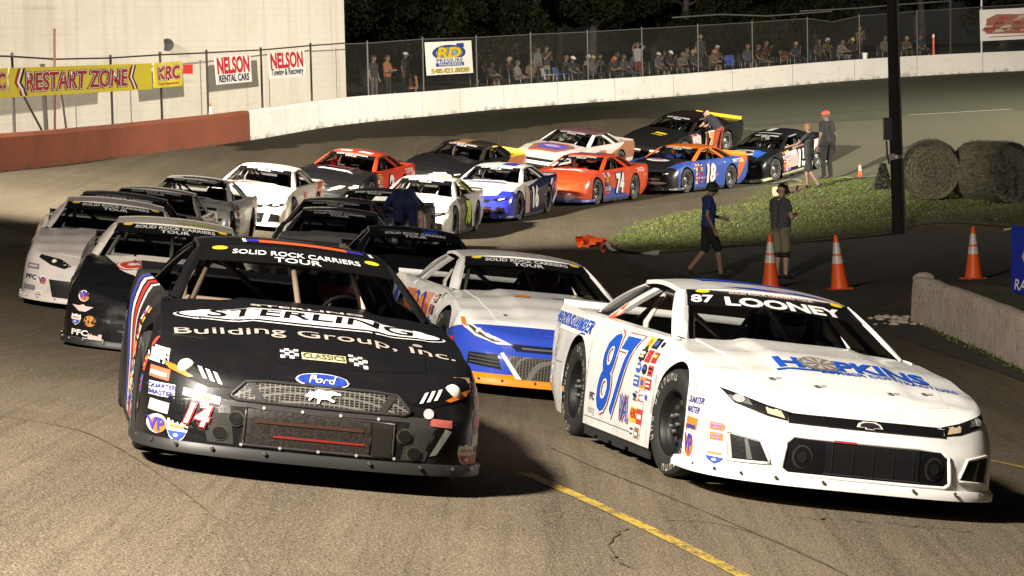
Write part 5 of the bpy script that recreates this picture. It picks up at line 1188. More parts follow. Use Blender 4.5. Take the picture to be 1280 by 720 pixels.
    for k, c in enumerate(((.6, .58, .55), (.5, .1, .1), (.05, .08, .35), (.6, .58, .55), (.4, .15, .1))):
        u0, u1 = .1+k*.17, .1+k*.17+.13; A = np.array(WSB)*[1, -1, 1]; B_ = np.array(WST)*[1, -1, 1]; off = np.array([-.06, -.045, .012]); p, q = A+(B_-A)*u0+off, A+(B_-A)*u1+off; w__ = np.array([.03, 0, .012])
        mb.add([p-w__, p+w__, q+w__, q-w__], [(0, 1, 2, 3)], k)
    mb.build('pillar_stickers', [P(c) for c in ((.6, .58, .55), (.5, .1, .1), (.05, .08, .35), (.61, .58, .55), (.4, .15, .1))], root)
car('14', 'glossy black car with number 14 and Building Group hood lettering, leading the left row', pb_side, hood=pb, roof=pb, cage=(.28, .2, .15), decals=dec14, front=front14, steer=2, seam=(.03, .028, .026))

# ---- 87: white car leading the inside row
pw = paint('white_gloss_paint', W_, rough=.22)
def ban87(wt_): wt_('87', .095, .80, .09, (.75, .74, .72), 1.2, .03); wt_('LOONEY', .55, .77, .1, (.75, .74, .72), 1.5, .04); wt_('SOLID ROCK CARRIERS TOUR', .5, .945, .026, (.7, .5, .45), 1.3)
def front87(d, root):
    for s in (1, -1):
        g = (lambda q: q) if s > 0 else fl
        d.poly('F', g([(.86, .635), (.80, .555), (.62, .50), (.50, .485), (.47, .535), (.62, .565)]), (.01, .01, .011), 0)
        d.poly('F', g([(.52, .497), (.62, .515), (.63, .548), (.54, .535)]), (.55, .4, .27), 1)
        d.poly('F', g([(.825, .595), (.80, .565), (.70, .55), (.72, .585)]), (.10, .10, .105), 1); d.poly('F', ell(.03, .022), (.3, .3, .3), 2, (s*.77, .578))
        # side vents
        v = g([(.60, .225), (.83, .215), (.85, .375), (.82, .385), (.66, .355)]); d.poly('F', v, (.35, .34, .33), 0); v2 = g([(.615, .235), (.805, .225), (.825, .37), (.67, .345)]); d.poly('F', v2, (.012, .012, .012), 1); frame_tube(root, 'vent_frame', dens(v), .009, flat('white_trim', W_, .3))
        d.poly('F', g([(.70, .235), (.73, .235), (.75, .35), (.735, .355)]), (.1, .1, .1), 2)
    d.poly('F', [(-.50, .482), (.50, .482), (.50, .528), (-.50, .528)], (.006, .006, .006), 0); 
    up = dens([(-.50, .48), (.50, .48), (.50, .530), (-.50, .530)], 8); frame_tube(root, 'grille_frame', up, .006, flat('gloss_black_trim', (.01, .01, .01), .2))
    m = [(-.54, .20), (-.5, .175), (.5, .175), (.54, .20), (.52, .36), (.47, .40), (-.47, .40), (-.52, .36)]; d.poly('F', m, (.005, .005, .005), 0); frame_tube(root, 'lower_opening', dens(m), .014, flat('white_trim', W_, .3))
    d.poly('F', rect(.6, .18, .02, .29), (.009, .009, .009), 1)
    for k in range(5): d.poly('F', rect(.006, .18, -.24+k*.13, .29), (.022, .022, .022), 2)
    for z in (.20, .385): d.poly('F', rect(.62, .006, .02, z), (.04, .04, .04), 2)
    d.poly('F', rect(.14, .012, -.16, .39), (.3, .03, .03), 3)
    for s in (1, -1): d.poly('F', ell(.062, .07), (.028, .028, .028), 1, (s*.42, .285)); d.poly('F', ell(.05, .06), (.004, .004, .004), 2, (s*.42, .285)); d.poly('F', ell(.03, .035), (.012, .012, .012), 3, (s*.42, .285))
    bt = [(-.085, -.012), (-.03, -.012), (-.03, -.026), (.03, -.026), (.03, -.012), (.085, -.012), (.07, .012), (.028, .012), (.028, .026), (-.028, .026), (-.028, .012), (-.07, .012)]
    d.poly('F', bt, (.6, .58, .56), 1, (0, .505)); d.poly('F', [(a*.78, b*.6) for a, b in bt], (.02, .02, .02), 2, (0, .505))
def dec87(root):
    BL = (.012, .07, .4); d = Decal()
    d.text('T', 'H', (-.30, -1.60), .19, BL, 1, bold=.045, wide=.92); d.text('T', 'PKINS', (.32, -1.60), .19, BL, 1, bold=.045, wide=.86)
    d.poly('T', ell(.13, .15, 34), (.18, .16, .15), 1, (-.095, -1.60)); d.poly('T', ell(.105, .12, 34), (.36, .33, .3), 2, (-.095, -1.60))
    for k in range(8): a = k*math.pi/4; d.poly('T', [(0, 0), (.1*math.cos(a), .115*math.sin(a)), (.1*math.cos(a+.3), .115*math.sin(a+.3))], (.16, .14, .13), 3, (-.095, -1.60))
    for k in range(16): a = k*math.pi/8; d.poly('T', [(.125*math.cos(a), .14*math.sin(a)), (.145*math.cos(a+.1), .165*math.sin(a+.1)), (.125*math.cos(a+.25), .14*math.sin(a+.25))], (.16, .14, .13), 1, (-.095, -1.60))
    d.poly('T', [(-.54, -.02), (-.12, -.02), (-.12, .012), (-.54, .012)], BL, 1, (.12, -1.755)); d.text('T', 'LUMBER CONTRACTORS', (.32, -1.77), .06, BL, 1, bold=.03, wide=.95)
    for y, x in ((-.50, 1.93), (-.24, 2.04), (.24, 2.04), (.50, 1.93)): d.poly('T', ell(.022, .022, 12), (.22, .22, .22), 1, (y, -x)); d.poly('T', ell(.011, .011, 10), (.03, .03, .03), 2, (y, -x)); d.poly('T', rect(.05, .01), (.1, .1, .1), 2, (y+.04, -x+.01), .4)
    d.build('hood_lettering', root)
    d = Decal()
    for f_, cx in (('R', -.18), ('L', .10)):
        d.text(f_, '87', (cx, .53), .54, BL, 1, bold=.012, shear=.22, wide=.95, edge=(.78, .76, .74), ew=.022, edge2=(.5, .04, .04), ew2=.032)
        d.text(f_, 'VA.', (cx+.38, .33), .17, BL, 1, bold=.01, wide=.8, edge=(.78, .76, .74), ew=.02, edge2=(.5, .04, .04), ew2=.04, shear=.1)
    d.build('number_decals', root)
    d = Decal()
    d.poly('R', [(-2.28, -.03), (-1.20, -.06), (-1.16, .02), (-2.26, .05)], BL, 0, (0, .80)); d.text('R', 'HOPKINS LUMBER', (-1.72, .815), .085, BL, 1, bold=.03, wide=1.35, shear=.1, edge=(.78, .76, .74), ew=.06, rot=-.02); d.poly('R', rect(.85, .03), (.78, .76, .74), 1, (-1.7, .75), -.02)
    d.text('L', 'HOPKINS LUMBER', (1.72, .81), .1, BL, 1, bold=.03, wide=1.2)
    d.text('R', 'PFC', (-.72, .34), .05, (.03, .03, .03), 1, bold=.03, wide=1.1); d.text('R', 'racing', (-.70, .24), .05, (.3, .3, .3), 1)
    stickers(d, 'R', .42, .80, 3, 5, .16, .088, 21); d.poly('R', ell(.05, .06), (.03, .03, .03), 0, (.42, .72)); d.poly('R', rect(.075, .03), (.7, .3, .04), 1, (.42, .72))
    stickers(d, 'R', .47, .45, 2, 1, .14, .08, 5, [(.7, .69, .68), (.2, .2, .25)]); d.poly('R', rect(.17, .1), (.66, .42, .02), 0, (.46, .31)); d.text('R', 'AERO', (.46, .32), .06, (.45, .05, .02), 1, bold=.04, wide=.85); d.poly('R', rect(.15, .1), (.5, .04, .04), 0, (.62, .31)); d.poly('R', rect(.11, .03), (.75, .7, .66), 1, (.62, .31)); d.text('R', 'SRI', (.45, .43), .045, (.02, .02, .02), 2, bold=.03)
    stickers(d, 'R', .46, .20, 2, 1, .13, .09, 8, [(.7, .69, .68), (.05, .05, .05), (.3, .12, .05)]); stickers(d, 'R', -2.2, .66, 1, 4, .15, .1, 14, [(.72, .7, .7), (.4, .36, .36), (.5, .45, .45)]); stickers(d, 'L', -.75, .75, 3, 6, .14, .1, 22)
    d.build('side_decals', root)
    d = Decal(); qmaster(d, 'R', 1.87, .50, .2); d.text('R', '', (0, 0), .1, BL) if 0 else None
    d.poly('R', rect(.2, .075), (.65, .2, .03), 0, (1.87, .385)); d.poly('R', rect(.17, .025), (.05, .05, .2), 1, (1.87, .365)); vp(d, 'R', 1.87, .26, .18); d.poly('F', rect(.06, .03), (.5, .1, .1), 0, (-.88, .4)); shield(d, 'F', -.885, .22, .1); stickers(d, 'F', -.885, .40, 1, 2, .07, .06, 3, [(.72, .7, .68), (.6, .2, .05), (.3, .2, .5)])
    d.build('front_stickers', root)
    d = Decal()
    for s, y0 in ((-1, -.05), (1, .3)): d.poly('T', [(y0-.26, .06), (y0+.05, .015), (y0+.2, .05), (y0-.02, .10)], (.02, .06, .45), 1, (0, .0)); d.poly('T', [(y0-.0, .01), (y0+.2, .0), (y0+.24, .03), (y0+.05, .03)], (.5, .05, .04), 1, (0, .0))
    d.poly('T', rect(.7, .3), (.02, .06, .45), 1, (0, .55)); d.build('roof_stripes', root)
    d = Decal(); stickers(d, 'R', -.92, 1.06, 1, 3, .1, .07, 30, [(.6, .1, .05), (.65, .45, .05), (.7, .68, .66)]); d.build('pillar_stickers', root)
car('87', 'white car with blue number 87 and HOPKINS hood lettering, leading the right row', pw, cage=(.5, .44, .38), split=flat('white_splitter', W_, .3), spoil=W_, decals=dec87, front=front87, banner=ban87, steer=7)

# ---- 20: white over blue car behind 87
p20 = paint('white_over_blue_paint', W_, [((.03, .07, .48), [(1, 0, 0, 0, 1.0), (.16, 0, -1, 0, -.27), ]), ((.72, .25, .01), [(1, 0, 0, 0, 1.0), (0, 0, -1, 0, -.2)]), ((.7, .16, .03), [(-1, 0, 0, 0, -.35), (1, 0, 0, 0, -.2), (0, 0, 0, 1, .85), (0, 0, 1, 0, .25), (0, 0, -1, 0, -.8)]), ((.7, .16, .03), [(-1, 0, 0, 0, .6), (1, 0, 0, 0, -1.1), (0, 0, 0, 1, .85), (0, 0, 1, 0, .5), (0, 0, -1, 0, -.8)])], rough=.22)
def front20(d, root):
    for s in (1, -1):
        g = (lambda q: q) if s > 0 else fl
        d.poly('F', g([(.46, .46), (.66, .50), (.84, .62), (.88, .64), (.885, .58), (.80, .51), (.62, .455)]), (.62, .6, .57), 0); d.poly('F', g([(.58, .475), (.70, .505), (.82, .59), (.86, .60), (.80, .535), (.66, .475)]), (.05, .05, .06), 1)
        for k in range(3): d.poly('F', g([(.52+k*.05, .47+k*.008), (.53+k*.05, .465+k*.008), (.66+k*.05, .515+k*.02), (.65+k*.05, .52+k*.02)]), (.68, .66, .63), 2)
        d.poly('F', g([(.855, .58), (.89, .60), (.89, .655), (.865, .65)]), M_AMBER, 2)
        v = g([(.58, .24), (.86, .27), (.85, .37), (.62, .37)]); d.poly('F', v, (.008, .008, .008), 0)
        for k in range(3): d.poly('F', g([(.60, .265+k*.03), (.84, .285+k*.03), (.84, .295+k*.03), (.60, .275+k*.03)]), (.07, .07, .07), 1)
        d.poly('F', g([(.40, .17), (.45, .17), (.60, .38), (.57, .39)]), (.68, .67, .66), 1); lamp(root, s*.77, .555, .03)
    d.poly('F', [(-.42, .17), (.42, .17), (.54, .37), (-.54, .37)], M_GRILLE, 0); d.poly('F', rect(.5, .15, .1, .27), (.006, .006, .006), 1)
    d.poly('F', [(-.46, .41), (.46, .41), (.52, .47), (-.52, .47)], (.01, .012, .03), 0); d.poly('F', [(-.4, .43), (.4, .43), (.42, .445), (-.42, .445)], (.10, .10, .12), 1)
def dec20(root):
    d = Decal(); d.poly('T', [(-.32, -.08), (-.17, -.08), (-.15, .09), (-.29, .09)], (.72, .2, .02), 1, (0, -1.28)); d.poly('T', [(.05, -.02), (.6, -.02), (.6, .02), (.06, .02)], (.02, .06, .4), 1, (0, -1.26))
    for y in (-.5, .5): d.poly('T', ell(.02, .02, 12), (.1, .1, .1), 1, (y, -1.95))
    d.build('hood_lettering', root)
    d = Decal(); stickers(d, 'R', .5, .76, 2, 5, .15, .11, 33, [(.05, .03, .03), (.5, .12, .06), (.65, .62, .6), (.04, .07, .35)]); d.text('R', '20', (-.35, .5), .46, (.7, .2, .03), 1, bold=.05, shear=.15, edge=(.02, .05, .35), ew=.05); d.text('L', '20', (.2, .5), .46, (.7, .2, .03), 1, bold=.05, shear=.15, edge=(.02, .05, .35), ew=.05)
    d.poly('R', [(-2.2, .62), (-1.8, .80), (-1.6, .80), (-1.7, .62)], (.03, .06, .4), 0); d.text('R', 'PFC', (.86, .8), .05, (.1, .1, .1), 1, bold=.02)
    d.build('side_decals', root)
    d = Decal(); d.poly('R', rect(.16, .05), (.5, .04, .05), 0, (1.87, .45)); d.poly('R', rect(.14, .1), (.68, .64, .66), 0, (1.87, .36)); d.poly('R', rect(.11, .02), (.4, .1, .15), 1, (1.87, .38)); d.poly('R', rect(.11, .02), (.4, .1, .15), 1, (1.87, .34)); d.build('front_stickers', root)
    d = Decal(); d.poly('T', rect(.5, .06), (.5, .05, .05), 1, (.1, .5)); d.build('roof_stripes', root)
car('20', 'white car with blue nose and orange lip, directly behind the white 87', p20, hood=pw, roof=pw, cage=(.3, .27, .24), split=P((.7, .24, .01), 'orange_splitter'), spoil=W_, decals=dec20, front=front20, steer=3)

# ---- black and white car behind 14
pbw = paint('black_white_camo_paint', (.008, .008, .009), [((.28, .29, .06), [(0, 0, 0, 1, .93), (-1, 0, 0, 0, -1.0), (0, 0, 1, 0, .5)])], rough=.25)
def decBW(root):
    d = Decal(); d.poly('T', [(-.66, .66), (.66, .66), (.5, -.1), (.14, -.72), (-.14, -.72), (-.5, -.1)], (.72, .66, .6), 0, (0, -1.46)); d.text('T', 'COPY', (-.06, -1.4), .3, (.5, .04, .03), 1, bold=.06, wide=.75, edge=(.7, .64, .58), ew=.05, edge2=(.3, .02, .02), ew2=.085); d.build('hood_lettering', root)
    d = Decal(); vp(d, 'F', -.80, .55, .1); d.poly('F', [(-.1, .02), (-.03, .02), (0, .035), (.03, .02), (.1, .02), (.03, -.03), (-.03, -.03)], (.6, .45, .42), 0, (-.80, .44)); shield(d, 'F', -.85, .33, .1); d.poly('F', ell(.055, .05), (.5, .22, .05), 0, (-.72, .33)); d.text('F', 'PFC', (-.80, .215), .05, (.75, .72, .7), 1, bold=.03, wide=1.3); d.poly('F', rect(.13, .06), (.6, .45, .42), 0, (-.66, .19))
    for k, c in enumerate(((.4, .2, .13), (.7, .68, .65), (.65, .5, .35))): d.poly('F', rect(.09, .055), c, 0, (-.84+k*.11, .14+.004*k)); d.poly('F', rect(.05, .025), (.4, .15, .05), 1, (-.84+k*.11, .14))
    d.build('front_stickers', root)
    d = Decal(); stickers(d, 'R', .4, .75, 4, 4, .18, .14, 6, [(.3, .32, .08), (.5, .5, .45), (.05, .05, .05)]); stickers(d, 'R', 1.8, .64, 1, 4, .14, .12, 7, [(.3, .32, .08), (.55, .5, .45), (.12, .12, .05)]); d.poly('T', [(.0, .0), (.45, .02), (.4, .12), (.05, .1)], (.35, .45, .02), 1, (0, .05)); d.build('side_decals', root)
car('BW', 'black nosed car with white roof and white hood panel, just behind the black 14', pbw, roof=paint('cream_roof_paint', (.68, .62, .55)), cage=(.3, .27, .24), decals=decBW, front=front_generic(lampc=(.015, .015, .015)), split=flat('black_splitter', (.02, .02, .02), .5))
# ---- white car with dark mirrors on the far left
def decW(root):
    d = Decal(); vp(d, 'F', -.73, .34, .1); d.text('F', 'PFC', (-.86, .36), .05, (.03, .03, .03), 1, bold=.03); d.poly('F', rect(.13, .06), (.2, .16, .2), 0, (-.85, .48)); d.poly('F', rect(.09, .02), (.5, .45, .48), 1, (-.85, .48)); d.poly('F', rect(.13, .06), (.2, .18, .22), 0, (-.87, .24)); shield(d, 'F', -.76, .18, .09); d.build('front_stickers', root)
    d = Decal(); stickers(d, 'R', .4, .76, 3, 5, .15, .12, 12); d.build('side_decals', root)
def frontW(d, root):
    for s in (1, -1):
        g = (lambda q: q) if s > 0 else fl
        d.poly('F', g([(.42, .53), (.55, .59), (.78, .62), (.80, .585), (.66, .52), (.5, .49)]), (.012, .011, .011), 0); lamp(root, s*.62, .56, .03)
        d.poly('F', g([(.34, .17), (.6, .16), (.66, .36), (.40, .36)]), (.008, .008, .008), 0)
    d.poly('F', [(-.3, .16), (.3, .16), (.34, .36), (-.34, .36)], (.012, .012, .012), 0)
car('W', 'plain white car with bare hood, hard against the left edge of the pack', paint('dull_white_paint', (.62, .56, .53)), cage=(.1, .1, .1), spoil=(.01, .01, .01), decals=decW, front=frontW, mirror=(.015, .015, .015), bar=False, split=P((.6, .55, .52), 'dull_white'))
# ---- row cars further back
def simple(num=None, ncol=W_, nedge=None, side=None, hoodtxt=None, hoodpoly=(), stick=1, sides='LR', nsh=.15, nx=.15, roofp=(), nw=.95, frontp=(), qtext=None):
    def f(root):
        d = Decal(2)
        for f_ in sides:
            s = 1 if f_ == 'L' else -1
            if side:
                for pts, c in side: d.poly(f_, [(-x*1 if f_ == 'L' else x, z) for x, z in pts], c, 0)
            if num: d.text(f_, num, (nx if f_ == 'L' else -nx, .50), .46, ncol, 2, bold=.05, shear=nsh, wide=nw, edge=nedge, ew=.05)
            if qtext: d.text(f_, qtext[0], (1.75*s, .80), .10, qtext[1], 2, bold=.03, wide=1.2)
            if stick: stickers(d, f_, -.8 if f_ == 'L' else .4, .76, 3, 5, .15, .12, stick)
        d.build('side_decals', root)
        if hoodtxt or hoodpoly:
            d = Decal(2)
            for pts, c, l in hoodpoly: d.poly('T', pts, c, l)
            if hoodtxt: d.text('T', hoodtxt[0], (0, -1.45), hoodtxt[1], hoodtxt[2], 3, bold=.05, wide=hoodtxt[3], shear=.2)
            d.build('hood_lettering', root)
        if roofp or frontp:
            d = Decal(2)
            for pts, c, l in roofp: d.poly('T', pts, c, l)
            for pts, c, l in frontp: d.poly('F', pts, c, l)
            d.build('body_stickers', root)
    return f
def blob(cx, cy, rx, ry, seed, n=14):
    rr = random.Random(seed); return [(cx+rx*rr.uniform(.5, 1.1)*math.cos(2*math.pi*k/n), cy+ry*rr.uniform(.5, 1.1)*math.sin(2*math.pi*k/n)) for k in range(n)]
blk = paint('black_paint', (.01, .01, .011)); blk2 = paint('worn_black_paint', (.016, .015, .015), rough=.35)
car('D', 'black car mostly hidden, only its dark roof above the plain white car', blk2, far=True, decals=simple(None, stick=3), front=front_generic(), split=None)
gry = paint('dark_grey_paint', (.1, .095, .09), [((.35, .33, .31), [(0, 0, 1, 0, .78)])])
car('C', 'grey car with pale roof in the left row, only roof and windscreen showing', paint('pale_grey_paint', (.5, .46, .42)), cage=(.1, .1, .1), far=True, decals=simple(None, stick=4, hoodpoly=[([(-.2, -1.9), (.4, -1.9), (.5, -1.0), (.1, -1.0)], (.3, .1, .08), 1)]), front=front_generic(), bar=False)
car('E', 'silver white car with a red hood patch and a black strip on its roof', paint('silver_white_paint', (.78, .75, .71)), far=True, cage=(.2, .2, .2), bar=False, split=P((.5, .47, .43), 'silver_splitter'), spoil=(.3, .28, .26), front=front_generic(lampc=(.05, .05, .05)),
    decals=simple(None, stick=5, hoodpoly=[([(-.62, -1.7), (-.1, -1.75), (-.05, -.85), (-.5, -.85)], (.6, .08, .03), 1), ([(-.55, -2.1), (-.12, -2.1), (-.1, -1.7), (-.5, -1.68)], (.5, .2, .17), 1), (blob(.2, -1.15, .3, .09, 3), (.03, .03, .03), 2), ([(.2, -1.1), (.4, -1.02), (.2, -1.2)], (.03, .03, .03), 2)], roofp=[([(-.28, -.1), (.52, -.1), (.52, .12), (-.28, .12)], (.012, .012, .012), 1), ([(-.02, -.08), (.0, -.08), (.0, .06), (-.02, .06)], (.65, .62, .6), 2), ([(.06, -.08), (.08, -.08), (.08, .06), (.06, .06)], (.65, .62, .6), 2)]))
car('F', 'cream white car with a red winged scrawl on its hood, dark left corner', paint('cream_white_paint', (.74, .66, .58), [((.6, .12, .04), [(-1, 0, 0, 0, 1.0), (0, 0, 0, 1, .8), (.5, 0, 1, 0, -.2), (-.3, 0, -1, 0, -.42)])]), far=True, cage=(.15, .14, .13), bar=False, split=P((.7, .62, .55), 'cream_splitter'), mirror=None, front=front_generic(lampc=(.65, .6, .55)),
    decals=simple('7', (.6, .2, .12), None, stick=0, nx=-.05, hoodpoly=[(blob(-.48, -1.02, .13, .1, 2), (.5, .03, .02), 1), ([(-.5, -1.0), (-.3, -1.1), (.05, -.95), (.1, -.9), (-.28, -.98)], (.5, .03, .02), 1), ([(-.35, -1.25), (.0, -1.2), (.22, -1.02), (.2, -1.0), (-.02, -1.16)], (.06, .04, .04), 1), ([(-.35, -1.23), (-.3, -1.28), (-.1, -1.26), (.15, -1.1), (.12, -1.08), (-.12, -1.2)], (.06, .04, .04), 1)], frontp=[([(-.95, .2), (-.5, .2), (-.5, .42), (-.93, .42)], (.006, .006, .006), 2), (ell(.04, .04), (.006, .006, .006), 2) if 0 else ([(-.36, .36), (-.3, .36), (-.3, .3), (-.36, .3)], (.006, .006, .006), 2)]))
car('2', 'red and black car with a white number 2 on the red door', paint('black_red_paint', (.012, .011, .011), [((.55, .05, .022), [(-1, 0, 0, 0, -.72), (0, 0, 0, 1, .5)]), ((.5, .03, .02), [(0, 0, -1, 0, -.17), (1, 0, 0, 0, 1.6)])]), hood=blk, roof=paint('red_paint', (.55, .06, .025)), spoil=(.008, .008, .008), far=True, cage=(.06, .06, .06), bar=False, front=front_generic(),
    decals=simple('2', (.75, .72, .68), (.02, .02, .02), stick=6, nx=.22, nw=1.1, qtext=('CUSTOM', (.7, .6, .5)), side=[([(-.95, .15), (-1.0, .35), (-1.25, .76), (-1.35, .76), (-.75, .15)], (.72, .66, .6))], hoodpoly=[([(-.5, -1.25), (.3, -1.36), (.5, -1.5), (.3, -1.5), (-.4, -1.42)], (.65, .62, .6), 1), ([(-.3, -.95), (.35, -.95), (.35, -1.02), (-.3, -1.02)], (.35, .03, .03), 1)], roofp=[([(-.4, .05), (-.1, .05), (-.1, .25), (-.4, .25)], (.7, .6, .5), 1), ([(.05, .05), (.4, .05), (.45, .25), (.1, .25)], (.7, .6, .5), 1)], frontp=[([(.2, .42), (.5, .5), (.6, .56), (.45, .55), (.3, .5)], (.6, .5, .35), 2), ([(.70, .5), (.85, .55), (.85, .6), (.75, .6)], (.65, .63, .6), 2), ([(-.7, .52), (-.5, .5), (-.5, .48), (-.7, .5)], (.65, .63, .6), 2), (rect(.12, .16, .72, .3), (.6, .45, .4), 2)]))
car('G', 'black car with a long yellow rear deck stripe and an orange door number', paint('black_orange_paint', (.01, .01, .011), [((.45, .16, .07), [(-1, 0, 0, 0, .35), (0, 0, 0, 1, .8), (0, 0, 1, 0, .2), (-.4, 0, -1, 0, -.4)]), ((.6, .42, .03), [(-1, 0, 0, 0, 1.3), (0, 0, 1, 0, .88)])]), hood=blk, roof=paint('tan_striped_roof', (.03, .025, .02), [((.35, .17, .06), [(0, 1, 0, 0, -.3), (0, -1, 0, 0, -.05)])]), spoil=(.65, .46, .03), far=True, cage=(.1, .1, .1), bar=False, front=front_generic(),
    decals=simple('4', (.6, .1, .03), (.65, .6, .5), stick=8, nx=.1, side=[([(-.45, .3), (.2, .3), (.25, .8), (-.4, .8)], (.5, .16, .08))], frontp=[(blob(.35, .5, .4, .07, 4), (.55, .5, .5), 2), (blob(.55, .35, .3, .05, 8), (.5, .2, .18), 2), ([(-.7, .17), (.6, .17), (.6, .2), (-.7, .2)], (.6, .42, .03), 2)]))
car('H', 'white car with bronze patches and a purple blue hood panel in the left row', paint('white_bronze_paint', (.66, .6, .55), [((.34, .15, .08), [(-1, 0, 0, 0, .15), (0, 0, 0, 1, .8), (0, 0, 1, 0, .45), (-.25, 0, -1, 0, -.48)])]), roof=paint('bronze_purple_roof', (.17, .08, .09)), pillar_=pw, far=True, cage=(.4, .36, .3), spoil=(.4, .3, .25), split=P((.6, .55, .5), 'offwhite_splitter'), front=front_generic(lampc=(.2, .2, .2), chrome=True),
    decals=simple('45', (.45, .12, .03), None, stick=0, nx=-.1, hoodpoly=[([(-.55, -1.95), (.35, -1.95), (.62, -1.35), (.5, -1.05), (-.5, -1.05), (-.62, -1.4)], (.3, .1, .05), 1), ([(-.4, -1.75), (.3, -1.8), (.5, -1.4), (.3, -1.25), (-.4, -1.3)], (.1, .07, .35), 2), (blob(0, -1.5, .3, .1, 6), (.35, .3, .5), 3)]))
car('17', 'black car with a yellow front lip and a thick yellow rear spoiler, farthest back', paint('black_yellow_paint', (.01, .01, .01), [((.6, .42, .02), [(0, 0, -1, 0, -.18), (1, 0, 0, 0, 1.5)])]), roof=paint('maroon_roof', (.018, .01, .01)), spoil=(.68, .45, .02), split=P((.62, .44, .02), 'yellow_splitter'), far=True, cage=(.15, .14, .13), rim=M_RIMW, front=front_generic(),
    decals=simple('17', (.65, .2, .03), (.6, .5, .4), stick=11, nx=.25, hoodpoly=[([(-.05, -1.5), (.35, -1.55), (.38, -1.45), (0, -1.4)], (.6, .45, .02), 1), ([(-.1, -1.6), (.3, -1.66), (.32, -1.62), (-.1, -1.57)], (.6, .45, .02), 1)], side=[([(.3, .2), (.85, .2), (.85, .75), (.35, .75)], (.55, .4, .36))], frontp=[(rect(.3, .1, -.1, .4), (.6, .5, .45), 2), (rect(.3, .12, .5, .4), (.6, .45, .42), 2), (rect(.2, .05, -.6, .48), (.6, .45, .2), 2)]))
# inside row
car('K', 'glossy black car with blue roof strip, tight behind the blue nosed white car', blk, roof=paint('black_blue_roof', (.008, .008, .01), [((.02, .05, .3), [(0, 1, 0, 0, .1), (0, -1, 0, 0, -.3), (1, 0, 0, 0, -.4)])]), far=True, cage=(.05, .05, .05), bar=True, decals=simple(None, stick=13), front=front_generic())
car('L1', 'dark grey car with an empty black windscreen, left of the glossy black one', gry, roof=paint('graphite_roof', (.07, .062, .055)), far=True, cage=(.02, .02, .02), bar=False, decals=simple(None, stick=15), front=front_generic(), mirror=(.01, .01, .01))
car('L2', 'grey car with a thin red roof stripe, half hidden in the inside row', paint('graphite_paint', (.07, .065, .06)), roof=paint('grey_red_roof', (.11, .1, .09), [((.35, .03, .03), [(-1, 0, 0, 0, .45), (1, 0, 0, 0, -.75)])]), far=True, cage=(.1, .1, .08), bar=False, decals=simple(None, stick=16), front=front_generic(), mirror=(.01, .01, .01))
car('M', 'black car with pink stickered door, a crew member in blue bent over its hood', blk2, far=True, cage=(.1, .1, .1), bar=False, decals=simple('8', (.6, .5, .45), None, stick=17, side=[([(-.2, .15), (.75, .15), (.75, .82), (-.2, .82)], (.5, .22, .2))]), front=front_generic())
car('78', 'white car with a lime number on its dark door, beside the man in blue', paint('white_black_paint', (.72, .68, .62), [((.015, .015, .015), [(-1, 0, 0, 0, -.35), (0, 0, 0, 1, .8), (.55, 0, -1, 0, -.95)]), ((.2, .16, .12), [(1, 0, 0, 0, .05), (-1, 0, 0, 0, -.85), (0, 0, 0, 1, .86)])]), roof=paint('white_lime_roof', (.72, .68, .62), [((.5, .5, .06), [(-1, 0, 0, 0, .55), (0, 1, 0, 0, -.1)])]), spoil=(.02, .02, .02), far=True, cage=(.5, .42, .34), split=P((.6, .56, .52), 'offwhite_splitter'), front=front_generic(lampc=(.15, .12, .1)),
    decals=simple('78', (.5, .68, .03), (.02, .02, .02), stick=0, nx=.1, nsh=.2, nw=.8, frontp=[(blob(.5, .3, .3, .06, 4), (.5, .2, .18), 2)], side=[([(-.7, .15), (-.95, .15), (-.6, .75), (-.45, .75)], (.55, .52, .5))]))
car('16', 'white and metallic blue car with white number 16 on its dark door', paint('white_blue_paint', (.72, .7, .69), [((.03, .04, .42), [(1, 0, 0, 0, .9), (.28, 0, -1, 0, -.22)]), ((.012, .012, .05), [(-1, 0, 0, 0, -.9), (0, 0, 0, 1, .8), (-.1, 0, -1, 0, -.82)])], rough=.2), hood=pw, roof=paint('white_blue_roof', (.74, .72, .7), [((.06, .06, .4), [(0, 1, 0, 0, .05), (0, -1, 0, 0, -.4), (-1, 0, 0, 0, .1)])]), pillar_=pw, spoil=(.02, .02, .04), far=True, cage=(.06, .06, .06), bar=False, split=P((.02, .025, .2), 'navy_splitter'), front=front_generic(lampc=(.6, .6, .65)),
    decals=simple('16', (.76, .74, .72), None, stick=0, nx=.05, nsh=0, side=[([(.5, .15), (.88, .15), (.85, .8), (.5, .8)], (.4, .25, .2)), ([(-.95, .5), (-1.9, .85), (-1.7, .85), (-.8, .45)], (.7, .68, .68)), ([(-1.8, .2), (-2.4, .6), (-2.4, .7), (-1.75, .3)], (.6, .58, .6))], hoodpoly=[([(-.5, -1.2), (.3, -1.22), (.55, -1.1), (.5, -1.05), (-.4, -1.13)], (.08, .06, .3), 1)], frontp=[(blob(.4, .3, .35, .06, 9), (.5, .25, .24), 2), (blob(-.2, .42, .35, .02, 5), (.5, .5, .6), 2)]))
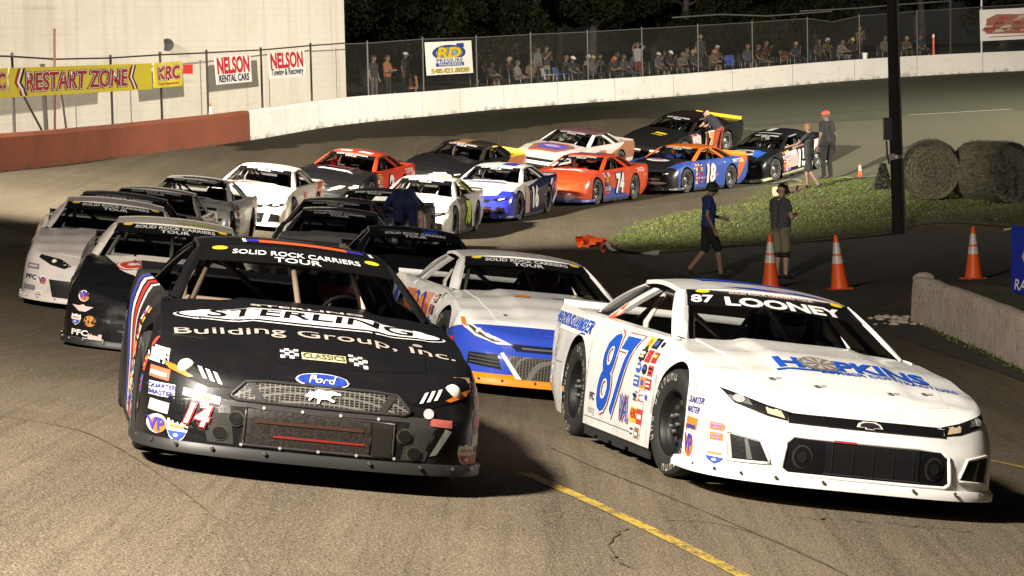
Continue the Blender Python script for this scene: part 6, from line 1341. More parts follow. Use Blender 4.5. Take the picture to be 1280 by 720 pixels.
car('74', 'bright red orange car with white number 74 and blue lower door', paint('red_orange_paint', (.66, .07, .018), [((.04, .08, .38), [(-1, 0, 0, 0, -.9), (1, 0, 0, 0, -.92), (0, 0, 0, 1, .8), (.22, 0, -1, 0, -.36)]), ((.04, .08, .38), [(1, 0, 0, 0, 1.0), (0, 0, -1, 0, -.17)])]), spoil=(.02, .02, .02), far=True, cage=(.04, .04, .04), bar=False, split=P((.05, .09, .38), 'blue_splitter'), front=lambda d, r_: None, rim=M_RIMW,
    decals=simple('74', (.76, .74, .7), (.02, .02, .1), stick=18, nx=.2, nw=.85, qtext=('CASTLE', (.75, .6, .5)), hoodpoly=[(blob(0, -1.3, .6, .14, 12, 22), (.72, .66, .6), 1), (blob(.25, -1.15, .25, .08, 13), (.72, .66, .6), 1)], frontp=[(blob(.55, .25, .35, .06, 2), (.6, .5, .5), 2), (blob(.3, .18, .4, .04, 3), (.3, .35, .6), 2), (ell(.03, .03), (.05, .01, .01), 2) if 0 else (rect(.05, .05, -.75, .3), (.05, .01, .01), 2)], roofp=[([(-.35, .2), (.35, .2), (.35, .8), (-.35, .8)], (.1, .06, .2), 1), ([(-.2, .3), (.2, .3), (.1, .7), (-.1, .7)], (.6, .55, .5), 2)]))
car('18', 'blue car with orange roof and white number 18', paint('blue_orange_paint', (.03, .09, .42), [((.012, .012, .014), [(1, 0, 0, 0, 1.85)]), ((.62, .16, .02), [(-1, 0, 0, 0, 1.75), (.9, 0, 1, 0, -1.35), (-.9, 0, -1, 0, .9)])]), hood=blk, roof=paint('orange_roof_paint', (.66, .17, .015)), spoil=(.7, .2, .01), far=True, cage=(.06, .06, .06), bar=False, rim=M_RIMW, front=front_generic(),
    decals=simple('18', (.76, .74, .72), (.2, .05, .1), stick=19, nx=.05, nw=.9, qtext=('MOTORS', (.7, .66, .62)), side=[([(-.5, .5), (.5, .42), (.5, .36), (-.5, .42)], (.35, .12, .3))], hoodpoly=[([(.36*math.cos(a), -1.35+.16*math.sin(a)) for a in np.linspace(0, 6.2, 24)], (.6, .55, .56), 1), ([(.2*math.cos(a), -1.35+.08*math.sin(a)) for a in np.linspace(0, 6.2, 20)], (.3, .2, .4), 2)], frontp=[(blob(.5, .3, .35, .05, 5), (.6, .4, .38), 2), (blob(.45, .4, .3, .03, 8), (.6, .55, .5), 2)]))
car('15', 'black and white car with blue hood swirl and number 15, last in the inside row', paint('black_white_pale_paint', (.012, .012, .014), [((.6, .58, .56), [(-1, 0, 0, 0, .9), (0, 0, 0, 1, .8), (.6, 0, 1, 0, -.4)]), ((.4, .42, .25), [(0, 0, -1, 0, -.19)])]), spoil=(.01, .01, .012), far=True, cage=(.35, .33, .3), rim=M_RIMW, split=P((.45, .47, .25), 'pale_green_splitter'), front=front_generic(lampc=(.3, .3, .3)),
    decals=simple('15', (.76, .74, .72), None, stick=20, nx=.3, side=[([(-.1, .3), (.75, .3), (.7, .75), (0, .8)], (.5, .36, .34))], hoodpoly=[([(.5*math.cos(a), -1.5+.25*math.sin(a)) for a in np.linspace(0, 6.2, 24)], (.5, .48, .46), 1), ([(.34*math.cos(a)-.05, -1.5+.12*math.sin(a)) for a in np.linspace(0, 6.2, 24)], (.02, .02, .03), 2), ([(.2, -1.2), (.65, -1.3), (.62, -1.8), (.4, -1.75)], (.03, .12, .5), 2)], frontp=[(rect(.3, .1, -.1, .4), (.6, .58, .56), 2), (rect(.2, .12, .5, .45), (.6, .35, .33), 2), (rect(.2, .05, .2, .25), (.5, .45, .5), 2)], roofp=[([(-.4, -.0), (.4, -.0), (.4, .05), (-.4, .05)], (.6, .58, .56), 1), ([(-.3, .3), (-.1, .3), (-.1, .8), (-.3, .8)], (.6, .58, .56), 1)]))
# ================================================================== PEOPLE
_PM = {}
SK = (.42, .25, .17)
def lerp(a, b, t): return tuple(a[i]+(b[i]-a[i])*t for i in range(3))
def hand_caps(w, d, side, curl, fr, up=(0, 0, 1)):
    """palm, four unequal bent fingers and a thumb; w wrist, d pointing direction, side +1 right hand"""
    d = Vector(d).normalized(); u = Vector(up); u = (u-d*u.dot(d)); u = u.normalized() if u.length > .01 else Vector((0, 1, 0)); s_ = d.cross(u).normalized(); w = Vector(w); c = []
    pc = w+d*.05
    for k in (-1.2, -.4, .4, 1.2): c.append((w+d*.02+s_*k*.012, w+d*.09+s_*k*.019, .016, .014, 'skin'))
    for k, L in ((-1.5, .062), (-.5, .075), (.5, .08), (1.5, .07)):
        a = w+d*.09+s_*k*.0185; d1 = (d*math.cos(curl*.6)-u*math.sin(curl*.6)); d2 = (d*math.cos(curl*1.5)-u*math.sin(curl*1.5)); b = a+d1*L*.5; e = b+d2*L*.5; c += [(a, b, fr, fr*.95, 'skin'), (b, e, fr*.95, fr*.8, 'skin')]
    t0 = w+d*.035+s_*side*.025; t1 = t0+(d*.6+s_*side*.8-u*.3).normalized()*.04; t2 = t1+(d*.9+s_*side*.25-u*.3).normalized()*.03; c += [(t0, t1, fr*1.25, fr*1.1, 'skin'), (t1, t2, fr*1.1, fr*.9, 'skin')]
    return c
def person_mesh(key, J, heavy=1.0, sleeve=.55, legs='trousers', vox=.012, fr=.011, female=False):
    if key in _PM: return _PM[key]
    C_ = []; g = lambda k: Vector(J[k])
    P_, N_, H_ = g('pelvis'), g('neck'), g('head'); ch = g('chest'); hv = heavy
    fw = Vector(J.get('fwd', (0, 1, 0))); sh = (g('shR')-g('shL')).normalized(); tfw = (N_-P_).normalized().cross(sh)*-1
    if tfw.dot(fw) < 0: tfw = -tfw
    w_ = .085 if female else .095
    for s in (-1, 1):
        C_.append((P_+sh*s*w_*.75, P_+(ch-P_)*.5+sh*s*.075*hv+tfw*.0, .118*hv, .108*hv, 'shirt')); C_.append((P_+(ch-P_)*.5+sh*s*.075*hv, ch+sh*s*.09, .11*hv, .118, 'shirt')); C_.append((ch+sh*s*.09, lerp(N_, g('shR' if s > 0 else 'shL'), .55), .115, .07, 'shirt'))
        C_.append((P_+sh*s*w_*.7-Vector((0, 0, .0)), g('hipR' if s > 0 else 'hipL'), .122*hv, .105*hv, 'pants'))
    if hv > 1.08: C_.append((P_+tfw*.07+(ch-P_)*.15, P_+tfw*.075+(ch-P_)*.65, .12*hv, .11*hv, 'shirt'))
    C_.append((ch+(N_-ch)*.6, N_, .075, .056, 'shirt')); C_.append((N_-(H_-N_)*.1, H_-(H_-N_)*.25, .054, .055, 'skin'))
    up = (H_-N_).normalized(); hf = Vector(J.get('look', J.get('fwd', (0, 1, 0)))).normalized(); hs = hf.cross(up).normalized(); hf = up.cross(hs).normalized()*1
    C_ += [(H_+up*.02-hf*.025, H_+up*.02+hf*.015, .088, .085, 'skin'), (H_-up*.05+hf*.0, H_-up*.06+hf*.04, .062, .05, 'skin'), (H_+up*.015+hf*.085, H_-up*.02+hf*.112, .012, .017, 'skin'), (H_+up*.035+hf*.075+hs*.03, H_+up*.035+hf*.075-hs*.03, .018, .018, 'skin'), (H_-up*.062+hf*.07+hs*.018, H_-up*.062+hf*.07-hs*.018, .014, .014, 'skin')]
    for s in (-1, 1): C_.append((H_+hs*s*.082+up*.015, H_+hs*s*.09-up*.02-hf*.005, .018, .014, 'skin'))
    for s, k in ((1, 'R'), (-1, 'L')):
        S_, E_, Wr = g('sh'+k), g('el'+k), g('wr'+k)
        m_ = Vector(lerp(S_, E_, sleeve)) if sleeve <= 1 else E_
        C_ += [(S_, m_, .064, .056 if sleeve < 1 else .052, 'shirt')]
        if sleeve < 1: C_ += [(m_, E_, .046, .042, 'skin'), (E_, Wr, .041, .029, 'skin')]
        else: C_ += [(E_, lerp(E_, Wr, .95), .05, .038, 'shirt'), (lerp(E_, Wr, .9), Wr, .03, .029, 'skin')]
        C_ += hand_caps(Wr, (Wr-E_).normalized() if 'hd'+k not in J else J['hd'+k], s if J.get('flip', 1) > 0 else -s, J.get('curl', .5), fr, J.get('hup', tuple(-sh*s)))
        Hp, Kn, An, To = g('hip'+k), g('kn'+k), g('an'+k), g('to'+k)
        if legs == 'trousers': C_ += [(Hp, Kn, .098*hv**.5, .068, 'pants'), (Kn, An+Vector((0, 0, .02)), .066, .055, 'pants')]
        else: C_ += [(Hp, Vector(lerp(Hp, Kn, .95)), .105*hv**.5, .085, 'pants'), (Vector(lerp(Hp, Kn, .85)), Kn, .06, .056, 'skin'), (Kn, Vector(lerp(Kn, An, .35)), .055, .06, 'skin'), (Vector(lerp(Kn, An, .35)), An, .058, .038, 'skin')]
        C_ += [(An-Vector((0, 0, .02)), To, .042, .034, 'shoe'), (An-Vector((0, 0, .03)), An-(To-An).normalized()*.05-Vector((0, 0, .03)), .042, .038, 'shoe')]
    mb = MB()
    for a, b, ra, rb, _ in C_:
        a, b = Vector(a), Vector(b); d = b-a; L = d.length; d = d/L if L > 1e-5 else Vector((0, 0, 1)); pts = []; rs = []
        for th in (.98, .7, .35, 0): pts.append(a-d*ra*math.sin(th*math.pi/2)); rs.append(max(.0008, ra*math.cos(th*math.pi/2)))
        for th in (0, .35, .7, .98): pts.append(b+d*rb*math.sin(th*math.pi/2)); rs.append(max(.0008, rb*math.cos(th*math.pi/2)))
        if L < 1e-4: continue
        pts = [p+d*1e-5*i for i, p in enumerate(pts)]; mb.tube(pts, rs, n=10)
    me = mb.mesh('raw'); o = bpy.data.objects.new('raw', me); COL.objects.link(o); md = o.modifiers.new('r', 'REMESH'); md.mode = 'VOXEL'; md.voxel_size = vox; md2 = o.modifiers.new('s', 'SMOOTH'); md2.iterations = 2; md2.factor = .5
    dg = bpy.context.evaluated_depsgraph_get(); dg.update(); out = bpy.data.meshes.new_from_object(o.evaluated_get(dg)); bpy.data.objects.remove(o); out.name = 'person'
    cen = np.empty(len(out.polygons)*3); out.polygons.foreach_get('center', cen); cen = cen.reshape(-1, 3); best = np.full(len(cen), 1e9); idx = np.zeros(len(cen), np.int32); T = {'skin': 0, 'shirt': 1, 'pants': 2, 'shoe': 3}
    for a, b, ra, rb, tg in C_:
        a = np.array(a); b = np.array(b); d = b-a; t_ = np.clip(((cen-a)@d)/(d@d+1e-9), 0, 1); dist = np.linalg.norm(cen-a-t_[:, None]*d, axis=1)-(ra+(rb-ra)*t_); k = dist < best; best[k] = dist[k]; idx[k] = T[tg]
    ax = np.array((ch-P_).normalized()); pr = (cen-np.array(P_))@ax; side_ = np.abs((cen-np.array(P_))@np.array(sh)) < .2
    idx[(idx == 2)&(pr > -.02)&side_&(pr < .3)] = 1; idx[(idx == 1)&(pr < -.05)&side_&(pr > -.35)] = 2
    out.materials.clear()
    for _ in range(4): out.materials.append(None)
    out.polygons.foreach_set('material_index', idx); out.polygons.foreach_set('use_smooth', [True]*len(idx)); out.update(); _PM[key] = (out, C_, (H_, up, hf, hs)); return _PM[key]
def cloth(c):
    key = ('c',)+tuple(round(x, 3) for x in c)
    if key not in MATS:
        m, t = newmat('cloth', .85); co = t.coord(); t.l(t.mix(t.ramp(t.noise(9, 4, co), .35, .7), tuple(x*.8 for x in c), c), t.b.inputs['Base Color']); t.bump(t.noise(14, 3, co), .5, .02); MATS[key] = m
    return MATS[key]
M_SKIN = flat('skin', SK, .55); M_SKIN2 = flat('skin_shaded', (.13, .075, .05), .6); M_SHOE = flat('dark_shoes', (.02, .018, .016), .6); M_HAIRS = {}  # the second skin has the dim light on the figures put into its colour
def head_gear(root, hd, kind, col):
    H_, up, hf, hs = hd; mb = MB(); R3 = lambda x, y, z: H_+hs*x+hf*y+up*z
    m = P(col) if kind != 'hair' and kind != 'long_hair' else flat('hair_%d_%d_%d' % tuple(int(x*255) for x in col), col, .7)
    if kind in ('hair', 'long_hair', 'cap'):
        n, k = 20, 9; lo = -.06 if kind == 'hair' else (-.16 if kind == 'long_hair' else .035)
        for j in range(k+1):
            a = math.pi/2*(1-j/k)
            for i in range(n):
                b_ = 2*math.pi*i/n; front = math.sin(b_); zz = .03+.098*math.sin(a); q = math.cos(a)
                if j == k: zz = .055 if (front > .25 and kind != 'cap') else lo
                rr_ = 1.06 if kind != 'cap' else 1.1
                mb.v.append(tuple(R3(.092*rr_*max(q, .05)*math.cos(b_), -.006+.112*rr_*max(q, .05)*front, zz)))
        for j in range(k):
            for i in range(n): mb.f.append((j*n+i, j*n+(i+1) % n, (j+1)*n+(i+1) % n, (j+1)*n+i)); mb.m.append(0)
        mb.f.append(tuple(range(n))); mb.m.append(0)
    if kind == 'cap':
        b0 = len(mb.v)
        for i in range(9):
            a = math.pi*(.12+.76*i/8); mb.v += [tuple(R3(.098*math.cos(a), .115*math.sin(a), .05)), tuple(R3(.085*math.cos(a), .105*math.sin(a)+.085*math.sin(a)**.5, .035))]
        for i in range(8): mb.f.append((b0+2*i, b0+2*i+2, b0+2*i+3, b0+2*i+1)); mb.m.append(0)
    mb.build('cap' if kind == 'cap' else 'hair', m, root, smooth=True)
def headset(root, hd):
    H_, up, hf, hs = hd; mb = MB(); R3 = lambda x, y, z: H_+hs*x+hf*y+up*z
    mb.tube([R3(.115*math.cos(a), -.005, .03+.13*math.sin(a)) for a in np.linspace(0, math.pi, 13)], .011, n=6)
    for s in (1, -1): mb.tube([R3(s*.085, 0, 0), R3(s*.1, 0, 0), R3(s*.135, 0, 0)], [.045, .05, .036], n=14)
    mb.tube([R3(.12, .01, -.02), R3(.1, .09, -.06), R3(.03, .125, -.065)], .007, n=6); mb.build('headset', flat('black_headset', (.012, .012, .012), .5), root, smooth=True)
def person(key, J, xyz, yaw, label, shirt, pants, gear=None, skin=None, shoe=None, group=None, scale=1.0, hs_=False, extra=None, **kw):
    me, C_, hd = person_mesh(key, J, **kw); o = link('person', me); o.location = xyz; o.rotation_euler.z = yaw; o.scale = (scale,)*3
    for i, m in enumerate((skin or M_SKIN, cloth(shirt), cloth(pants), shoe or M_SHOE)): o.material_slots[i].link = 'OBJECT'; o.material_slots[i].material = m
    if gear: head_gear(o, hd, *gear)
    if hs_: headset(o, hd)
    tag(o, label, 'person', group); return o
STAND = dict(pelvis=(0, 0, .97), chest=(0, .0, 1.28), neck=(0, -.01, 1.47), head=(0, .025, 1.63), shR=(.19, -.01, 1.41), shL=(-.19, -.01, 1.41), elR=(.245, -.03, 1.12), elL=(-.245, -.03, 1.12), wrR=(.25, .05, .88), wrL=(-.25, .05, .88),
    hipR=(.095, 0, .92), hipL=(-.095, 0, .92), knR=(.11, .02, .5), knL=(-.11, .02, .5), anR=(.12, -.01, .085), anL=(-.12, -.01, .085), toR=(.15, .13, .035), toL=(-.15, .13, .035))
def pose(**k): d = dict(STAND); d.update(k); return d
WALK = pose(chest=(0, .03, 1.28), neck=(0, .05, 1.46), head=(0, .1, 1.61), elR=(.25, -.06, 1.14), wrR=(.24, .05, .91), elL=(-.25, .06, 1.13), wrL=(-.2, .28, 1.07), knR=(.1, .16, .52), anR=(.1, .2, .09), toR=(.11, .35, .05), knL=(-.1, -.04, .5), anL=(-.1, -.34, .16), toL=(-.1, -.22, .05))
TEXTING = pose(head=(0, .06, 1.61), look=(0, 1, -.45), elR=(.27, .02, 1.14), elL=(-.27, .02, 1.14), wrR=(.09, .27, 1.16), wrL=(-.08, .28, 1.14), curl=.9)
SEAT = dict(pelvis=(0, 0, .52), chest=(0, -.05, .84), neck=(0, -.05, 1.03), head=(0, .0, 1.19), shR=(.19, -.05, .97), shL=(-.19, -.05, .97), elR=(.25, .05, .72), elL=(-.25, .05, .72), wrR=(.17, .28, .62), wrL=(-.17, .28, .62),
    hipR=(.1, .02, .49), hipL=(-.1, .02, .49), knR=(.15, .44, .52), knL=(-.15, .44, .52), anR=(.16, .46, .09), anL=(-.16, .42, .09), toR=(.18, .6, .04), toL=(-.18, .56, .04))
def spose(**k): d = dict(SEAT); d.update(k); return d
SEATS = [SEAT, spose(chest=(0, .06, .82), neck=(0, .13, 1.0), head=(0, .22, 1.13), shR=(.19, .12, .94), shL=(-.19, .12, .94), elR=(.2, .33, .68), elL=(-.2, .33, .68), wrR=(.06, .5, .72), wrL=(-.06, .5, .70)),
    spose(elR=(.33, -.02, .76), wrR=(.3, .2, .7), elL=(-.24, .0, .74), wrL=(-.1, .18, .98), head=(.02, .02, 1.19), look=(.4, 1, 0)), spose(knR=(.1, .46, .55), anR=(-.12, .6, .5), toR=(-.2, .72, .52), look=(-.6, 1, 0))]
# --- infield crew and officials
def feet(px, py): q = hit(px, py); return tuple(q)
person('walk', WALK, feet(886, 347), R(-82), 'person in blue shirt and black shorts walking across the pit lane', (.012, .03, .14), (.006, .006, .007), ('hair', (.012, .009, .007)), legs='shorts', vox=.01, fr=.0095, skin=flat('skin_dim', (.22, .13, .09), .6), hs_=True, scale=.99)  # skin colour darkened to stand for shade on the walker
hm = person('text', TEXTING, feet(977, 349), R(-52), 'heavy person in grey shirt, khaki shorts and headset looking down at hands', (.07, .068, .072), (.23, .19, .12), ('cap', (.012, .012, .014)), legs='shorts', heavy=1.17, vox=.01, fr=.0095, hs_=True)
mb = MB()
for s in (1, -1): mb.tube([(s*.11, .02, .6), (s*.112, .022, .5), (s*.115, .01, .4)], [.083, .077, .075], n=14, caps=False)
mb.build('knee_brace', M_DARK, hm, smooth=True)
mb = MB(); mb.bar((-.04, .36, 1.17), (.05, .36, 1.19), .08, .012); ph_ = mb.build('phone', flat('black_phone', (.01, .01, .012), .2)); ph_.matrix_world = Matrix.Translation(hm.location)@Matrix.Rotation(R(-52), 4, 'Z'); tag(ph_, 'small dark phone held by the person with the headset', 'phone')
person('stand', pose(look=(-.5, 1, 0), elR=(.25, -.05, 1.12), wrR=(.26, -.02, .88)), feet(1034, 225), R(38), 'tall person all in black with a red cap at the grass edge', (.008, .008, .009), (.007, .007, .008), ('cap', (.5, .09, .05)), vox=.012, heavy=1.25, scale=1.16, skin=M_SKIN2)
person('reach', pose(elL=(-.3, .2, 1.2), wrL=(-.28, .42, 1.15), elR=(.3, .2, 1.2), wrR=(.2, .42, 1.12), knR=(.1, .12, .5), anR=(.1, .1, .09), toR=(.11, .24, .04), knL=(-.1, -.06, .5), anL=(-.1, -.3, .13), toL=(-.1, -.18, .04)), feet(1012, 236), R(60), 'person with ginger hair in black shorts leaning towards the black and white car', (.012, .014, .014), (.008, .008, .008), ('hair', (.12, .05, .018)), legs='shorts', vox=.012, scale=.92, skin=M_SKIN2)
def beside(key, fx, fy, yaw): # a spot next to a car, in the car's own frame
    px, py, Z, a = FARC[key]; q = wst_ground(px, py, Z); az = math.atan((px-640)/F); h = np.array((math.sin(R(a)), -math.cos(R(a)))); r_ = np.array([h[1], -h[0]]); x, y = q[:2]+h*fx-r_*fy
    return (x, y, tz1(x, y)), math.atan2(h[1], h[0])-math.pi/2+yaw
LEAN = pose(pelvis=(0, -.1, .95), chest=(0, .12, 1.2), neck=(0, .24, 1.34), head=(0, .35, 1.42), look=(0, 1, -.6), shR=(.19, .2, 1.29), shL=(-.19, .2, 1.29), elR=(.24, .35, 1.08), elL=(-.24, .35, 1.08), wrR=(.15, .55, 1.0), wrL=(-.15, .55, 1.0), hipR=(.1, -.1, .92), hipL=(-.1, -.1, .92), knR=(.12, -.02, .5), knL=(-.12, -.02, .5))
BEND = pose(pelvis=(0, -.2, .95), chest=(0, .16, 1.06), neck=(0, .36, 1.02), head=(0, .5, .96), look=(0, .5, -1), fwd=(0, 1, 0), shR=(.2, .3, 1.0), shL=(-.2, .3, 1.0), elR=(.28, .5, .84), elL=(-.28, .5, .84), wrR=(.15, .68, .78), wrL=(-.15, .68, .78), hipR=(.11, -.2, .92), hipL=(-.11, -.2, .92), knR=(.13, -.12, .5), knL=(-.13, -.12, .5), anR=(.14, -.15, .085), anL=(-.14, -.15, .085), toR=(.15, 0, .035), toL=(-.15, 0, .035))
p_, y_ = beside('17', -.1, 1.3, R(-90)); person('lean', LEAN, p_, y_, 'crew member in black shirt and rust red trousers leaning into the farthest black car', (.02, .02, .025), (.28, .05, .02), ('cap', (.015, .015, .015)), vox=.013)
q_ = at(506, 270, 53.6); p_, y_ = (q_[0], q_[1], tz1(q_[0], q_[1])), R(8); person('bend', BEND, p_, y_, 'crew member in dark blue overalls bent double over a black car, back to us', (.012, .02, .11), (.01, .015, .07), ('hair', (.01, .008, .007)), vox=.012, heavy=1.22, sleeve=2, scale=1.1)
# --- crowd on the bank
def camp_chair():
    col = [None]
    seat = MB(); seat.add([(-.25, .22, .44), (.25, .22, .44), (.23, -.2, .41), (-.23, -.2, .41), (0, 0, .39)], [(0, 1, 4), (1, 2, 4), (2, 3, 4), (3, 0, 4)])
    back = MB(); back.add([(-.25, -.2, .42), (.25, -.2, .42), (.27, -.33, .9), (-.27, -.33, .9), (0, -.29, .66)], [(0, 1, 4), (1, 2, 4), (2, 3, 4), (3, 0, 4)])
    arm = []; leg = []
    for s in (1, -1):
        a = MB(); a.bar((s*.29, .22, .62), (s*.29, -.24, .64), .06, .02); arm.append(a.mesh('armrest', [None]))
        for y in (.24, -.26): l = MB(); l.tube([(s*.27, y, 0), (s*.28, y*.95, .45), (s*.29, y*(.95 if y > 0 else 1.05), .62 if y > 0 else .9)], .012, n=6); leg.append(l.mesh('leg', [M_GALV], True))
    return seat.mesh('seat', [None]), back.mesh('backrest', [None]), arm, leg
CH = camp_chair()
def chair(xyz, yaw, label, col):
    r_ = empty('camp_chair', xyz, yaw, label, 'camp chair', 'camp chairs of the spectators'); m = cloth(col)
    for nm, me in (('seat', CH[0]), ('backrest', CH[1])): slot_link(nm, me, r_, [m])
    for a in CH[2]: slot_link('armrest', a, r_, [m])
    for l in CH[3]: link('leg', l, r_)
def bank_spot(px, off):
    q, Z, i = on_curve(px, 95, off); return (q[0], q[1], bank_z(q[0], q[1])), math.atan2(-WN[i][1], -WN[i][0])-math.pi/2
GRP = 'spectators on the bank behind the fence'
crowd = [ # px, offset, pose, shirt, pants, legs, gear, text
 (484, 1.4, 'fold', (.6, .17, .03), (.015, .015, .018), 'trousers', ('hair', (.03, .02, .014)), 'standing spectator in a bright orange shirt with folded arms'),
 (467, 1.5, 'std', (.02, .02, .02), (.16, .15, .14), 'trousers', ('hair', (.02, .015, .01)), 'standing spectator in black top and grey trousers left of the orange shirt'),
 (507, 2.6, 'std', (.05, .05, .05), (.03, .03, .04), 'trousers', ('cap', (.6, .58, .54)), 'spectator in a white cap standing behind the orange shirt'),
 (609, 1.8, 1, (.1, .09, .075), (.02, .02, .02), 'shorts', ('hair', (.05, .03, .02)), 'dim seated spectator in grey just right of the logo sign'),
 (647, 1.3, 0, (.42, .4, .36), (.02, .02, .025), 'trousers', ('hair', (.04, .03, .02)), 'broad seated spectator in a white shirt'),
 (664, 1.6, 2, (.24, .18, .11), (.03, .03, .04), 'trousers', ('hair', (.05, .03, .02)), 'seated spectator in a tan shirt beside the white shirt'),
 (683, 2.4, 'phone', (.07, .045, .06), (.5, .48, .45), 'shorts', ('long_hair', (.06, .035, .02)), 'standing spectator in plum top and white shorts'),
 (716, 1.9, 0, (.012, .012, .013), (.012, .012, .014), 'trousers', ('cap', (.55, .52, .5)), 'seated spectator all in black with a white cap'),
 (741, 1.7, 2, (.16, .16, .17), (.02, .02, .02), 'trousers', ('hair', (.25, .2, .13)), 'seated spectator with pale hair and grey top'),
 (750, 2.2, 0, (.07, .06, .055), (.05, .05, .06), 'trousers', ('hair', (.04, .03, .02)), 'seated spectator in brown grey, second row, between pale hair and orange hair'),
 (763, 1.4, 1, (.03, .03, .03), (.015, .015, .015), 'trousers', ('long_hair', (.3, .1, .03)), 'seated spectator with long orange hair in black'),
 (780, 1.5, 3, (.09, .1, .09), (.07, .1, .17), 'trousers', ('hair', (.04, .03, .02)), 'seated spectator in light jeans with one leg crossed'),
 (797, 1.9, 'hands', (.6, .55, .52), (.3, .03, .025), 'shorts', ('hair', (.05, .03, .02)), 'standing spectator in white vest and red shorts with hands at the head'),
 (823, 1.5, 0, (.13, .13, .13), (.02, .02, .02), 'shorts', ('cap', (.3, .3, .3)), 'seated spectator in grey cap with bare legs apart'),
 (838, 2.0, 2, (.05, .05, .06), (.02, .02, .03), 'trousers', ('cap', (.45, .43, .4)), 'seated spectator in pale cap and dark top'),
 (850, 1.4, 1, (.2, .19, .15), (.16, .15, .12), 'trousers', ('hair', (.1, .08, .05)), 'seated spectator in khaki leaning forward'),
 (859, 2.3, 0, (.19, .2, .18), (.03, .03, .03), 'trousers', ('hair', (.06, .04, .03)), 'seated spectator in pale green behind the khaki one'),
 (867, 1.6, 3, (.05, .05, .04), (.02, .02, .02), 'trousers', ('hair', (.2, .15, .08)), 'seated spectator in dark olive left of a fence post'),
 (888, 1.4, 1, (.28, .2, .12), (.05, .04, .03), 'shorts', ('hair', (.25, .12, .05)), 'seated spectator in tan bent forward over bare knees'),
 (935, 1.5, 0, (.09, .08, .15), (.1, .1, .14), 'shorts', ('hair', (.16, .07, .03)), 'seated spectator in violet by the empty blue chair'),
 (948, 1.8, 3, (.02, .02, .02), (.25, .22, .18), 'shorts', ('hair', (.03, .02, .02)), 'seated spectator in black top with pale crossed legs'),
 (995, 1.4, 2, (.03, .035, .05), (.03, .03, .05), 'trousers', ('long_hair', (.33, .16, .07)), 'seated spectator with ginger hair and a white scarf'),
 (1024, 1.6, 0, (.07, .065, .045), (.02, .02, .02), 'trousers', ('hair', (.1, .07, .05)), 'seated spectator in olive right of a fence post'),
 (1049, 1.4, 1, (.4, .36, .28), (.05, .06, .09), 'trousers', ('hair', (.08, .05, .04)), 'seated spectator in a cream jacket and jeans'),
 (1066, 1.6, 2, (.015, .015, .02), (.012, .012, .02), 'trousers', ('cap', (.25, .3, .05)), 'seated spectator in black with a lime cap'),
 (1075, 2.5, 'phone', (.28, .2, .14), (.05, .04, .04), 'trousers', ('hair', (.12, .06, .03)), 'standing spectator in tan holding something up by the fence post'),
 (1107, 1.7, 0, (.22, .2, .19), (.02, .02, .02), 'trousers', ('hair', (.05, .04, .03)), 'seated spectator in pale grey half hidden by the utility pole'),
 (1131, 1.4, 1, (.16, .12, .07), (.03, .03, .03), 'trousers', ('hair', (.22, .16, .08)), 'seated spectator in brown just right of the utility pole'),
 (1151, 1.7, 3, (.03, .04, .13), (.03, .03, .04), 'trousers', ('hair', (.03, .02, .02)), 'seated spectator in blue, the last one on the right')]
FOLD = pose(elR=(.26, .08, 1.14), elL=(-.26, .08, 1.14), wrR=(-.06, .22, 1.17), wrL=(.06, .2, 1.12)); PHONE = pose(elR=(.27, .18, 1.2), wrR=(.1, .3, 1.42), elL=(-.25, .1, 1.15), wrL=(-.05, .28, 1.32)); HANDS = pose(elR=(.3, .12, 1.55), wrR=(.12, .05, 1.7), elL=(-.3, .12, 1.55), wrL=(-.12, .05, 1.7), hdR=(-1, 0, .2), hdL=(1, 0, .2))
for k, (px, cn, c_) in enumerate(((598, 'charcoal', (.03, .03, .032)), (628, 'dark green', (.02, .045, .02)), (637, 'maroon', (.1, .015, .02)), (656, 'mid blue', (.04, .07, .16)), (673, 'light grey', (.25, .25, .24)), (708, 'brown', (.1, .06, .03)), (727, 'navy', (.012, .02, .07)), (735, 'cream', (.4, .36, .27)),
    (757, 'pink', (.4, .17, .17)), (772, 'dark purple', (.05, .02, .08)), (790, 'sky blue', (.13, .22, .35)), (812, 'rust', (.22, .07, .025)), (831, 'off white', (.42, .41, .38)), (845, 'teal', (.02, .1, .1)), (876, 'black and grey', (.05, .05, .05)), (897, 'dusty rose', (.26, .12, .11)), (925, 'beige', (.3, .25, .17)), (958, 'dark red', (.2, .02, .02)), (1012, 'slate', (.08, .09, .11)), (1035, 'mustard', (.3, .2, .03)), (1058, 'forest green', (.02, .06, .03)), (1090, 'dull orange', (.35, .13, .03)))):
    if k % 5 in (1, 3): continue
    crowd.append((px, (2.3, 2.9, 3.4, 2.6)[k % 4], (1, 0, 3, 2, 'std', 0, 1, 2, 'fold', 3)[k % 10], c_, ((.02, .02, .02), (.05, .05, .07), (.12, .1, .08))[k % 3], 'shorts' if k % 3 == 1 else 'trousers', ('cap' if k % 4 == 0 else 'hair', ((.03, .02, .015), (.1, .06, .03), (.2, .15, .08), (.3, .3, .28))[k % 4]), '%s spectator in a %s top, in the back row' % ('standing' if (1, 0, 3, 2, 'std', 0, 1, 2, 'fold', 3)[k % 10] in ('std', 'fold') else 'seated', cn)))
PO = {'fold': FOLD, 'std': STAND, 'phone': PHONE, 'hands': HANDS}
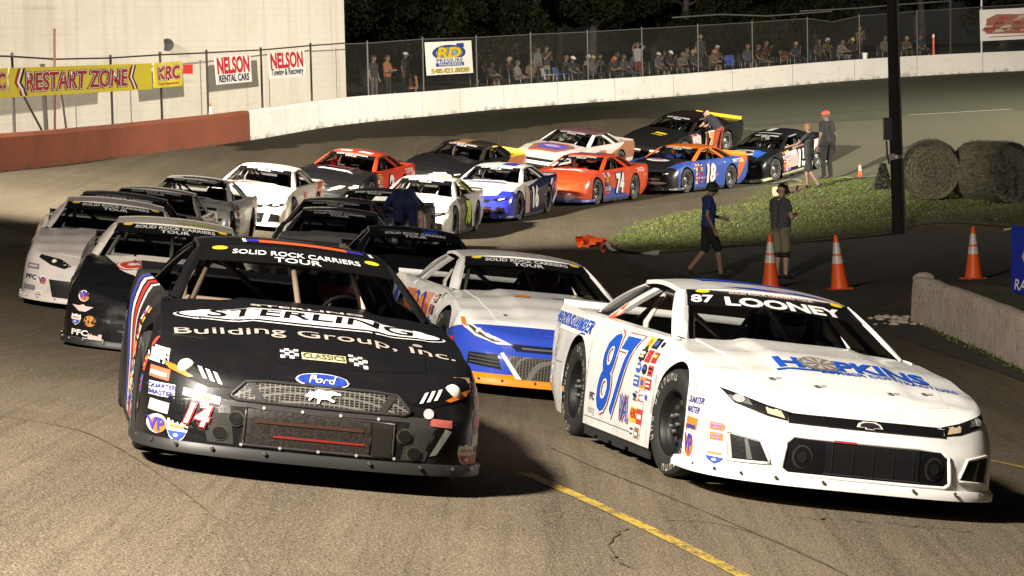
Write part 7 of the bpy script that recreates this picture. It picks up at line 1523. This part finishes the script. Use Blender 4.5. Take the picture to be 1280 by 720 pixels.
for px, off, po, sh_, pn, lg, gear, lab in crowd:
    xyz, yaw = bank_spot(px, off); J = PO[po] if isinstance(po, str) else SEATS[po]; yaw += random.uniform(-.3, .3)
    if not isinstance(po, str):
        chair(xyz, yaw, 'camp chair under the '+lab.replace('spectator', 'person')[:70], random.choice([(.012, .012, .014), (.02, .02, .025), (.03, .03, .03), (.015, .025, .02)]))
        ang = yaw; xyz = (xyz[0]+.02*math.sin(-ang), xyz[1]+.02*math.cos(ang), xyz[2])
    person('%s%s' % (po, lg), J, xyz, yaw, lab, tuple(c*.33 for c in sh_), tuple(c*.3 for c in pn), gear, group=GRP, skin=M_SKIN2, legs=lg, vox=.016, fr=.013, sleeve=.55)  # clothes scaled darker, putting the bank's dim light into their colours
for px, off, col, lab in ((917, 1.6, (.03, .06, .28), 'empty blue camp chair left of the person in violet'), (702, 1.5, (.02, .07, .22), 'empty blue camp chair next to the white framed one'), (687, 1.35, (.32, .31, .29), 'empty pale camp chair with white frame right of the tan shirt'), (986, 1.8, (.35, .12, .05), 'empty orange camp chair beside the ginger haired person'), (1143, 1.9, (.03, .04, .2), 'empty dark blue camp chair near the right end of the crowd')):
    xyz, yaw = bank_spot(px, off); chair(xyz, yaw+random.uniform(-.4, .4), lab, col)
# vendor table behind the orange shirt
xyz, yaw = bank_spot(506, 3.4); tb = empty('folding_table', xyz, yaw, 'folding table with a rust coloured cloth behind the orange shirt', 'table'); mb = MB(); mb.box((-.45, -.3, .72), (.45, .3, .76)); mb.build('tabletop', P((.3, .14, .06), 'rust_cloth'), tb); mb = MB(); mb.add([(-.45, .3, .76), (.45, .3, .76), (.47, .34, .25), (-.47, .34, .25)], [(0, 1, 2, 3)]); mb.build('cloth', P((.3, .14, .06), 'rust_cloth'), tb)
for sx_ in (1, -1):
    for sy in (1, -1): mb = MB(); mb.tube([(sx_*.4, sy*.26, 0), (sx_*.4, sy*.26, .72)], .015, n=6); mb.build('leg', M_GALV, tb)
mb = MB(); mb.lathe([(0, 0), (.15, 0), (.16, .2), (.12, .24), (0, .25)], (0, 0, 0), n=16); bx_ = mb.build('food_bin', P((.5, .42, .3), 'pale_tub'), None); bx_.matrix_world = Matrix.Translation(Vector(xyz)+Vector((0, 0, .76))); tag(bx_, 'pale round tub standing on the rust coloured table', 'tub')

# --- drivers strapped into the nearest cars
DRV = spose(pelvis=(0, .02, .40), chest=(0, -.06, .70), neck=(0, -.08, .87), head=(0, -.05, 1.0), shR=(.18, -.05, .82), shL=(-.18, -.05, .82), elR=(.26, .2, .68), elL=(-.26, .2, .68), wrR=(.13, .45, .82), wrL=(-.13, .45, .82), hipR=(.1, .05, .38), hipL=(-.1, .05, .38), knR=(.14, .48, .5), knL=(-.14, .48, .5), anR=(.13, .88, .28), anL=(-.13, .88, .28), toR=(.13, .98, .36), toL=(-.13, .98, .36))
for key, cn, hc, sc_ in (('14', 'red helmet inside the black 14 car', (.4, .04, .03), (.02, .02, .03)), ('87', 'white helmet inside the white 87 car', (.6, .58, .55), (.03, .06, .2)), ('20', 'orange helmet inside the white car with the blue nose', (.55, .15, .02), (.25, .24, .23)), ('BW', 'silver helmet inside the black nosed car with the white roof', (.3, .3, .3), (.03, .03, .03)), ('W', 'black helmet inside the plain white car at the left', (.02, .02, .02), (.06, .06, .07))):
    p_, h_ = NEAR[key]; Mx = heading_pose(p_[0], p_[1], h_)@Matrix.Translation((-.47, .34, .02))@Matrix.Rotation(R(-90), 4, 'Z')
    o = person('drv', DRV, (0, 0, 0), 0, 'driver with '+cn, sc_, sc_, None, legs='trousers', vox=.016, fr=.013, sleeve=2); o.matrix_world = Mx
    H_, up, hf, hs = _PM['drv'][2]; mb = MB(); mb.lathe([(.0, .155), (.06, .145), (.105, .115), (.13, .06), (.135, 0), (.13, -.07), (.115, -.12), (.09, -.13)], tuple(H_+Vector((0, .01, .0))), n=22); mb.build('helmet', P(hc), o, smooth=True)
    mb = MB()
    for i in range(11):
        a = R(25+130*i/10); 
        for z in (-.03, .055): mb.v.append((H_.x+.139*math.cos(a), H_.y+.01+.141*math.sin(a), H_.z+z))
    for i in range(10): mb.f.append((2*i, 2*i+2, 2*i+3, 2*i+1)); mb.m.append(0)
    mb.build('visor', flat('dark_visor', (.01, .01, .012), .1), o, smooth=True)
